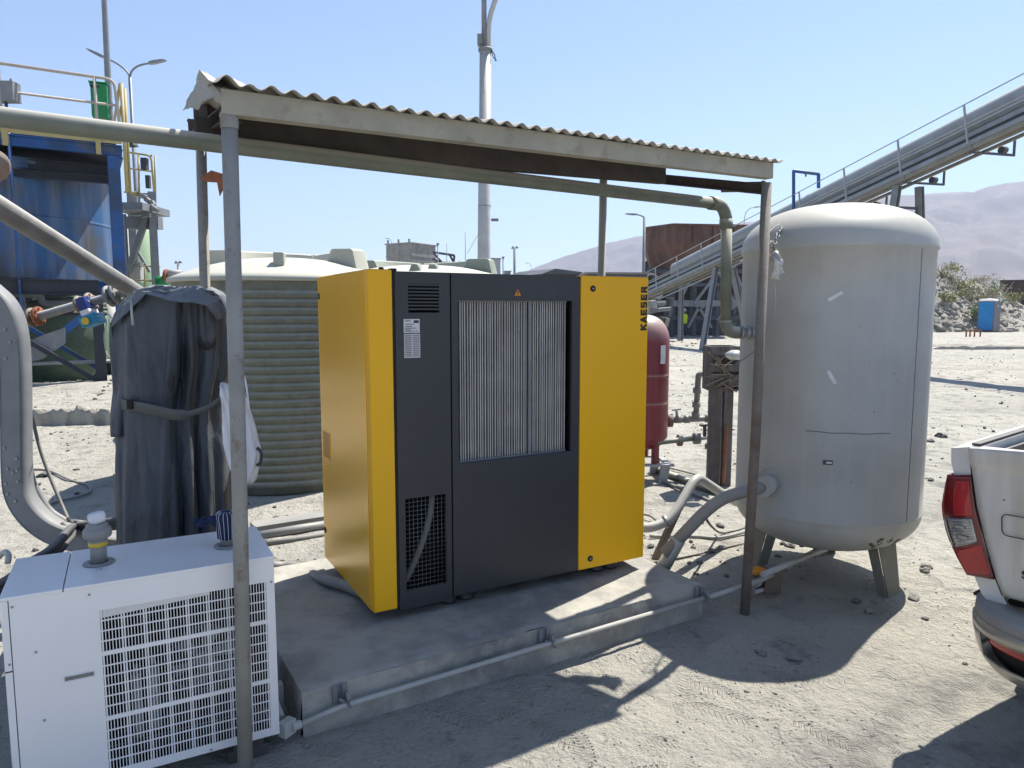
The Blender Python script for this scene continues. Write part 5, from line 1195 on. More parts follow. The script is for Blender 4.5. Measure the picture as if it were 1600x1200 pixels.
# drain pipe under tank and wood blocks
dt = thing('drain_pipe', 'pale drain pipe propped on a wooden block under the tank', 'pipe', G(1230,890))
mb = MB(); mb.tube([A(1192,898,3.95), A(1240,878,4.25), A(1290,858,4.6)], 0.018, 12); build('pipe_run', mb, m_pvcw, dt)
mb = MB(); mb.box((-0.05,-0.03,0),(0.05,0.03,0.13), Matrix.Translation(G(1205,925))); mb.box((-0.05,-0.05,0.131),(0.05,0.05,0.16), Matrix.Translation(G(1210,925)) @ Matrix.Rotation(0.4,4,'Z')); tag(build('wood_block', mb, m_wooda, bevel=0.004), 'pair of wooden blocks propping the drain pipe under the tank', 'wood block')
jb = thing('valve_box', 'small broken white and orange box with wires behind the leaning front post', 'box', G(1180,925))
jp = G(1182,925); jm = Matrix.Translation(jp) @ Matrix.Rotation(0.5,4,'Z')
mb = MB(); mb.box((-0.05,-0.04,0.12),(0.05,0.04,0.15), jm); build('lid', mb, m_orange, jb, bevel=0.01)
mb = MB(); mb.box((0.04,-0.035,0.0),(0.05,0.035,0.118), jm); mb.box((-0.045,-0.035,0.01),(0.038,-0.028,0.03), jm); build('case', mb, m_paper, jb, bevel=0.002)
mb = MB()
for k in range(5): mb.tube(spline([jm @ Vector((-0.02+0.015*k,0,0.12)), jm @ Vector((0.01*k,-0.045,0.07)), jm @ Vector((-0.01+0.015*k,0.0,0.02))],5), 0.003, 5)
build('wires', mb, m_ink, jb)
# ================================================================== LEFT STRUCTURE (blue tank, platform, rails)
LC = A(190,225,15.0); LC.z = 0
def S3(a, b, z): return Vector((LC.x, LC.y, 0)) + U*a + V*b + Z*z      # a along U (0 = right corner, negative to the left), b depth
ld = Vector((U.x, U.y))
def sa(px, py, b=0.0):  # point on the platform front plane (offset b) -> (a, z)
    o_ = S3(0, b, 0); return hit(px, py, (o_.x, o_.y), (U.x, U.y))
aT, zdeck = sa(190, 228)
plat = thing('steel_platform', 'blue steel platform with yellow toe board and pale railing around the worn blue tank', 'platform', S3(0,0,0))
zb0 = sa(180,430)[1]
def beam_l(name, p, q, w_, h, mat, par=None, ib=True, up=Z):
    mb = MB(); (mb.ibeam if ib else mb.beam)(p, q, w_, h, *( (0.02, up) if ib else (up,) )); return build(name, mb, mat, par or plat)
zd = sa(120,222)[1]
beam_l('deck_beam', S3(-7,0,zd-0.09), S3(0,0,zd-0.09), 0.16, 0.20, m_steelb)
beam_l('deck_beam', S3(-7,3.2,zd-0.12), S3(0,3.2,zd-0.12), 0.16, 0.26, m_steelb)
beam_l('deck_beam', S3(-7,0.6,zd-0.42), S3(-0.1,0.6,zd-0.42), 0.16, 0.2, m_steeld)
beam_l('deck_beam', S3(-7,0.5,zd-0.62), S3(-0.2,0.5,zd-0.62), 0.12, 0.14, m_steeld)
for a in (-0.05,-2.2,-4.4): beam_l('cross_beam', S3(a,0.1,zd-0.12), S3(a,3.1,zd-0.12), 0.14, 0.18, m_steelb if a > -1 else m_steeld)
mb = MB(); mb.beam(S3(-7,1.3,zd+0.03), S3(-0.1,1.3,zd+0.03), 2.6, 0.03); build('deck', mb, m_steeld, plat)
mb = MB(); mb.beam(S3(-7,-0.09,zd+0.14), S3(-0.0,-0.09,zd+0.14), 0.015, 0.22); build('toe_board', mb, m_yrail, plat)
for a in (-1.95,-0.42,-4.0):
    mb = MB(); mb.beam(S3(a,-0.13,zd-0.22), S3(a,-0.13,zd+0.28), 0.09, 0.06, V); build('rail_bracket', mb, m_yrail, plat)
zr = sa(120,108)[1]; zm = sa(100,143)[1]; zz_r = zd+1.28; zz_m = zd+0.78
mb = MB(); mb.tube(bend([S3(-7,-0.1,zz_r), S3(-0.08,-0.1,zz_r), S3(0.0,-0.1,zd+0.1)],0.16), 0.03, 10); build('top_rail', mb, m_prail, plat)
mb = MB(); mb.tube([S3(-7,-0.1,zz_m), S3(-0.02,-0.1,zz_m)], 0.025, 10); build('mid_rail', mb, m_prail, plat)
for a in (-3.6,-1.98,-0.42):
    mb = MB(); mb.tube([S3(a,-0.1,zd-0.1), S3(a,-0.1,zz_r)], 0.03, 8); build('rail_post', mb, m_prail, plat)
for a, b in ((0.05,-0.06),(0.12,0.25)):
    mb = MB(); mb.tube([S3(a,b,zd-0.9), S3(a,b,zz_r-0.05)], 0.035, 8); build('rail_post', mb, m_yrail, plat)
mb = MB(); mb.tube([S3(0.03,-0.06,zz_r-0.06), S3(0.03,3.2,zz_r-0.06)], 0.03, 8); mb.tube([S3(0.03,-0.06,zz_m), S3(0.03,3.2,zz_m)], 0.025, 8); build('side_rail', mb, m_yrail, plat)
# main column
beam_l('column', S3(-0.16,0.06,0), S3(-0.16,0.06,zd-0.2), 0.22, 0.24, m_steelb, up=V)
beam_l('column', S3(-5.5,0.06,0), S3(-5.5,0.06,zd-0.25), 0.24, 0.26, m_steelb, up=V)
beam_l('column', S3(0.0,5.0,0), S3(0.0,5.0,zd-0.25), 0.24, 0.26, m_steelb, up=V)
# gauge box at the top left and post
gb = thing('control_box', 'small blue grey box on a post at the railing, top left corner', 'control box', S3(-3.1,-0.3,zd))
p = A(10,145,14.0); mb = MB(); mb.box((-0.20,-0.12,-0.17),(0.20,0.12,0.19), Matrix.Translation(p)); mb.cyl(p+Vector((-0.1,0,0.19)),p+Vector((-0.1,0,0.26)),0.02,8); mb.cyl(p+Vector((0.1,0,0.19)),p+Vector((0.1,0,0.26)),0.02,8); build('case', mb, m_grey, gb, bevel=0.01)
mb = MB(); mb.tube([p+Vector((-0.02,0,-0.16)), Vector((p.x+0.0,p.y,1.0))], 0.03, 8); build('post', mb, m_steelb, gb)
gx = A(155,157,15.4); gbx = thing('green_cabinet', 'bright green metal cabinet standing behind the platform railing', 'cabinet', Vector((gx.x,gx.y,zd)))
mb = MB(); mb.box((-0.14,-0.1,-0.35),(0.16,0.15,0.32), Matrix.Translation(gx) @ Matrix.Rotation(0.4,4,'Z')); mb.box((-0.17,-0.14,0.325),(0.18,0.18,0.35), Matrix.Translation(gx) @ Matrix.Rotation(0.4,4,'Z')); build('case', mb, m_bgreen, gbx, bevel=0.01)
mb = MB(); 
for k in (-0.05,0.06): mb.cyl(gx+Vector((k,-0.14,0.25)), gx+Vector((k,-0.19,0.25)), 0.03, 10)
build('knobs', mb, m_ink, gbx)
pl_ = thing('steel_pole', 'tall thin grey pole rising past the green cabinet out of the picture', 'pole', Vector((A(172,220,15.6).x,15.6,0)))
mb = MB(); q = A(171,170,15.6); t_ = A(160,-60,15.6); mb.tube([Vector((q.x+0.05,15.6,0)), q, t_, t_+(t_-q)*0.3], 0.06, 12, radii=[0.07,0.065,0.05,0.04]); build('shaft', mb, m_lamp, pl_)
# worn blue tank
bt = thing('blue_tank', 'large round tank with worn blue paint and dark grime below the platform', 'storage tank', (-12.1,16.15,0))
BC = Vector((-11.95,16.2,0)); 
mb = MB(); mb.lathe([(0,2.35),(2.70,2.35),(2.739,2.36),(2.74,2.38),(2.74,2.42),(2.74,3.57),(2.74,3.605),(2.748,3.61),(2.748,3.63),(2.74,3.635),(2.74,3.67),(2.74,zd-0.45),(2.74,zd-0.41),(2.80,zd-0.405),(2.80,zd-0.39),(2.80,zd-0.31),(2.80,zd-0.30),(2.72,zd-0.29),(0,zd-0.2)], BC, 96); build('shell', mb, m_bluetank, bt)
mb = MB(); d_ = Vector((0.30,-0.954,0)); 
pf0 = A(-14,258,13.2); mb.lathe([(0.02,-0.04),(0.30,-0.04),(0.30,0.04),(0.02,0.04)], pf0, 28, axis=d_); mb.lathe([(0.02,-0.09),(0.27,-0.09),(0.27,-0.05),(0.02,-0.05)], pf0, 28, axis=d_); mb.cyl(pf0, BC+Z*pf0.z+d_*2.4, 0.18, 20); build('manhole', mb, m_flange, bt)
mb = MB(); mb.box((-0.22,-0.04,-0.7),(0.22,0.04,0.7), Matrix.Translation(A(88,395,13.9)) @ Matrix.Rotation(0.3,4,'Z')); 
# lower frame
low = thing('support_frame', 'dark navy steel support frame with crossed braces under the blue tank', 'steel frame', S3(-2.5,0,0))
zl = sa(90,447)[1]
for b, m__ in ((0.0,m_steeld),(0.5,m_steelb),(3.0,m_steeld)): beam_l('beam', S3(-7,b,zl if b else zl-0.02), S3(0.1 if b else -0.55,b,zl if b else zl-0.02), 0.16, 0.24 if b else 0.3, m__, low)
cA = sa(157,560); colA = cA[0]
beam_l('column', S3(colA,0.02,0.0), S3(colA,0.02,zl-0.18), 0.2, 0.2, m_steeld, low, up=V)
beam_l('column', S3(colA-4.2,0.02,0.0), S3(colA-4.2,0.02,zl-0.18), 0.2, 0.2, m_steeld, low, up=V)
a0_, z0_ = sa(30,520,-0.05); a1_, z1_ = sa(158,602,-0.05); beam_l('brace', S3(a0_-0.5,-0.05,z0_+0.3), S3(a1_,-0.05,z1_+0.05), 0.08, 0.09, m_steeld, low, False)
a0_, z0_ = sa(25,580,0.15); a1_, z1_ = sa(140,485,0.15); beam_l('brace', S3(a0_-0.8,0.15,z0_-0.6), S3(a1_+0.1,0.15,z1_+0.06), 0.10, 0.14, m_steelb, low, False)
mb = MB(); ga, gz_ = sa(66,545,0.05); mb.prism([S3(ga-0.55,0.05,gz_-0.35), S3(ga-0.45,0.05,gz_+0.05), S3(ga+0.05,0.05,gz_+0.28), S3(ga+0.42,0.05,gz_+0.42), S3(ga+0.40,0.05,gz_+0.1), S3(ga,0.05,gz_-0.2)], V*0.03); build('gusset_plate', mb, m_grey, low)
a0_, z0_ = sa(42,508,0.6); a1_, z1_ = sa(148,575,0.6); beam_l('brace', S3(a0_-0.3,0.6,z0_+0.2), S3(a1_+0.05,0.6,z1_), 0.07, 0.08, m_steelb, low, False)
mb = MB(); mb.tube([S3(-7,0.3,0.62), S3(0.0,0.3,0.66)], 0.035, 8); build('pipe_run', mb, m_lgrey, low)
# dark drum standing in for a curved shadow, pale wall behind frame
gd = thing('shadow_drum', 'dark green drum shape standing in for a curved shadow under the blue tank', 'drum', S3(-2.2,2.6,0))
mb = MB(); da, dz = sa(88,600,2.6); mb.lathe([(0,-0.6),(0.98,-0.6),(1.04,-0.5),(1.04,2.0),(0.98,2.1),(0,2.1)], S3(da,2.6,0.95), 56, axis=V); build('shell', mb, m_green, gd)
for kk in (0.0,1.2):
    mb = MB(); mb.beam(S3(da-0.8,2.6+kk,0.2), S3(da+0.8,2.6+kk,0.2), 0.2, 0.5); build('saddle', mb, m_steeld, gd)
pg = thing('pale_green_tank', 'pale green round tank standing behind the crossed blue braces', 'storage tank', S3(-0.9,5.2,0))
mb = MB(); pa, pzz = sa(120,500,5.2); mb.lathe([(0,0.4),(0.95,0.4),(0.95,2.0),(0.9,2.05),(0,2.1)], S3(pa,5.2,0), 56); build('shell', mb, m_pgreen, pg)
for k in range(3):
    mb = MB(); mb.beam(S3(pa-0.7+0.7*k,5.2,0), S3(pa-0.7+0.7*k,5.2,0.4), 0.15, 0.15, V); build('leg', mb, m_steeld, pg)
pj = thing('pipe_rack', 'tangle of dark pipes and conduits running under the blue tank', 'pipework', S3(-3,1.4,1.2))
for k, (z, r_, b) in enumerate(((2.05,0.07,1.2),(1.85,0.05,1.3),(1.95,0.04,0.9))):
    mb = MB(); mb.tube(bend([S3(-7,b,z), S3(-1.6-0.3*k,b,z), S3(-1.6-0.3*k,b,z-0.18), S3(-0.4,b,z-0.2)],0.15), r_, 10); build('pipe_run', mb, (m_grey,m_steeld,m_green,m_steeld,m_steeld)[k], pj)
for k in range(5):
    p = S3(-1.9-0.9*k,1.0,1.75); mb = MB(); mb.lathe([(0.03,-0.04),(0.15,-0.04),(0.15,0.04),(0.03,0.04)], p, 16, axis=U); mb.cyl(p, p+Z*0.35, 0.03, 8); build('valve', mb, m_grey, pj)
for k in range(7):
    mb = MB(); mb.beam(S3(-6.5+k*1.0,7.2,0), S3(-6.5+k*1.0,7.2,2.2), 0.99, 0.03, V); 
    if k == 0: ds = thing('dark_backdrop', 'dark backdrop sheets behind the space under the blue tank', 'wall', S3(-4,7.2,0))  # dark backdrop panels behind the space under the tank
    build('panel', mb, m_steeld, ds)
wbx = A(166,520,19); tag(build('white_cylinder', MB().lathe([(0,wbx.z-0.55),(0.24,wbx.z-0.55),(0.24,wbx.z+0.75),(0,wbx.z+0.8)], Vector((wbx.x+0.1,19,0)), 24), m_mast), 'white upright cylinder half seen right of the dark column', 'cylinder')
# second tower at the right with railing
tw = thing('access_tower', 'blue grey access tower with small railed platform right of the blue column', 'tower', A(220,420,21))
TY2 = 21.0
def tA(x, y, dy=0): return A(x, y, TY2+dy)
zg = 0
for x, dy in ((238,0),(205,2.0)):
    t0_ = tA(x,330,dy); mb = MB(); mb.ibeam(Vector((t0_.x,t0_.y,0)), Vector((t0_.x,t0_.y,tA(x,300,dy).z)), 0.2, 0.2, 0.02, V); build('column', mb, m_grey, tw)
p0, p1 = tA(195,328), tA(245,334); mb = MB(); mb.beam(Vector((p0.x,p0.y,p0.z)), Vector((p1.x,p1.y,p0.z)), 1.6, 0.2); mb.beam(Vector((p0.x,p0.y+0.2,p0.z-0.35)), Vector((p1.x,p1.y+0.2,p0.z-0.35)), 0.3, 0.35); build('deck', mb, m_grey, tw)
mb = MB(); mb.tube(bend([tA(194,237),tA(236,243),tA(243,326)],0.15), 0.03, 8); mb.tube([tA(194,262),tA(238,268)], 0.025, 8); mb.tube([tA(194,300),tA(240,304)], 0.025, 8); mb.tube([tA(216,240),tA(218,326)], 0.03, 8); mb.tube([tA(242,243,0.6),tA(243,326,0.6)],0.03,8); mb.tube([tA(236,243),tA(236,250,1.5)],0.03,8); build('railing', mb, m_yrail, tw)
mb = MB(); mb.beam(tA(232,330), tA(200,425), 0.12, 0.16); build('brace', mb, m_grey, tw); mb = MB(); mb.beam(tA(212,388,1), tA(234,425,1), 0.07, 0.08); build('brace', mb, m_grey, tw)
mb = MB(); q = tA(233,318,-0.3); 
for k in range(9): mb.box((-0.05+RNG.uniform(-.02,.02),-0.08,-0.06),(0.06,0.08,0.06), Matrix.Translation(q+Vector((RNG.uniform(-.18,.18),RNG.uniform(-.1,.1),RNG.uniform(-.35,.3)))) @ Matrix.Rotation(RNG.uniform(0,3),4,'Y'))
mb.tube([q+Vector((0.05,0,-0.05)), q+Vector((0.25,0,-0.22))], 0.06, 8); build('valve_cluster', mb, m_grey, tw)
mb = MB(); mb.box((-0.08,-0.08,-0.16),(0.08,0.08,0.16), Matrix.Translation(tA(226,256))); mb.box((-0.05,-0.05,-0.2),(0.06,0.06,0.16), Matrix.Translation(tA(231,283))); mb.m = 1; mb.cyl(tA(213,303)-Vector((0.1,0,0)), tA(213,303)+Vector((0.06,0,0)), 0.07, 12); build('switch_box', mb, [m_cloth, m_yrail], tw)
mb = MB(); mb.prism([tA(194,213,-1),tA(200,208,-1),tA(208,226,-1),tA(196,227,-1)], (0,0.3,0)); build('weather_hood', mb, m_steeld, tw)
mb = MB(); mb.tube([tA(202,415),tA(250,417)], 0.02, 6); mb.tube([tA(202,437),tA(252,440)], 0.03, 6); 
for x in (203,226,249): mb.tube([tA(x,415),tA(x,448)], 0.02, 6)
build('lower_rail', mb, m_yrail, tw)
t2 = thing('green_silo', 'pale green silo catching the sun behind the access tower', 'silo', A(222,440,25))
c_ = A(213,400,25); mb = MB(); mb.lathe([(0,0),(0.6,0),(0.6,A(213,362,25).z),(0.5,A(213,358,25).z),(0,A(213,352,25).z)], Vector((c_.x,25,0)), 40); build('shell', mb, m_pgreen, t2)
tk3 = thing('grey_silo', 'grey vertical pipe tank behind the blue column', 'silo', A(190,420,23))
c_ = A(186,380,23); mb = MB(); mb.lathe([(0,0),(0.28,0),(0.28,A(186,335,23).z),(0,A(186,333,23).z)], Vector((c_.x,23,0)), 24); build('shell', mb, m_lgrey, tk3)
wbo = thing('white_cabinet', 'small white cabinet on the lower deck of the access tower', 'cabinet', A(214,440,21.5))
mb = MB(); mb.box((-0.15,-0.1,-0.3),(0.15,0.1,0.25), Matrix.Translation(A(214,425,21.2))); mb.box((-0.17,-0.12,0.251),(0.17,0.12,0.27), Matrix.Translation(A(214,425,21.2))); build('case', mb, m_mast, wbo)
# green pump block + white cylinder at 255..280
gp_ = thing('green_pump', 'green pump with a red and white flange left of the small dark tank', 'pump', A(257,450,18))
mb = MB(); c_ = A(257,433,18); mb.cyl(c_+Vector((-0.12,0,-0.3)), c_+Vector((-0.12,0,0.02)), 0.12, 16); mb.cyl(c_+Vector((-0.15,0,-0.1)), c_+Vector((0.1,0,-0.1)), 0.13, 16); build('casing', mb, m_bgreen, gp_)
mb = MB(); mb.lathe([(0.02,-0.03),(0.18,-0.03),(0.18,0.03),(0.02,0.03)], A(261,432,18), 18, axis=(1,0,0)); build('flange', mb, m_rust, gp_)
mb = MB(); mb.cyl(A(264,428,18), A(285,428,18), 0.10, 16); build('outlet', mb, m_mast, gp_)

# ================================================================== LAMP POSTS, MASTS
def street_lamp(name, lab, px, pytop, Y, arms, group=None, r_=0.07):
    t0_ = A(px, pytop, Y); t_ = thing(name, lab, 'street lamp', Vector((t0_.x,Y,0)), group=group)
    mb = MB(); mb.tube([Vector((t0_.x,Y,0)), t0_], r_, 10, radii=[r_*1.2, r_*0.8]); build('pole', mb, m_lamp, t_)
    for (ex, ey, cx_, cy_, hx, hy) in arms:
        e = A(ex, ey, Y); c_ = A(cx_, cy_, Y); h = A(hx, hy, Y)
        mb = MB(); mb.tube(arc(t0_, c_, e, 8), r_*0.5, 8); arm = build('arm', mb, m_lamp, t_)
        d = (h-e).normalized(); n = Vector((0,1,0)); u_ = d.cross(n).normalized(); L_ = (h-e).length; w_ = max(0.12, L_*0.16)
        mb = MB(); 
        q = [e-u_*w_*0.3, e+u_*w_*0.3, e.lerp(h,0.25)+u_*w_*0.5, e.lerp(h,0.8)+u_*w_*0.35, h, e.lerp(h,0.8)-u_*w_*0.25, e.lerp(h,0.25)-u_*w_*0.4]
        mb.prism([k-n*w_*0.7 for k in q], n*w_*1.4); build('lamp_head', mb, m_lamp, t_, bevel=0.01)
    return t_
street_lamp('street_lamp', 'double armed street lamp left, behind the platform railing', 203, 121, 26, [(164,90,198,104,135,76),(233,99,204,102,260,94)])
street_lamp('street_lamp', 'single lamp post standing left of the rusty hopper', 1007, 340, 40, [(995,335,1004,337,976,334)], r_=0.09)
street_lamp('street_lamp', 'small curved lamp peeking over the conveyor left of the tank', 1163, 345, 75, [(1178,324,1163,326,1190,323)])
street_lamp('street_lamp', 'tiny lamp behind the concrete tower on the skyline', 612, 384, 110, [(608,373,612,374,601,372)])
street_lamp('street_lamp', 'faint lamp low on the skyline near the foot of the hill', 830, 422, 130, [(826,411,830,412,820,411)])
mast = thing('tall_mast', 'thick white mast with a branching arm rising out of the picture behind the shelter', 'mast', Vector((A(755,430,16).x,16,0)))
q0_ = A(756,430,16); q1_ = A(758.5,78,16); tt_ = A(760,-80,16)
mb = MB(); mb.tube([Vector((q0_.x-0.01,16,0)), q0_, q1_], 0.12, 20, radii=[0.16,0.145,0.125]); build('shaft', mb, m_mast, mast)
mb = MB(); mb.tube([q1_+Vector((-0.03,0,0)), tt_+Vector((-0.05,0,0)), tt_+Vector((-0.05,0,2))], 0.055, 14); build('upper_pole', mb, m_lamp, mast)
mb = MB(); mb.tube(spline([q1_+Vector((0.07,0,0.0)), A(764,40,16), A(769,15,16), A(782,-15,16), A(815,-50,16)],6), 0.055, 12); build('curved_arm', mb, m_mast, mast)
mb = MB(); mb.lathe([(0.10,-0.03),(0.155,-0.03),(0.155,0.03),(0.10,0.03)], q1_, 20); mb.box((-0.17,-0.1,0.1),(-0.06,0.1,0.3), Matrix.Translation(q1_)); build('collar', mb, m_grey, mast)
mb = MB(); mb.tube([q1_+Vector((0.12,-0.05,0)), q1_+Vector((0.2,-0.05,-0.12)), q1_+Vector((0.22,-0.05,-0.25))], 0.012, 6); mb.tube([q1_+Vector((0.12,0.0,0)), q1_+Vector((0.17,0.0,-0.15)), q1_+Vector((0.24,0.0,-0.22))], 0.010, 6); build('loose_wire', mb, m_cloth, mast)
fx = MB(); p = A(771,344,15.9); fx.box((-0.05,-0.05,-0.02),(0.11,0.05,0.03), Matrix.Translation(p)); build('lamp', fx, m_grey, mast)
mb = MB(); p = A(757,321,15.9); mb.lathe([(0.140,-0.01),(0.1455,-0.008),(0.1455,0.008),(0.140,0.01)], Vector((p.x,16,p.z)), 20); build('band', mb, m_grey, mast)
def pole(px, ytop, Y, r_, mat, lab, cat='pole', group=None, extra=None, name='utility_pole'):
    t0_ = A(px, ytop, Y); b_ = Vector((t0_.x,Y,0)); t_ = thing(name, lab, cat, b_, group=group)
    mb = MB(); mb.tube([b_, t0_], r_, 8); build('pole', mb, mat, t_)
    if extra: extra(t_, t0_, Y)
    return t_
def crossarm(t_, t0_, Y):
    k = Y/FPX; mb = MB(); mb.beam(t0_+Vector((-5*k,0,-2*k)), t0_+Vector((6*k,0,-1*k)), 0.1, 0.12); mb.beam(t0_+Vector((-3*k,0,-1*k)), t0_+Vector((-3*k,0,1.5*k)), 0.1, 0.1); mb.beam(t0_+Vector((3*k,0,-1*k)), t0_+Vector((3*k,0,1.5*k)), 0.1, 0.1); build('crossarm', mb, m_lamp, t_)
def headbox(t_, t0_, Y):
    k = Y/FPX; mb = MB(); mb.box((-2*k,-0.1,-1.5*k),(2.2*k,0.1,1*k), Matrix.Translation(t0_)); build('floodlight', mb, m_lamp, t_)
def dish(t_, t0_, Y):
    k = Y/FPX; mb = MB(); mb.lathe([(0,0),(2.2*k,0.6*k),(2.4*k,1*k),(0,0.4*k)], t0_-Z*2*k, 16, axis=(0.3,-1,0.1)); build('dish', mb, m_lamp, t_)
pole(804, 386, 70, 0.12, m_lamp, 'utility pole with a short crossarm on the skyline right of the mast', extra=crossarm)
pole(278, 409, 60, 0.10, m_lamp, 'distant pylon with thin arms left of the shelter posts', extra=crossarm)
pole(684, 381, 75, 0.06, m_lamp, 'floodlight pole just right of the concrete tower', extra=headbox)
pole(698, 380, 75, 0.035, m_lamp, 'thin bare pole between the floodlight pole and the steel gantry')
pole(718, 408, 80, 0.07, m_lamp, 'short pole carrying a dish right of the steel gantry', extra=dish)
pole(727, 362, 60, 0.03, m_lamp, 'very thin whip antenna left of the white mast', 'antenna', name='antenna')
pole(786, 402, 62, 0.05, m_lamp, 'thin pole with flag like panels right of the pale cabinet', extra=headbox)
tag(build('guy_wire', MB().tube([A(730,396,16.5),A(752,358,16.2)], 0.006, 5), m_lgrey), 'thin stay wire slanting up to the white mast', 'wire')
# concrete tower, gantry etc.
def bk(name, lab, cat, x0, x1, y0, y1, Y, dep, mat, rot=0.0, zb=0.0):
    a_, b_ = A(x0,y0,Y), A(x1,y0,Y); zt_b = A(x0,y0,Y).z; return a_, b_, zt_b
def bldg(lab, x0, x1, ytop, Y, dep, mat, name='building', cat='building', rz=0.35):
    a_, b_ = A(x0,ytop,Y), A(x1,ytop,Y); c_ = (a_+b_)/2; w_ = (b_.x-a_.x)
    t_ = thing(name, lab, cat, Vector((c_.x,Y+dep/2,0)), 0)
    m4 = Matrix.Translation(Vector((c_.x,Y+dep/2,0))) @ Matrix.Rotation(rz,4,'Z'); wr = (w_ - dep*math.sin(abs(rz)))/math.cos(rz)
    return t_, m4, wr, dep, a_.z
t_, m4, wr, dp_, zt3 = bldg('grey weathered concrete block tower on the skyline behind the water tanks', 600, 676, 381, 78, 4.2, m_conc, 'concrete_tower', 'tower', -0.55)
mb = MB(); mb.box((-wr/2,-dp_/2,0),(wr/2,dp_/2,zt3), m4); build('wall', mb, m_conc, t_)
mb = MB(); mb.box((-wr/2-0.12,-dp_/2-0.12,zt3),(wr/2+0.12,dp_/2+0.12,zt3+0.12), m4); mb.box((-wr/2-0.04,-dp_/2-0.04,zt3-1.35),(wr/2+0.04,dp_/2+0.04,zt3-1.2), m4); mb.box((-0.05,-dp_/2-0.05,zt3-3),(0.05,-dp_/2-0.01,zt3-0.01), m4); build('parapet', mb, m_conc, t_)
mb = MB()
for x in (-wr/2+0.3,0,wr/2-0.3): mb.box((x-0.06,-dp_/2-0.1,zt3+0.121),(x+0.06,-dp_/2+0.1,zt3+0.5), m4)
for k in range(4): mb.box((-wr/2-0.14,-dp_/2+0.5+k*0.9,zt3-1.1),(-wr/2-0.041,-dp_/2+0.72+k*0.9,zt3-0.1), m4)
build('fittings', mb, m_grey, t_)
gn = thing('gantry', 'light steel gantry arm projecting right of the concrete tower', 'gantry', A(700,430,77))
mb = MB(); GA = lambda x, y: A(x, y, 77)
for p, q in (((676,394),(710,399)),((710,399),(708,418)),((703,399),(708,408)),((678,396),(692,412)),((676,404),(688,410)),((708,418),(680,418))): mb.beam(GA(*p), GA(*q), 0.3, 0.22)
mb.beam(GA(708,418), Vector((GA(708,418).x,77,0)), 0.3, 0.3); build('arms', mb, m_trest, gn)
t_, m4, wr, dp_, zt3 = bldg('low rust coloured shed roof under the gantry arm', 676, 712, 409, 76.0, 3, m_rusty, 'rusty_shed', 'shed', 0.1)
mb = MB(); mb.box((-wr/2,-dp_/2,0),(wr/2,dp_/2,zt3-0.15), m4); build('wall', mb, m_rusty, t_); mb = MB(); mb.box((-wr/2-0.1,-dp_/2-0.1,zt3-0.149),(wr/2+0.1,dp_/2+0.1,zt3), m4); build('roof', mb, m_rusty, t_)
t_, m4, wr, dp_, zt3 = bldg('long low grey shed on the skyline left of the white mast', 706, 748, 421, 60, 4, m_trest, 'long_shed', 'shed', 0.05)
mb = MB(); mb.box((-wr/2,-dp_/2,0),(wr/2,dp_/2,zt3-0.2), m4); build('wall', mb, m_trest, t_); mb = MB(); mb.box((-wr/2-0.2,-dp_/2-0.2,zt3-0.199),(wr/2+0.2,dp_/2+0.2,zt3-0.05), m4); build('roof', mb, m_grey, t_)
t_, m4, wr, dp_, zt3 = bldg('pale upright cabinet just right of the foot of the white mast', 763, 782, 403, 20, 0.35, m_lgrey, 'switch_cabinet', 'cabinet', 0.05)
mb = MB(); mb.box((-wr/2,-dp_/2,0),(wr/2,dp_/2,zt3-0.03), m4); build('case', mb, m_lgrey, t_, bevel=0.01); mb = MB(); mb.box((-wr/2-0.02,-dp_/2-0.02,zt3-0.029),(wr/2+0.02,dp_/2+0.02,zt3), m4); build('lid', mb, m_lgrey, t_)
mb = MB(); mb.cyl(m4 @ Vector((-0.03,-dp_/2-0.002,zt3-0.2)), m4 @ Vector((-0.03,-dp_/2-0.01,zt3-0.2)), 0.03, 10); build('badge', mb, m_paper, t_)
t_, m4, wr, dp_, zt3 = bldg('flat brown shed roof on the skyline left of the rear shelter post', 842, 905, 423, 55, 5, m_farwood, 'brown_shed', 'shed', 0.08)
mb = MB(); mb.box((-wr/2,-dp_/2,0),(wr/2,dp_/2,zt3-0.25), m4); build('wall', mb, m_farwood, t_); mb = MB(); mb.prism([m4 @ Vector(v) for v in ((-wr/2-0.2,-dp_/2-0.2,zt3-0.25),(-wr/2*0.35,-dp_/2-0.2,zt3+0.15),(wr/2+0.2,-dp_/2-0.2,zt3-0.1),(wr/2+0.2,-dp_/2-0.2,zt3-0.25))], V*dp_*1.08); build('roof', mb, m_trest, t_)
t_, m4, wr, dp_, zt3 = bldg('small grey box unit on the skyline between mast and utility pole', 787, 798, 423, 45, 1, m_lgrey, 'box_unit', 'unit', 0.1)
mb = MB(); mb.box((-wr/2,-dp_/2,0),(wr/2,dp_/2,zt3-0.05), m4); mb.box((-wr/2-0.05,-dp_/2-0.05,zt3-0.049),(wr/2+0.05,dp_/2+0.05,zt3), m4); build('case', mb, m_grey, t_)
t_, m4, wr, dp_, zt3 = bldg('pale low walkway roof just above the top of the yellow panel', 915, 1012, 425.5, 24, 1.2, m_convb, 'low_shed', 'shed', 0.05)
mb = MB(); mb.box((-wr/2,-dp_/2,0),(wr/2,dp_/2,zt3-0.06), m4); build('wall', mb, m_trest, t_); mb = MB(); mb.box((-wr/2-0.1,-dp_/2-0.1,zt3-0.059),(wr/2+0.1,dp_/2+0.1,zt3), m4); build('roof', mb, m_convb, t_)

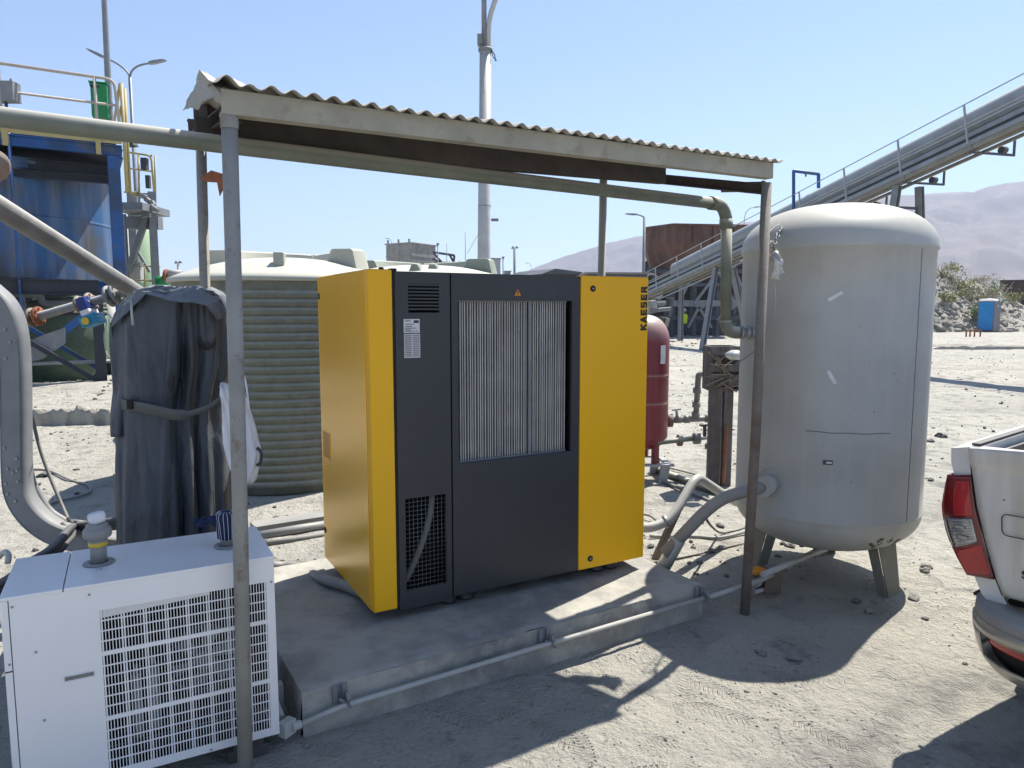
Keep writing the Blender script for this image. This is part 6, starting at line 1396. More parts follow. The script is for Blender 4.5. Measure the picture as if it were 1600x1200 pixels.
# ================================================================== CONVEYOR
cv = thing('conveyor', 'long inclined conveyor with round cover and walkway railing rising to the upper right', 'conveyor', A(1020,480,40))
C0, C1 = A(1020,438,40), A(1600,152,19.5)      # belt axis (cover centre)
dC = (C1-C0).normalized(); hC = Vector((dC.x,dC.y,0)).normalized(); sC = Vector((hC.y,-hC.x,0))
if sC.y > 0: sC = -sC            # side towards the camera
uC = dC.cross(-sC).normalized()
if uC.z < 0: uC = -uC
Lc = (C1-C0).length
def CP(t, s=0.0, u=0.0): return C0 + dC*t + sC*s + uC*u
TE = Lc + 14; TS = -6
def halftube(t0_, t1_, r_, name, mat):
    mb = MB(); n = 14; vs = []; fs = []
    sec = [(-r_,-0.36)] + [(-math.cos(PI*k/n)*r_, math.sin(PI*k/n)*r_) for k in range(n+1)] + [(r_,-0.36)]; m_ = len(sec)
    for t in (t0_, t1_):
        for a, b in sec: vs.append(CP(t, a, b))
    for k in range(m_-1): fs.append((k,k+1,m_+k+1,m_+k))
    mb.add(vs, fs, True); return build(name, mb, mat, cv, solid=0.03)
tS = 2.6
halftube(tS, TE, 0.30, 'belt_cover', m_conv); halftube(TS, 0.0, 0.36, 'belt_cover', m_conv)
mb = MB(); mb.beam(CP(tS-3,0,-0.12), CP(TE,0,-0.12), 0.5, 0.03, uC); build('belt', mb, m_convd, cv)
for s, u, w_, h, m__, nm in ((0.42,-0.50,0.08,0.13,m_conv,'side_channel'),(-0.42,-0.50,0.08,0.13,m_conv,'side_channel'),(0.40,-0.63,0.05,0.12,m_convd,'gap_shade_strip'),(0.64,-0.80,0.04,0.12,m_conv,'walkway_edge')):  # the dark strip stands in for the shaded gap below the cover
    mb = MB(); mb.beam(CP(TS,s,u), CP(TE,s,u), w_, h, uC); build(nm, mb, m__, cv)
mb = MB(); mb.beam(CP(TS,0,-0.58), CP(TE,0,-0.58), 0.75, 0.03, uC); build('tray', mb, m_convd, cv)
mb = MB(); mb.beam(CP(TS,0.345,-0.22), CP(TE,0.345,-0.22), 0.03, 0.05, uC); build('cover_strip', mb, m_lgrey, cv)
mb = MB(); mb.beam(CP(TS,0.42,-0.87), CP(TE,0.42,-0.87), 0.40, 0.03, uC); build('walkway', mb, m_convb, cv)
mb = MB(); mb.beam(CP(TS,0.60,-0.93), CP(TE,0.60,-0.93), 0.04, 0.09, uC); build('beige_plate', mb, m_convb, cv)
for s in (0.1, 0.45):
    mb = MB(); mb.beam(CP(TS,s,-1.0), CP(TE,s,-1.0), 0.07, 0.09, uC); build('bottom_chord', mb, m_convb if s > 0 else m_trest, cv)
mb = MB(); mb.tube([CP(TS,0.66,0.30), CP(TE,0.66,0.30)], 0.018, 8); build('top_rail', mb, m_lgrey, cv)
mb = MB(); mb.tube([CP(TS,0.66,-0.26), CP(TE,0.66,-0.26)], 0.017, 8); build('mid_rail', mb, m_lgrey, cv)
k = 0; t = TS+0.6
while t < TE:
    mb = MB(); mb.beam(CP(t,0.66,-0.80), CP(t,0.66,0.30), 0.045, 0.045, sC); build('rail_post', mb, m_lgrey, cv)
    mb = MB(); mb.beam(CP(t+0.02,0.60,-1.0), CP(t+0.02,0.60,-0.80), 0.09, 0.14, dC); build('bracket', mb, m_convb, cv)
    if t > 12:
        mb = MB(); a_, b_ = CP(t,0.60,-1.04), CP(t,-0.95,-1.04); mb.beam(a_, b_, 0.06, 0.06); c_ = b_+Z*0.5; mb.beam(b_-Z*0.03, c_, 0.05, 0.05, sC)
        p = b_.lerp(a_,0.25)+Z*0.12; mb.cyl(p-sC*0.08, p+sC*0.10, 0.10, 10); build('return_idler', mb, m_trest, cv)
    t += 2.35; k += 1
def ground_pt(px, py): return G(px, py, 0)
def leg_c(p, q, w_=0.26, nm='leg', mat=m_grey): 
    mb = MB(); mb.ibeam(p, q, w_, w_, 0.03, U); return build(nm, mb, mat, cv)
gA = G(1097,546); gA2 = A(1118,415,gA.y+0.6)
def tOf(px): # param along conveyor where it appears at px
    lo, hi = TS, TE
    for _ in range(40):
        mid = (lo+hi)/2; q = CP(mid,0.5,-1.0); x = 800+FPX*q.x/(q.y*math.cos(PITCH)-(q.z-CAMH)*math.sin(PITCH))
        if x < px: lo = mid
        else: hi = mid
    return (lo+hi)/2
ta = tOf(1117); leg_c(CP(ta,0.45,-1.0), G(1097,547), 0.2); leg_c(CP(ta,-0.4,-1.0), Vector((CP(ta,-1.6,0).x,CP(ta,-1.6,0).y,0)), 0.22)
b0_, b1_ = CP(ta,0.45,-1.0), CP(ta,-0.4,-1.0)
g1 = G(1063,533); leg_c(A(1065,425,g1.y), g1, 0.22)
tb = tOf(1400); q1, q2 = CP(tb,0.45,-1.0), CP(tb,-0.4,-1.0)
leg_c(q1, Vector((q1.x,q1.y,0)) + sC*0.7, 0.2); leg_c(q2, Vector((q2.x,q2.y,0)) - sC*0.5+hC*0.1, 0.2)
mb = MB(); m1, m2 = q1.lerp(Vector((q1.x,q1.y,0)),0.12), q2.lerp(Vector((q2.x,q2.y,0)),0.12); lowm = (q1+q2)/2; lowm.z = q1.z-1.7
mb.beam(m1, m2, 0.06, 0.08); mb.beam(m1, lowm, 0.06, 0.06); mb.beam(m2, lowm, 0.06, 0.06); mb.beam(lowm, Vector((lowm.x,lowm.y,lowm.z-1.5)), 0.06, 0.06, U); build('bracing', mb, m_trest, cv)
mb = MB()
mb.beam(CP(tOf(1020),0.2,-1.25), CP(tOf(1020)+13,0.2,-1.15), 0.05, 0.06); build('truss', mb, m_conv, cv)
bf = thing('pipe_arch', 'blue square pipe frame standing up over the conveyor behind the tank', 'pipe frame', A(1240,330,27.5))
mb = MB(); FYb = 27.5; mb.tube(bend([A(1240,345,FYb),A(1240,267,FYb),A(1279,272,FYb+0.3),A(1279,294,FYb+0.3)],0.03,2), 0.065, 8); mb.beam(A(1259,270,FYb), A(1259,276,FYb), 0.05, 0.05); build('frame', mb, m_steelb, bf)
# hopper and trestle behind
hp = thing('rusty_hopper', 'large rusty steel hopper with tapered bottom above the conveyor foot', 'hopper', A(1060,500,47))
HY = 47
hx0, hx1 = A(1009,355,HY), A(1133,352,HY); hxc = A(1052,352,HY-2)
ztp = A(1052,352,HY-2).z; zbt = A(1009,383,HY).z
quad_t = [Vector((hx0.x,HY,ztp)), Vector((hxc.x,HY-2.0,ztp)), Vector((hx1.x+1.5,HY-1.2,ztp)), Vector((hx1.x+1.0,HY+3.5,ztp)), Vector((hx0.x+0.5,HY+3.5,ztp))]
mb = MB(); e_ = -Z*(ztp-zbt); mb.prism(quad_t, e_); build('bin', mb, m_rusty, hp)
ctr = sum(quad_t, Vector())/5; low_ = [Vector((ctr.x+(p.x-ctr.x)*0.62-0.35, ctr.y+(p.y-ctr.y)*0.5, zbt-2.6)) for p in quad_t]; up_ = [p+e_*1.002 for p in quad_t]
mb = MB(); mb.add(up_+low_, [(i,(i+1)%5,5+(i+1)%5,5+i) for i in range(5)]+[tuple(range(5,10))]); build('funnel', mb, m_rusty, hp)
mb = MB()
for f in (0.25,0.5,0.75):
    p = quad_t[1].lerp(quad_t[2], f)+Vector((0,-0.06,0)); mb.beam(p, p+e_*1.0, 0.12, 0.1, V)
for i in range(4): mb.beam(quad_t[i]+Vector((0,-0.03,0.04)), quad_t[i+1]+Vector((0,-0.03,0.04)), 0.2, 0.14)
build('stiffeners', mb, m_rusty, hp)
tr = thing('trestle', 'dark steel trestle of posts and crossed braces under the rusty hopper', 'trestle', A(1090,515,46))
TYY = 46.5
for x in (1017,1052,1085,1122,1148,1172):
    p = A(x,400,TYY); mb = MB(); mb.beam(Vector((p.x,TYY,0)), Vector((p.x,TYY,A(x,418 if x < 1100 else 392,TYY).z)), 0.3, 0.3, V); build('post', mb, m_trest, tr)
for y in (424,445,474,497):
    mb = MB(); mb.beam(A(1012,y,TYY-0.2), A(1195,y,TYY-0.2), 0.25, 0.22 if y != 474 else 0.4); build('girder', mb, m_trest if y != 474 else m_grey, tr)
for (x0,y0,x1,y1) in ((1085,474,1122,424),(1122,424,1148,474),(1086,478,1100,460+20),(1120,500,1148,478),(1060,474,1085,424),(1148,424,1172,474),(1075,512,1092,480),(1092,480,1112,512)):
    mb = MB(); mb.beam(A(x0,y0,TYY-0.35), A(x1,y1,TYY-0.35), 0.14, 0.16); build('brace', mb, m_grey, tr)
mb = MB()
for k in range(14): mb.beam(A(1012,420+k*7,TYY+2.5+k*0.02), A(1200,420+k*7,TYY+2.5+k*0.02), 0.05, 0.20)
build('siding', mb, m_farwood, tr)
mb = MB(); a_ = A(1005,418,TYY+2.7); b_ = A(1215,418,TYY+2.7); mb.box((a_.x,a_.y,0),(b_.x,a_.y+0.1,A(1010,408,TYY+2.7).z)); build('back_sheet', mb, m_trest, tr)
# rubble and machinery lump near the conveyor foot (each chunk its own)
def rock_mesh(name, r_, seed, sub=2, flat=0.7):
    bm = bmesh.new(); bmesh.ops.create_icosphere(bm, subdivisions=sub, radius=r_)
    for v in bm.verts:
        n = noise.fractal(v.co*(1.6/r_)+Vector((seed*3.1,seed,0)), 0.8, 2, 4); v.co *= 1+0.5*n; v.co.z *= flat
    me = bpy.data.meshes.new(name); bm.to_mesh(me); bm.free(); return me
protos = [rock_mesh('rock', 1.0, i+1, 2, 0.55+0.05*(i % 3)) for i in range(6)]
for me in protos: me.materials.append(m_rock)
protosd = [rock_mesh('rock', 1.0, i+11, 2, 0.6) for i in range(4)]
for me in protosd: me.materials.append(m_rockd)
def rock(px, py, size_px, label, dark=False, group=None, flat=1.0, embed=0.25):
    g = G(px, py); s_ = size_px/FPX*math.hypot(g.x,g.y)/2*0.78
    o = bpy.data.objects.new('rock', RNG.choice(protosd if dark else protos)); COL.objects.link(o)
    o.location = (g.x, g.y, gz(g.x,g.y)+s_*(0.5-embed)); o.scale = (s_, s_*RNG.uniform(0.7,1), s_*flat); o.rotation_euler = (RNG.uniform(-.2,.2),RNG.uniform(-.2,.2),RNG.uniform(0,6))
    return tag(o, label, 'rock', group)
rock(1241,1028,34,'pale flat stone in the sun below the edge of the tank shadow',flat=0.6)
rock(1190,1021,22,'grey stone just inside the tank shadow beside the pale flat stone')
rock(1448,886,18,'small round rock in the sun, farther one right of the tank leg')
rock(1446,878+14,20,'rough lump of stone touching the small round rock')
rock(1428,936,22,'flat stone at the foot of the right tank leg',flat=0.5)
rock(1446,965,14,'small stone between tank leg and truck bumper',True,flat=0.5)
rock(1358,955,20,'flat grey stone in the shade in front of the right tank leg',flat=0.5)
rock(1338,938,22,'dark low stone in the deepest shade under the tank',True,flat=0.5)
rock(1365,940,12,'small pale stone in the shade beside the dark low stone')
rock(1470,681,18,'larger dark rock on the yard behind the tank, right one of two',True)
rock(1454,688,12,'smaller dark rock on the yard touching the tank outline',True)
rock(1508,1036,9,'little brown stone on the sunlit dust left of the bumper',True)
rock(1040,1157,10,'little dark clod near the bottom edge of the sunlit ground',True)
rock(1167,1082,10,'little clod on the sunlit dust below the tank shadow')
rock(480,1168,16,'small stone at the near corner of the concrete slab')
rock(1083,857,11,'small dark stone between the leaning pipe and the rod',True)
rock(1094,880,14,'dark jagged stone at the edge of the tank shadow behind the slab',True,flat=0.5)
rock(1110,700,26,'black lump beside the wooden box posts, upper one',True); rock(1108,731,12,'black lump beside the wooden box posts, lower one',True)
for k in range(9): rock(148+k*3.5+RNG.uniform(-2,2), 640-k*2.2+RNG.uniform(-2,2), RNG.uniform(4,7), 'little dark stone in the row left of the tarpaulin', True, 'row of dark stones left of the tarpaulin')
rock(70,744,26,'black hollow lump at the start of the looped hose',True,flat=0.5); rock(120,773,9,'tiny dark stone by the looped hose',True)
for k in range(26): 
    px = RNG.uniform(1462,1600); rock(px, RNG.uniform(503,514)+ (2 if px>1530 else 0), RNG.uniform(5,13), 'rubble stone at the foot of the spoil bank', RNG.random() < 0.3, 'rubble along the foot of the spoil bank')
for k in range(22): rock(RNG.uniform(1045,1092), RNG.uniform(524,545), RNG.uniform(3,7), 'rubble stone on the yard around the conveyor foot', RNG.random() < 0.5, 'rubble around the conveyor foot')
# rubble on the bank slope (stuff)
def scatter(name, n, fn, label, cat, mat, sub=1):
    mb = MB(); rg = random.Random(11)
    bm = bmesh.new(); bmesh.ops.create_icosphere(bm, subdivisions=sub, radius=1); vv = [v.co.copy() for v in bm.verts]; ff = [[v.index for v in f.verts] for f in bm.faces]; bm.free()
    for k in range(n):
        p, s_ = fn(rg); m4 = Matrix.Rotation(rg.uniform(0,6),3,'Z') @ Matrix.Rotation(rg.uniform(-1,1),3,'X'); sx, sy, sz = rg.uniform(0.7,1.2), rg.uniform(0.5,1), rg.uniform(0.35,0.8)
        mb.add([p + m4 @ Vector((v.x*sx*s_*rg.uniform(0.8,1.2), v.y*sy*s_, v.z*sz*s_)) for v in vv], ff, False)
    o = build(name, mb, mat, recalc=False, local=True); return tag(o, label, cat, kind='stuff')
def on_bank(rg):
    u, v = rg.uniform(0.35,0.95), rg.uniform(0.02,0.55); p = Vector(bank_fn(u, v)); return p, (0.06+0.34*rg.random()**2.5)*(1.3-v)
scatter('bank_rubble', 1300, on_bank, 'loose rubble covering the slope of the spoil bank', 'rubble', m_tanrock)
def near_gravel(rg):
    while True:
        y = rg.uniform(1.9,13); x = rg.uniform(-1.0,0.9)*y
        if noise.noise(Vector((x*0.9,y*0.9,5))) > -0.05 + rg.uniform(-0.15,0.3): break
    z = gz(x,y); s_ = min(0.03, 0.0022+0.0035*rg.random()**3*(1+y*0.25)); return Vector((x,y,z+s_*0.3)), s_
scatter('gravel', 9000, near_gravel, 'fine gravel strewn over the dusty yard', 'gravel', m_rock, 0 or 1)
def coarse(rg):
    while True:
        y = rg.uniform(4.5,34); x = rg.uniform(-1.05,1.0)*y
        if noise.noise(Vector((x*0.45,y*0.45,15))) > 0.08 + rg.uniform(-0.12,0.22): break
    s_ = rg.uniform(0.006,0.016)+0.035*rg.random()**4; return Vector((x,y,gz(x,y)+s_*0.2)), s_
scatter('coarse_gravel', 2800, coarse, 'patches of dark coarse gravel and clods across the yard', 'gravel', m_rockd)
# slabs of pipe/debris at bank foot
for px, py, L_, lb in ((1485,508,3.2,'pale broken slab lying at the foot of the bank'),(1508,512,1.6,'curved pale pipe shell at the foot of the bank'),(1470,513,1.5,'short flat plank at the foot of the bank beside the tank')):
    g = G(px,py+3); mb = MB(); mb.beam(g+Vector((-L_/2,0,0.75)), g+Vector((L_/2,-0.3,0.1)), 0.6, 0.12); tag(build('debris_slab', mb, m_convb), lb, 'debris')

# low cut scarp in the left middle distance
def scarp(px0, px1, ypx, h):
    a_, b_ = G(px0,ypx), G(px1,ypx); mb = MB()
    def fn(u, v):
        p = a_.lerp(b_, u); e = min(1, u*14, (1-u)*14); n = noise.noise(Vector((u*14,1,3)))*0.10; hh = h*e*(1+0.35*noise.noise(Vector((u*22,5,1))))
        if v < 0.2: q = v/0.2; return (p.x, p.y+n+0.02*q, -0.03+(hh+0.03)*q)
        q = (v-0.2)/0.8; return (p.x, p.y+n+0.02+2.4*q, hh*(1-q)**1.5-0.03*q)
    mb.grid(fn, 160, 20); struct('bank', mb, m_ground, local=True)
scarp(-60, 200, 668, 0.27); scarp(1452, 1720, 546, 0.13)
# ================================================================== BANK SHRUBS
def shrub(px, py, wpx, hpx, label, mats, n=520, Y=None, twig=True):
    u = (px-1180)/560; best = None
    for k in range(40):
        v = k/39*0.7; p = Vector(bank_fn(u, v)); yy = 600 - FPX*((p.z-CAMH)*math.cos(PITCH)+p.y*math.sin(PITCH))/(p.y*math.cos(PITCH)-(p.z-CAMH)*math.sin(PITCH))
        if best is None or abs(yy-py) < best[0]: best = (abs(yy-py), p)
    b_ = best[1]; s_ = b_.y/FPX; W_, H_ = wpx*s_/2, hpx*s_
    t_ = thing('shrub', label, 'shrub', b_, group='shrubs on the spoil bank')
    rg = random.Random(int(px*7+py)); mb = MB()
    cl = [(Vector((rg.gauss(0,0.45)*W_, rg.gauss(0,0.4)*W_, H_*(0.25+0.6*rg.random()))), rg.uniform(0.25,0.5)) for _ in range(9)]
    for k in range(n):
        c_, r_ = rg.choice(cl); p = b_ + c_ + Vector((rg.gauss(0,1)*W_*r_*0.6, rg.gauss(0,1)*W_*r_*0.6, rg.gauss(0,1)*H_*r_*0.45)); s2 = rg.uniform(0.05,0.13)
        if p.z < b_.z: continue
        d = Vector((rg.gauss(0,1),rg.gauss(0,1),rg.gauss(0,1))).normalized(); e = d.cross(Vector((rg.gauss(0,1),rg.gauss(0,1),rg.gauss(0,1)))).normalized()
        mb.add([p-d*s2, p+e*s2*0.45, p+d*s2, p-e*s2*0.45], [(0,1,2,3)])
    build('leaves', mb, mats, t_, recalc=False)
    mb = MB()
    for k in range(10):
        e = b_ + Vector((rg.gauss(0,0.5)*W_, rg.gauss(0,0.4)*W_, H_*rg.uniform(0.6,1.15))); mid = b_.lerp(e,0.5)+Vector((rg.gauss(0,0.1),0,0)); mb.tube([b_-Z*0.1, mid, e], 0.03, 5, radii=[0.05,0.03,0.012])
    build('stems', mb, m_twig, t_)
for a in ((1475,432,44,22,'dry olive shrub at the crest of the bank nearest the tank',m_leafy),(1500,452,46,26,'second dry olive shrub down the crest of the bank',m_leafy),(1520,470,60,30,'broad straggly shrub in the middle of the bank slope',m_leafy),(1545,482,40,40,'pale twiggy bush behind the blue toilet',m_twig),(1553,478,34,34,'green bush just above the blue toilet',m_leafg),(1533,452,50,22,'pale feathery bush on the bank skyline',m_twig),(1527,500,26,20,'dark green low bush left of the blue toilet',m_leafg),(1480,470,30,16,'small tuft on the rubble slope beside the tank',m_leafy),(1580,475,30,16,'small tuft on the slope right of the green bush',m_leafy)): shrub(*a)
# ================================================================== TOILET, WALL, RACK, PERSON
ty = 57.0; tl, tr_ = A(1534,490,ty), A(1570,490,ty)
pt = thing('portable_toilet', 'bright blue portable toilet with grey side and pale roof by the rubble bank', 'portable toilet', Vector(((tl.x+tr_.x)/2,ty+0.5,0)), R(-8))
tm = Matrix.Identity(4)
wT = 1.18
hT = A(1550,470,ty).z-0.05
rot_ = R(35); pt.rotation_euler = (0,0,rot_)
mb = MB(); mb.box((-0.6,-0.6,0.1),(0.6,0.6,hT)); build('body', mb, m_greyt, pt, local=True, bevel=0.04)
mb = MB(); mb.box((-0.62,-0.53,0.14),(-0.605,0.53,hT-0.05)); mb.box((-0.53,-0.62,0.14),(0.53,-0.605,hT-0.1)); 
bd = MB(); bd.box((-0.625,-0.52,0.16),(-0.604,0.52,hT-0.06)); build('door', bd, m_bluet, pt, local=True, bevel=0.01)
mb = MB(); mb.lathe([(0.86,0),(0.86,0.05),(0.6,0.20),(0,0.26)], (0,0,hT), 4, smooth=False, a0=PI/4, a1=PI/4+2*PI); build('roof', mb, m_mast, pt, local=True, bevel=0.03)
mb = MB(); mb.box((-0.62,-0.62,0.0),(0.62,0.62,0.1)); build('base', mb, m_trim, pt, local=True)
mb = MB(); mb.cyl((0.2,-0.6,hT),(0.2,-0.6,hT+0.35),0.06,10); mb.box((-0.1,-0.612,hT-0.45),(0.15,-0.606,hT-0.25)); build('vent_pipe', mb, m_lgrey, pt, local=True)
wl = MB(); a_, b_ = A(1562,447,70), A(1700,440,66); wl.beam(Vector((a_.x,a_.y,A(1562,462,70).z)), Vector((b_.x,b_.y,A(1562,462,68).z)), 0.4, 3.0); o = build('brown_wall', wl, m_farwood); tag(o, 'dark brown wall running off to the right above the rubble bank', 'wall')
rk = thing('rusty_rack', 'low rusty steel rack standing on the yard left of the blue toilet', 'rack', G(1521,527))
RY = G(1521,527).y
for x in (1510,1516,1523,1532):
    p = A(x,517,RY); mb = MB(); mb.beam(Vector((p.x,RY,0)), Vector((p.x,RY,A(x,517,RY).z)), 0.07, 0.07, V); build('upright', mb, m_rust, rk)
mb = MB(); mb.beam(A(1509,517,RY), A(1533,516,RY), 0.07, 0.08); build('crossbar', mb, m_rust, rk)
# worker in the distance
wy = 45.6; wx = A(1069,500,wy).x
pr_ = thing('person', 'distant person in a bright yellow vest and dark trousers standing under the conveyor', 'person', (wx,wy,0.02))
def skin_body(name, verts, edges, radii, mat, parent, sub=2):
    me = bpy.data.meshes.new(name); me.from_pydata(verts, edges, []); o = bpy.data.objects.new(name, me); COL.objects.link(o); o.parent = parent
    me.materials.append(mat)
    md = o.modifiers.new('skin','SKIN'); 
    for i, r_ in enumerate(radii):
        sv = me.skin_vertices[0].data[i]; sv.radius = (r_, r_*0.8); sv.use_root = (i == 0)
    s2 = o.modifiers.new('sub','SUBSURF'); s2.levels = s2.render_levels = sub
    return o
vb = [(0,0,0.93),(0,0,1.15),(0,0,1.40),(0,0,1.50),(0,-0.01,1.62),(0,-0.01,1.72),(-0.19,0,1.40),(-0.25,-0.02,1.14),(-0.24,-0.10,0.92),(-0.23,-0.13,0.84),(0.19,0,1.40),(0.24,0.02,1.14),(0.23,-0.08,0.92),(0.22,-0.11,0.84),(-0.10,0,0.86),(-0.12,-0.02,0.48),(-0.13,0.02,0.10),(-0.13,-0.12,0.04),(0.10,0,0.86),(0.12,0.02,0.48),(0.13,0.05,0.10),(0.14,-0.09,0.04)]
eb = [(0,1),(1,2),(2,3),(3,4),(4,5),(2,6),(6,7),(7,8),(8,9),(2,10),(10,11),(11,12),(12,13),(0,14),(14,15),(15,16),(16,17),(0,18),(18,19),(19,20),(20,21)]
rb = [0.15,0.14,0.16,0.06,0.09,0.08,0.07,0.045,0.035,0.04,0.07,0.045,0.035,0.04,0.095,0.065,0.045,0.045,0.095,0.065,0.045,0.045]
skin_body('body', vb, eb, rb, m_cloth, pr_)
mb = MB(); mb.lathe([(0.17,0.88),(0.185,0.95),(0.185,1.2),(0.20,1.36),(0.12,1.47),(0.08,1.49)], (0,0,0), 20); ve = build('vest', mb, m_hivis, pr_, local=True); ve.scale = (1.1,0.9,1)
mb = MB(); mb.lathe([(0,1.83),(0.07,1.82),(0.115,1.77),(0.125,1.71),(0.15,1.70),(0.125,1.695)], (0,-0.01,0), 20); build('helmet', mb, m_mast, pr_, local=True)
mb = MB(); mb.lathe([(0,1.54),(0.06,1.56),(0.09,1.62),(0.095,1.68),(0.09,1.72)], (0,-0.025,0), 16); build('face', mb, m_skin, pr_, local=True)
# far yard clutter near conveyor foot
mc = thing('conveyor_drive', 'jumble of grey machine housings at the foot of the conveyor', 'machinery', A(1025,515,41))
for i, (x, y, w_, h, d) in enumerate(((1022,462,22,9,0.6),(1032,484,26,6,0.8),(1022,500,18,12,1.0),(1038,503,8,14,0.6),(1015,480,10,20,1.0),(1030,474,18,5,0.5),(1045,480,7,30,0.5))):
    p = A(x,y,41+i*0.2); s_ = 41/FPX; mb = MB(); mb.box((-w_*s_/2,-d/2,-h*s_/2),(w_*s_/2,d/2,h*s_/2), Matrix.Translation(p) @ Matrix.Rotation(RNG.uniform(-.25,.25),4,'Y') @ Matrix.Rotation(0.4,4,'Z')); build('housing', mb, (m_lgrey,m_grey,m_trest,m_convb)[i % 4], mc, bevel=0.04)
tag(build('site_bench', MB().beam(A(1062,512,52), A(1078,512,52), 0.5, 0.08).beam(A(1063,512,52), Vector((A(1063,512,52).x,52,0)), 0.08, 0.08).beam(A(1077,512,52), Vector((A(1077,512,52).x,52,0)), 0.08, 0.08), m_convb), 'low bench in front of the distant person', 'bench')
# long low heap line / berm in the middle distance (earth)
m_berm = m_bank
def berm(name, x0, x1, Y, h, wd, seed):
    a_, b_ = A(x0,500,Y), A(x1,500,Y); mb = MB()
    def fn(u, v):
        x = a_.x+(b_.x-a_.x)*u; k = math.sin(PI*u)**0.5*math.sin(PI*v); n = noise.fractal(Vector((x*0.8,v*3,seed)),0.8,2,4)
        return (x, Y-wd/2+wd*v, -0.05+h*k*(1+0.5*n)+0.02*n)
    mb.grid(fn, 120, 14); struct(name, mb, m_berm, local=True)
berm('mound', 1040, 1160, 44, 0.16, 2.0, 3); berm('mound', 1350, 1700, 33, 0.18, 1.2, 8)
berm('mound', -60, 260, 30, 1.1, 6, 5)
# ================================================================== PICKUP TRUCK (rear left corner in view)
RC = Vector((1.835, 2.955, 0.0))     # ground point under the rear left corner
# local frame: x to the vehicle's right, y forward, z up
HEAD = math.atan2(U.y, U.x)          # forward direction in world
tkr = thing('pickup_truck', 'dusty white pickup truck seen from its rear left corner at the right edge', 'pickup truck', RC, HEAD - PI/2)
TROLL = R(3.0)
Rm = Matrix.Translation((0, 0.060, 0)) @ Matrix.Rotation(R(4.0), 4, 'X') @ Matrix.Rotation(-TROLL, 4, 'Y')
def TL(x, y, z): return Rm @ Vector((x, y, z))
rgt = Vector((math.cos(HEAD-PI/2), math.sin(HEAD-PI/2), 0)); fwd = Vector((U.x,U.y,0))
def tp(px, py, off=0.0):   # point of rear plane in local x,z (before roll correction handled by inverse)
    o_ = RC + fwd*off; a, z = hit(px, py, (o_.x,o_.y), (rgt.x,rgt.y)); q = Rm.inverted() @ Vector((a, off, z)); return q.x, q.z
def tb(name, mb, mat, parent=None, **k):
    mb.v = [Rm @ v for v in mb.v]; return build(name, mb, mat, parent or tkr, local=True, **k)
W_ = 1.74
# tailgate outline measured on the rear plane
x_s, _ = tp(1522,760); z_tt = tp(1519,697)[1]; z_tb = tp(1566,934)[1]

XL = tp(1490,700)[0]; 
# --- side outline (rear view) : left body profile
prof_side = [tp(1491,699), tp(1490,722), tp(1494,741), tp(1484.5,785), tp(1487.5,822), tp(1500,862), tp(1519,900), tp(1530,930), tp(1545,950)]
prof_in = [tp(1519,697), tp(1522,741), tp(1527,790), tp(1539,850), tp(1553,905), tp(1563,932), tp(1570,950)]
def clean(p): return [(x, z) for x, z in p]
seam = [(prof_in[i][0], prof_in[i][1]) for i in range(7)]
# body side: bed wall, extruded forward, corner post
bl = 1.55
mb = MB()
sidep = prof_side; nP = len(sidep); vs = []; fs = []
ys = [0.0, 0.015, 0.05, 0.12, 0.35, 0.7, 1.1, bl]
for j, y in enumerate(ys):
    for i, (x, z) in enumerate(sidep):
        bul = -0.030*math.sin(min(1, y/0.4)*PI/2)*math.sin(PI*i/(nP-1)) + (0.008 if j == 0 else 0)
        vs.append((x+bul, y, z))
for j in range(len(ys)-1):
    for i in range(nP-1): fs.append((j*nP+i, j*nP+i+1, (j+1)*nP+i+1, (j+1)*nP+i))
mb.add(vs, fs, True)
# rear face of corner post between side profile and seam, above and below the lamp
def quadstrip(mb, A_, B_, y=0.0):
    n = min(len(A_), len(B_)); b = len(mb.v); mb.add([(x,y,z) for x,z in A_[:n]]+[(x,y,z) for x,z in B_[:n]], [(i,i+1,n+i+1,n+i) for i in range(n-1)], False)
quadstrip(mb, [sidep[0],sidep[1],sidep[2]], [seam[0],((seam[0][0]+seam[1][0])/2,(seam[0][1]+seam[1][1])/2),seam[1]])
quadstrip(mb, [sidep[6],sidep[7],sidep[8]], [seam[4],seam[5],seam[6]])
# rail top and inner wall
x0, z0 = sidep[0]; mb.add([(x0,0,z0),(x0-0.01,bl,z0+0.01),(x0+0.085,bl,z0+0.012),(x0+0.085,0.0,z0+0.004)], [(0,1,2,3)]); mb.add([(x0+0.085,0.0,z0+0.004),(x0+0.085,bl,z0+0.012),(x0+0.11,bl,z0-0.45),(x0+0.11,0.0,z0-0.45)], [(0,1,2,3)])
body = tb('body', mb, m_truck, solid=0.004)
# mirrored right side, bed floor, front wall
mb = MB(); XR = W_ - x0
mir = [(W_-x, z) for x, z in sidep]; vs = [(x, y, z) for y in (0.0,bl) for x, z in mir]; fs = [(i,i+1,nP+i+1,nP+i) for i in range(nP-1)]; mb.add(vs, fs, True)
mb.box((W_-x0-0.085,0.0,z0-0.40),(W_-x0-0.002,bl,z0+0.003)); mb.box((x0+0.1,0.03,z0-0.48),(W_-x0-0.086,bl,z0-0.45)); mb.box((x0+0.112,bl-0.03,z0-0.449),(W_-x0-0.087,bl,z0+0.0)); tb('bed', mb, m_truck)
mb = MB(); mb.box((x0+0.112,0.04,z0-0.30),(x0+0.125,bl-0.05,z0-0.02)); mb.box((x0+0.05,0.06,z0+0.008),(x0+0.083,bl-0.05,z0+0.018)); tb('bed_liner', mb, m_trim)
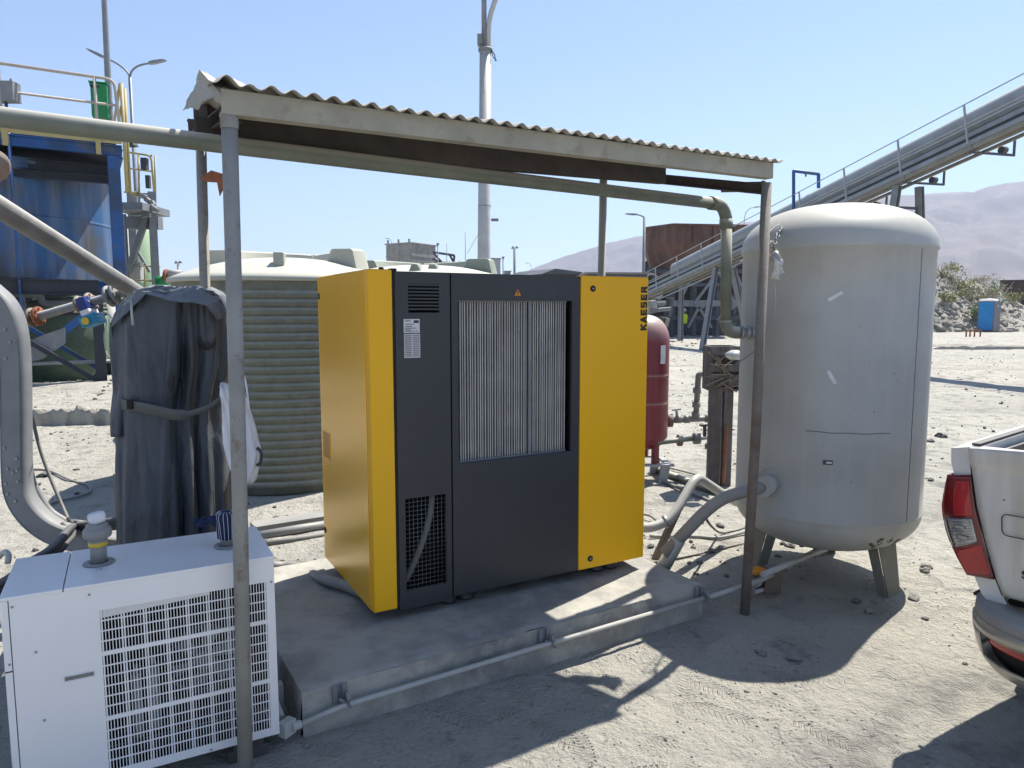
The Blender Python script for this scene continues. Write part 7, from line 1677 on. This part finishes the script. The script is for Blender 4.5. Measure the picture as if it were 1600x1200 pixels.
# tailgate: shaped panel
mb = MB(); zt, zb = seam[0][1], seam[5][1]; xr = W_-seam[0][0]
nx, nz2 = 24, 16; sx = [seam[0],seam[1],seam[2],seam[3],seam[4],seam[5]]
def seam_x(z):
    for (xa,za),(xb,zb_) in zip(sx, sx[1:]):
        if zb_ <= z <= za: return xa+(xb-xa)*(za-z)/max(1e-6,(za-zb_))
    return sx[-1][0]
def tg(u, v):
    z = zt + (zb-zt)*v; xa = seam_x(z)+0.006; xb = W_-xa; x = xa+(xb-xa)*u
    y = -0.006 - 0.020*math.sin(PI*u)**0.5*0 
    crown = 0.018*math.sin(PI*u)
    y = -0.004 - 0.012*(1 if v < 0.10 else max(0, 1-(v-0.10)/0.05)) - crown*0.6
    z += crown*1.1*(1-v)
    return (x, y, z)
mb.grid(tg, 48, 40); tgate = tb('tailgate', mb, m_truckg, solid=0.01, recalc=False)
mb = MB(); mb.box((seam[0][0]+0.02,0.006,zt-0.06),(xr-0.02,0.06,zt-0.002)); tb('tailgate_cap', mb, m_truck, bevel=0.008)
hx0, hz0 = tp(1573,803); hx1, hz1 = tp(1605,838)
mb = MB(); fr_ = []
hw = 0.14
def rrect(cx_, cz_, w2, h2, r_, n=5):
    out = []
    for (sx_, sz_, a0) in ((1,1,0),(-1,1,90),(-1,-1,180),(1,-1,270)):
        for k in range(n+1):
            a = R(a0+90*k/n); out.append((cx_+sx_*(w2-r_)+r_*math.cos(a), cz_+sz_*(h2-r_)+r_*math.sin(a)))
    return out
hc = (hx0+0.16, (hz0+hz1)/2)
ro = rrect(hc[0], hc[1], 0.165, abs(hz0-hz1)/2+0.006, 0.02); pts = [Vector((x,-0.024,z)) for x, z in ro]; mb.tube(pts+[pts[0]], 0.0025, 6, cap=False); tb('handle_recess', mb, m_trim, tgate)
text_m = None
lx, lz = tp(1606,898)
cu_m = Rm @ Matrix.Translation((lx-0.002, -0.0275, lz)) @ Matrix.Rotation(PI/2, 4, 'X')
text_mesh('lettering', 'S', 0.044, m_ink, tgate, cu_m, offset=0.0015, xs=1.25)
mb = MB()
for (px, py) in ((1561,720),(1575,779)): x, z = tp(px,py); mb.cyl((x,-0.02,z),(x,-0.023,z),0.003,8)
tb('rivets', mb, m_ink, tgate)
mb = MB(); 
for i in range(5):
    (xa,za),(xb,zb_) = seam[i],seam[i+1]; mb.beam((xa+0.001,-0.003,za),(xb+0.001,-0.003,zb_), 0.005, 0.006, (0,1,0))
tb('panel_gap', mb, m_ink)
# tail lamp : wraps round corner
def sm2(pts, n=6):
    q = spline([Vector((x,0,z)) for x, z in pts], n); return [(v.x, v.z) for v in q]
lo = sm2([sidep[2],sidep[3],sidep[4],sidep[5],sidep[6]]); li = sm2([seam[1],seam[2],((seam[2][0]+seam[3][0])/2+0.001,(seam[2][1]+seam[3][1])/2),seam[3],seam[4]])
def lampfn(u, v):
    n = len(lo)-1; t = v*n; i = min(int(t), n-1); f = t-i
    xo, zo = lo[i][0]*(1-f)+lo[i+1][0]*f, lo[i][1]*(1-f)+lo[i+1][1]*f; xi, zi = li[i][0]*(1-f)+li[i+1][0]*f, li[i][1]*(1-f)+li[i+1][1]*f
    if u < 0.4:
        q = u/0.4; return (xo-0.018*math.sin(q*PI/2) + 0.0, 0.16*(1-q)-0.005, zo)
    q = (u-0.4)/0.6; k = 0.35*(1-q); return (xo-0.018*(1-q)**2+(xi-xo+0.001)*q, -0.012-0.012*math.sin(PI*q)*math.sin(PI*v)-0.002, zo+(zi-zo)*q)
def lamp_part(v0, v1, u0, u1, mat, name, out=0.0, nu=24, nv=24):
    mb = MB(); mb.grid(lambda u, v: Vector(lampfn(u0+(u1-u0)*u, v0+(v1-v0)*v))+Vector((-out*0.5,-out,0)), nu, nv); return tb(name, mb, mat, lamp, solid=0.006, recalc=False)
mb = MB(); mb.grid(lampfn, 30, 40); lamp = tb('tail_lamp', mb, m_dredlens, solid=0.008, recalc=False, label='red wraparound tail lamp with clear centre')
lamp_part(0.04,0.36,0.62,0.95,m_redlens,'brake_lens',0.004); lamp_part(0.24,0.44,0.04,0.40,m_redlens,'side_lens',0.003)
lamp_part(0.46,0.66,0.02,0.44,m_clearlens,'side_lens',0.004); lamp_part(0.40,0.71,0.50,0.93,m_clearlens,'indicator_lens',0.008)
lamp_part(0.74,0.97,0.42,0.96,m_redlens,'reverse_lens',0.004)
mb = MB()
for k in range(9):
    v = 0.42+0.28*k/8; mb.tube([Vector(lampfn(0.47+0.06*j, v))+Vector((-0.004,-0.0125,0)) for j in range(8)], 0.0013, 5)
mb.tube([Vector(lampfn(0.46, 0.41+0.30*j/6))+Vector((-0.004,-0.013,0)) for j in range(7)], 0.003, 6)
for v in (0.50,0.62): p = Vector(lampfn(0.72,v))+Vector((-0.004,-0.016,0)); mb.box((-0.018,-0.003,-0.005),(0.018,0.003,0.005), Matrix.Translation(p))
tb('lens_ribs', mb, m_chrome, lamp)
# bumper
zt_b = tp(1530,940)[1]; zbm = tp(1520,1000)[1]

bx0 = tp(1517,965)[0]; ztop = tp(1532,938)[1]
secs = []
def bump_path(u):   # u 0..1 from left side wrap to centre to right
    # returns x,y of outer skin
    if u < 0.12: q = u/0.12; return (bx0-0.0, 0.42*(1-q)+0.02)
    if u > 0.88: q = (1-u)/0.12; return (W_-bx0, 0.42*(1-q)+0.02)
    q = (u-0.12)/0.76; x = bx0 + (W_-2*bx0)*q; e = min(q, 1-q); y = -0.19*(1-math.exp(-e*13)) + 0.02
    return (x, y)
bprof = [(0.10,0.0),(0.0,0.0),(-0.008,-0.048),(-0.014,-0.052),(-0.016,-0.078),(-0.012,-0.12),(-0.004,-0.165),(0.004,-0.190),(0.016,-0.215),(0.04,-0.240),(0.09,-0.255)]
def bfn(i0, i1, inset=0.0):
    def f(u, v):
        t = i0+(i1-i0)*v; i = min(int(t), len(bprof)-2); fr2 = t-i; o_, dz = bprof[i][0]*(1-fr2)+bprof[i+1][0]*fr2, bprof[i][1]*(1-fr2)+bprof[i+1][1]*fr2
        x, y = bump_path(u); x2, y2 = bump_path(min(1,u+0.004)); x1, y1 = bump_path(max(0,u-0.004)); tx, ty_ = x2-x1, y2-y1; L_ = math.hypot(tx,ty_) or 1
        nx_, ny_ = -ty_/L_, tx/L_   # inward
        o2 = o_+inset; return (x+nx_*o2, y+ny_*o2, ztop+dz*1.12)
    return f
mb = MB(); mb.grid(bfn(0,2), 120, 4); bmp = tb('bumper', mb, m_bump, solid=0.006, recalc=False, label='dark step bumper with worn chrome band')
mb = MB(); mb.grid(bfn(2,4.3), 160, 4); tb('chrome_band', mb, m_chrome, bmp, solid=0.006, recalc=False)
mb = MB(); mb.grid(bfn(6.7,10), 160, 6); tb('lower_lip', mb, m_chrome, bmp, solid=0.006, recalc=False)
for u0, u1 in ((0.0,0.155),(0.845,1.0)):
    mb = MB(); mb.grid(lambda u, v: bfn(4.3,6.7)(u0+(u1-u0)*u, v), 40, 5); tb('end_cap', mb, m_chrome, bmp, solid=0.006, recalc=False)
mb = MB(); mb.grid(lambda u, v: bfn(3.9,8.2,0.045)(0.10+0.80*u, v), 90, 6); tb('recess', mb, m_black, bmp, solid=0.004, recalc=False)
mb = MB(); mb.grid(lambda u, v: bfn(4.35,5.2,0.02)(0.165+0.20*u, v), 30, 4); tb('reflector', mb, m_redlens, bmp, solid=0.004, recalc=False)
mb = MB(); mb.box((0.12,0.06,ztop-0.02),(W_-0.12,0.16,ztop-0.008)); mb.box((0.3,0.1,ztop-0.22),(0.36,0.9,ztop-0.12)); mb.box((W_-0.36,0.1,ztop-0.22),(W_-0.3,0.9,ztop-0.12)); tb('chassis', mb, m_black)
# antenna nub at the lamp
x, z = tp(1488,832); mb = MB(); mb.cyl((x-0.012,0.10,z),(x-0.030,0.10,z),0.010,10); tb('side_clip', mb, m_black)
# wheels and cab (mostly out of the picture)
def wheel(x, y):
    mb = MB(); mb.lathe([(0.22,-0.11),(0.34,-0.12),(0.375,-0.09),(0.38,0.0),(0.375,0.09),(0.34,0.12),(0.22,0.11)], (x,y,0.38), 40, axis=(1,0,0)); w_ = build('wheel', mb, m_tyre, tkr, local=True)
    mb = MB(); mb.lathe([(0.0,-0.06),(0.05,-0.08),(0.15,-0.07),(0.22,-0.10),(0.225,0.10),(0.15,0.07),(0,0.06)], (x,y,0.38), 30, axis=(1,0,0)); build('rim', mb, m_chrome, w_, local=True)
for x in (0.16, W_-0.16):
    for y in (1.05, 4.1): wheel(x, y)
mb = MB(); zf = z0
cabp = [(bl+0.03,0.5),(bl+0.03,z0+0.05),(bl+0.18,z0+0.55),(bl+0.45,z0+0.60),(bl+1.5,z0+0.58),(bl+2.15,z0+0.05),(bl+3.3,z0-0.08),(bl+3.45,z0-0.25),(bl+3.45,0.5)]
mb.prism([(0.04,y,z) for y, z in cabp], (W_-0.08,0,0)); tb('cab', mb, m_truck, bevel=0.05)
for xg in (0.034, W_-0.044):
    mb = MB(); mb.prism([(xg,y,z) for y, z in ((bl+0.25,z0+0.12),(bl+0.32,z0+0.50),(bl+1.45,z0+0.48),(bl+1.9,z0+0.12))], (0.01,0,0)); tb('window', mb, m_glass)
mb = MB(); mb.prism([(0.2,bl+0.03,z0+0.12),(W_-0.2,bl+0.03,z0+0.12),(W_-0.28,bl+0.14,z0+0.46),(0.28,bl+0.14,z0+0.46)], (0,-0.02,0)); tb('window', mb, m_glass)
# ================================================================== HAZE
hz = bpy.data.materials.new('haze'); hz.use_nodes = True; hn = hz.node_tree; hn.nodes.remove(hn.nodes['Principled BSDF'])
pvn = hn.nodes.new('ShaderNodeVolumePrincipled'); pvn.inputs['Density'].default_value = 0.00028; pvn.inputs['Color'].default_value = (0.70,0.80,1.0,1); pvn.inputs['Anisotropy'].default_value = 0.2
hn.links.new(pvn.outputs[0], hn.nodes['Material Output'].inputs['Volume'])
mb = MB(); mb.box((-4100,-4100,-90),(4100,4100,480)); o = build('haze', mb, hz, local=True); o['kind'] = 'stuff'; tag(o, 'thin bluish haze over the whole yard and hills', 'haze')
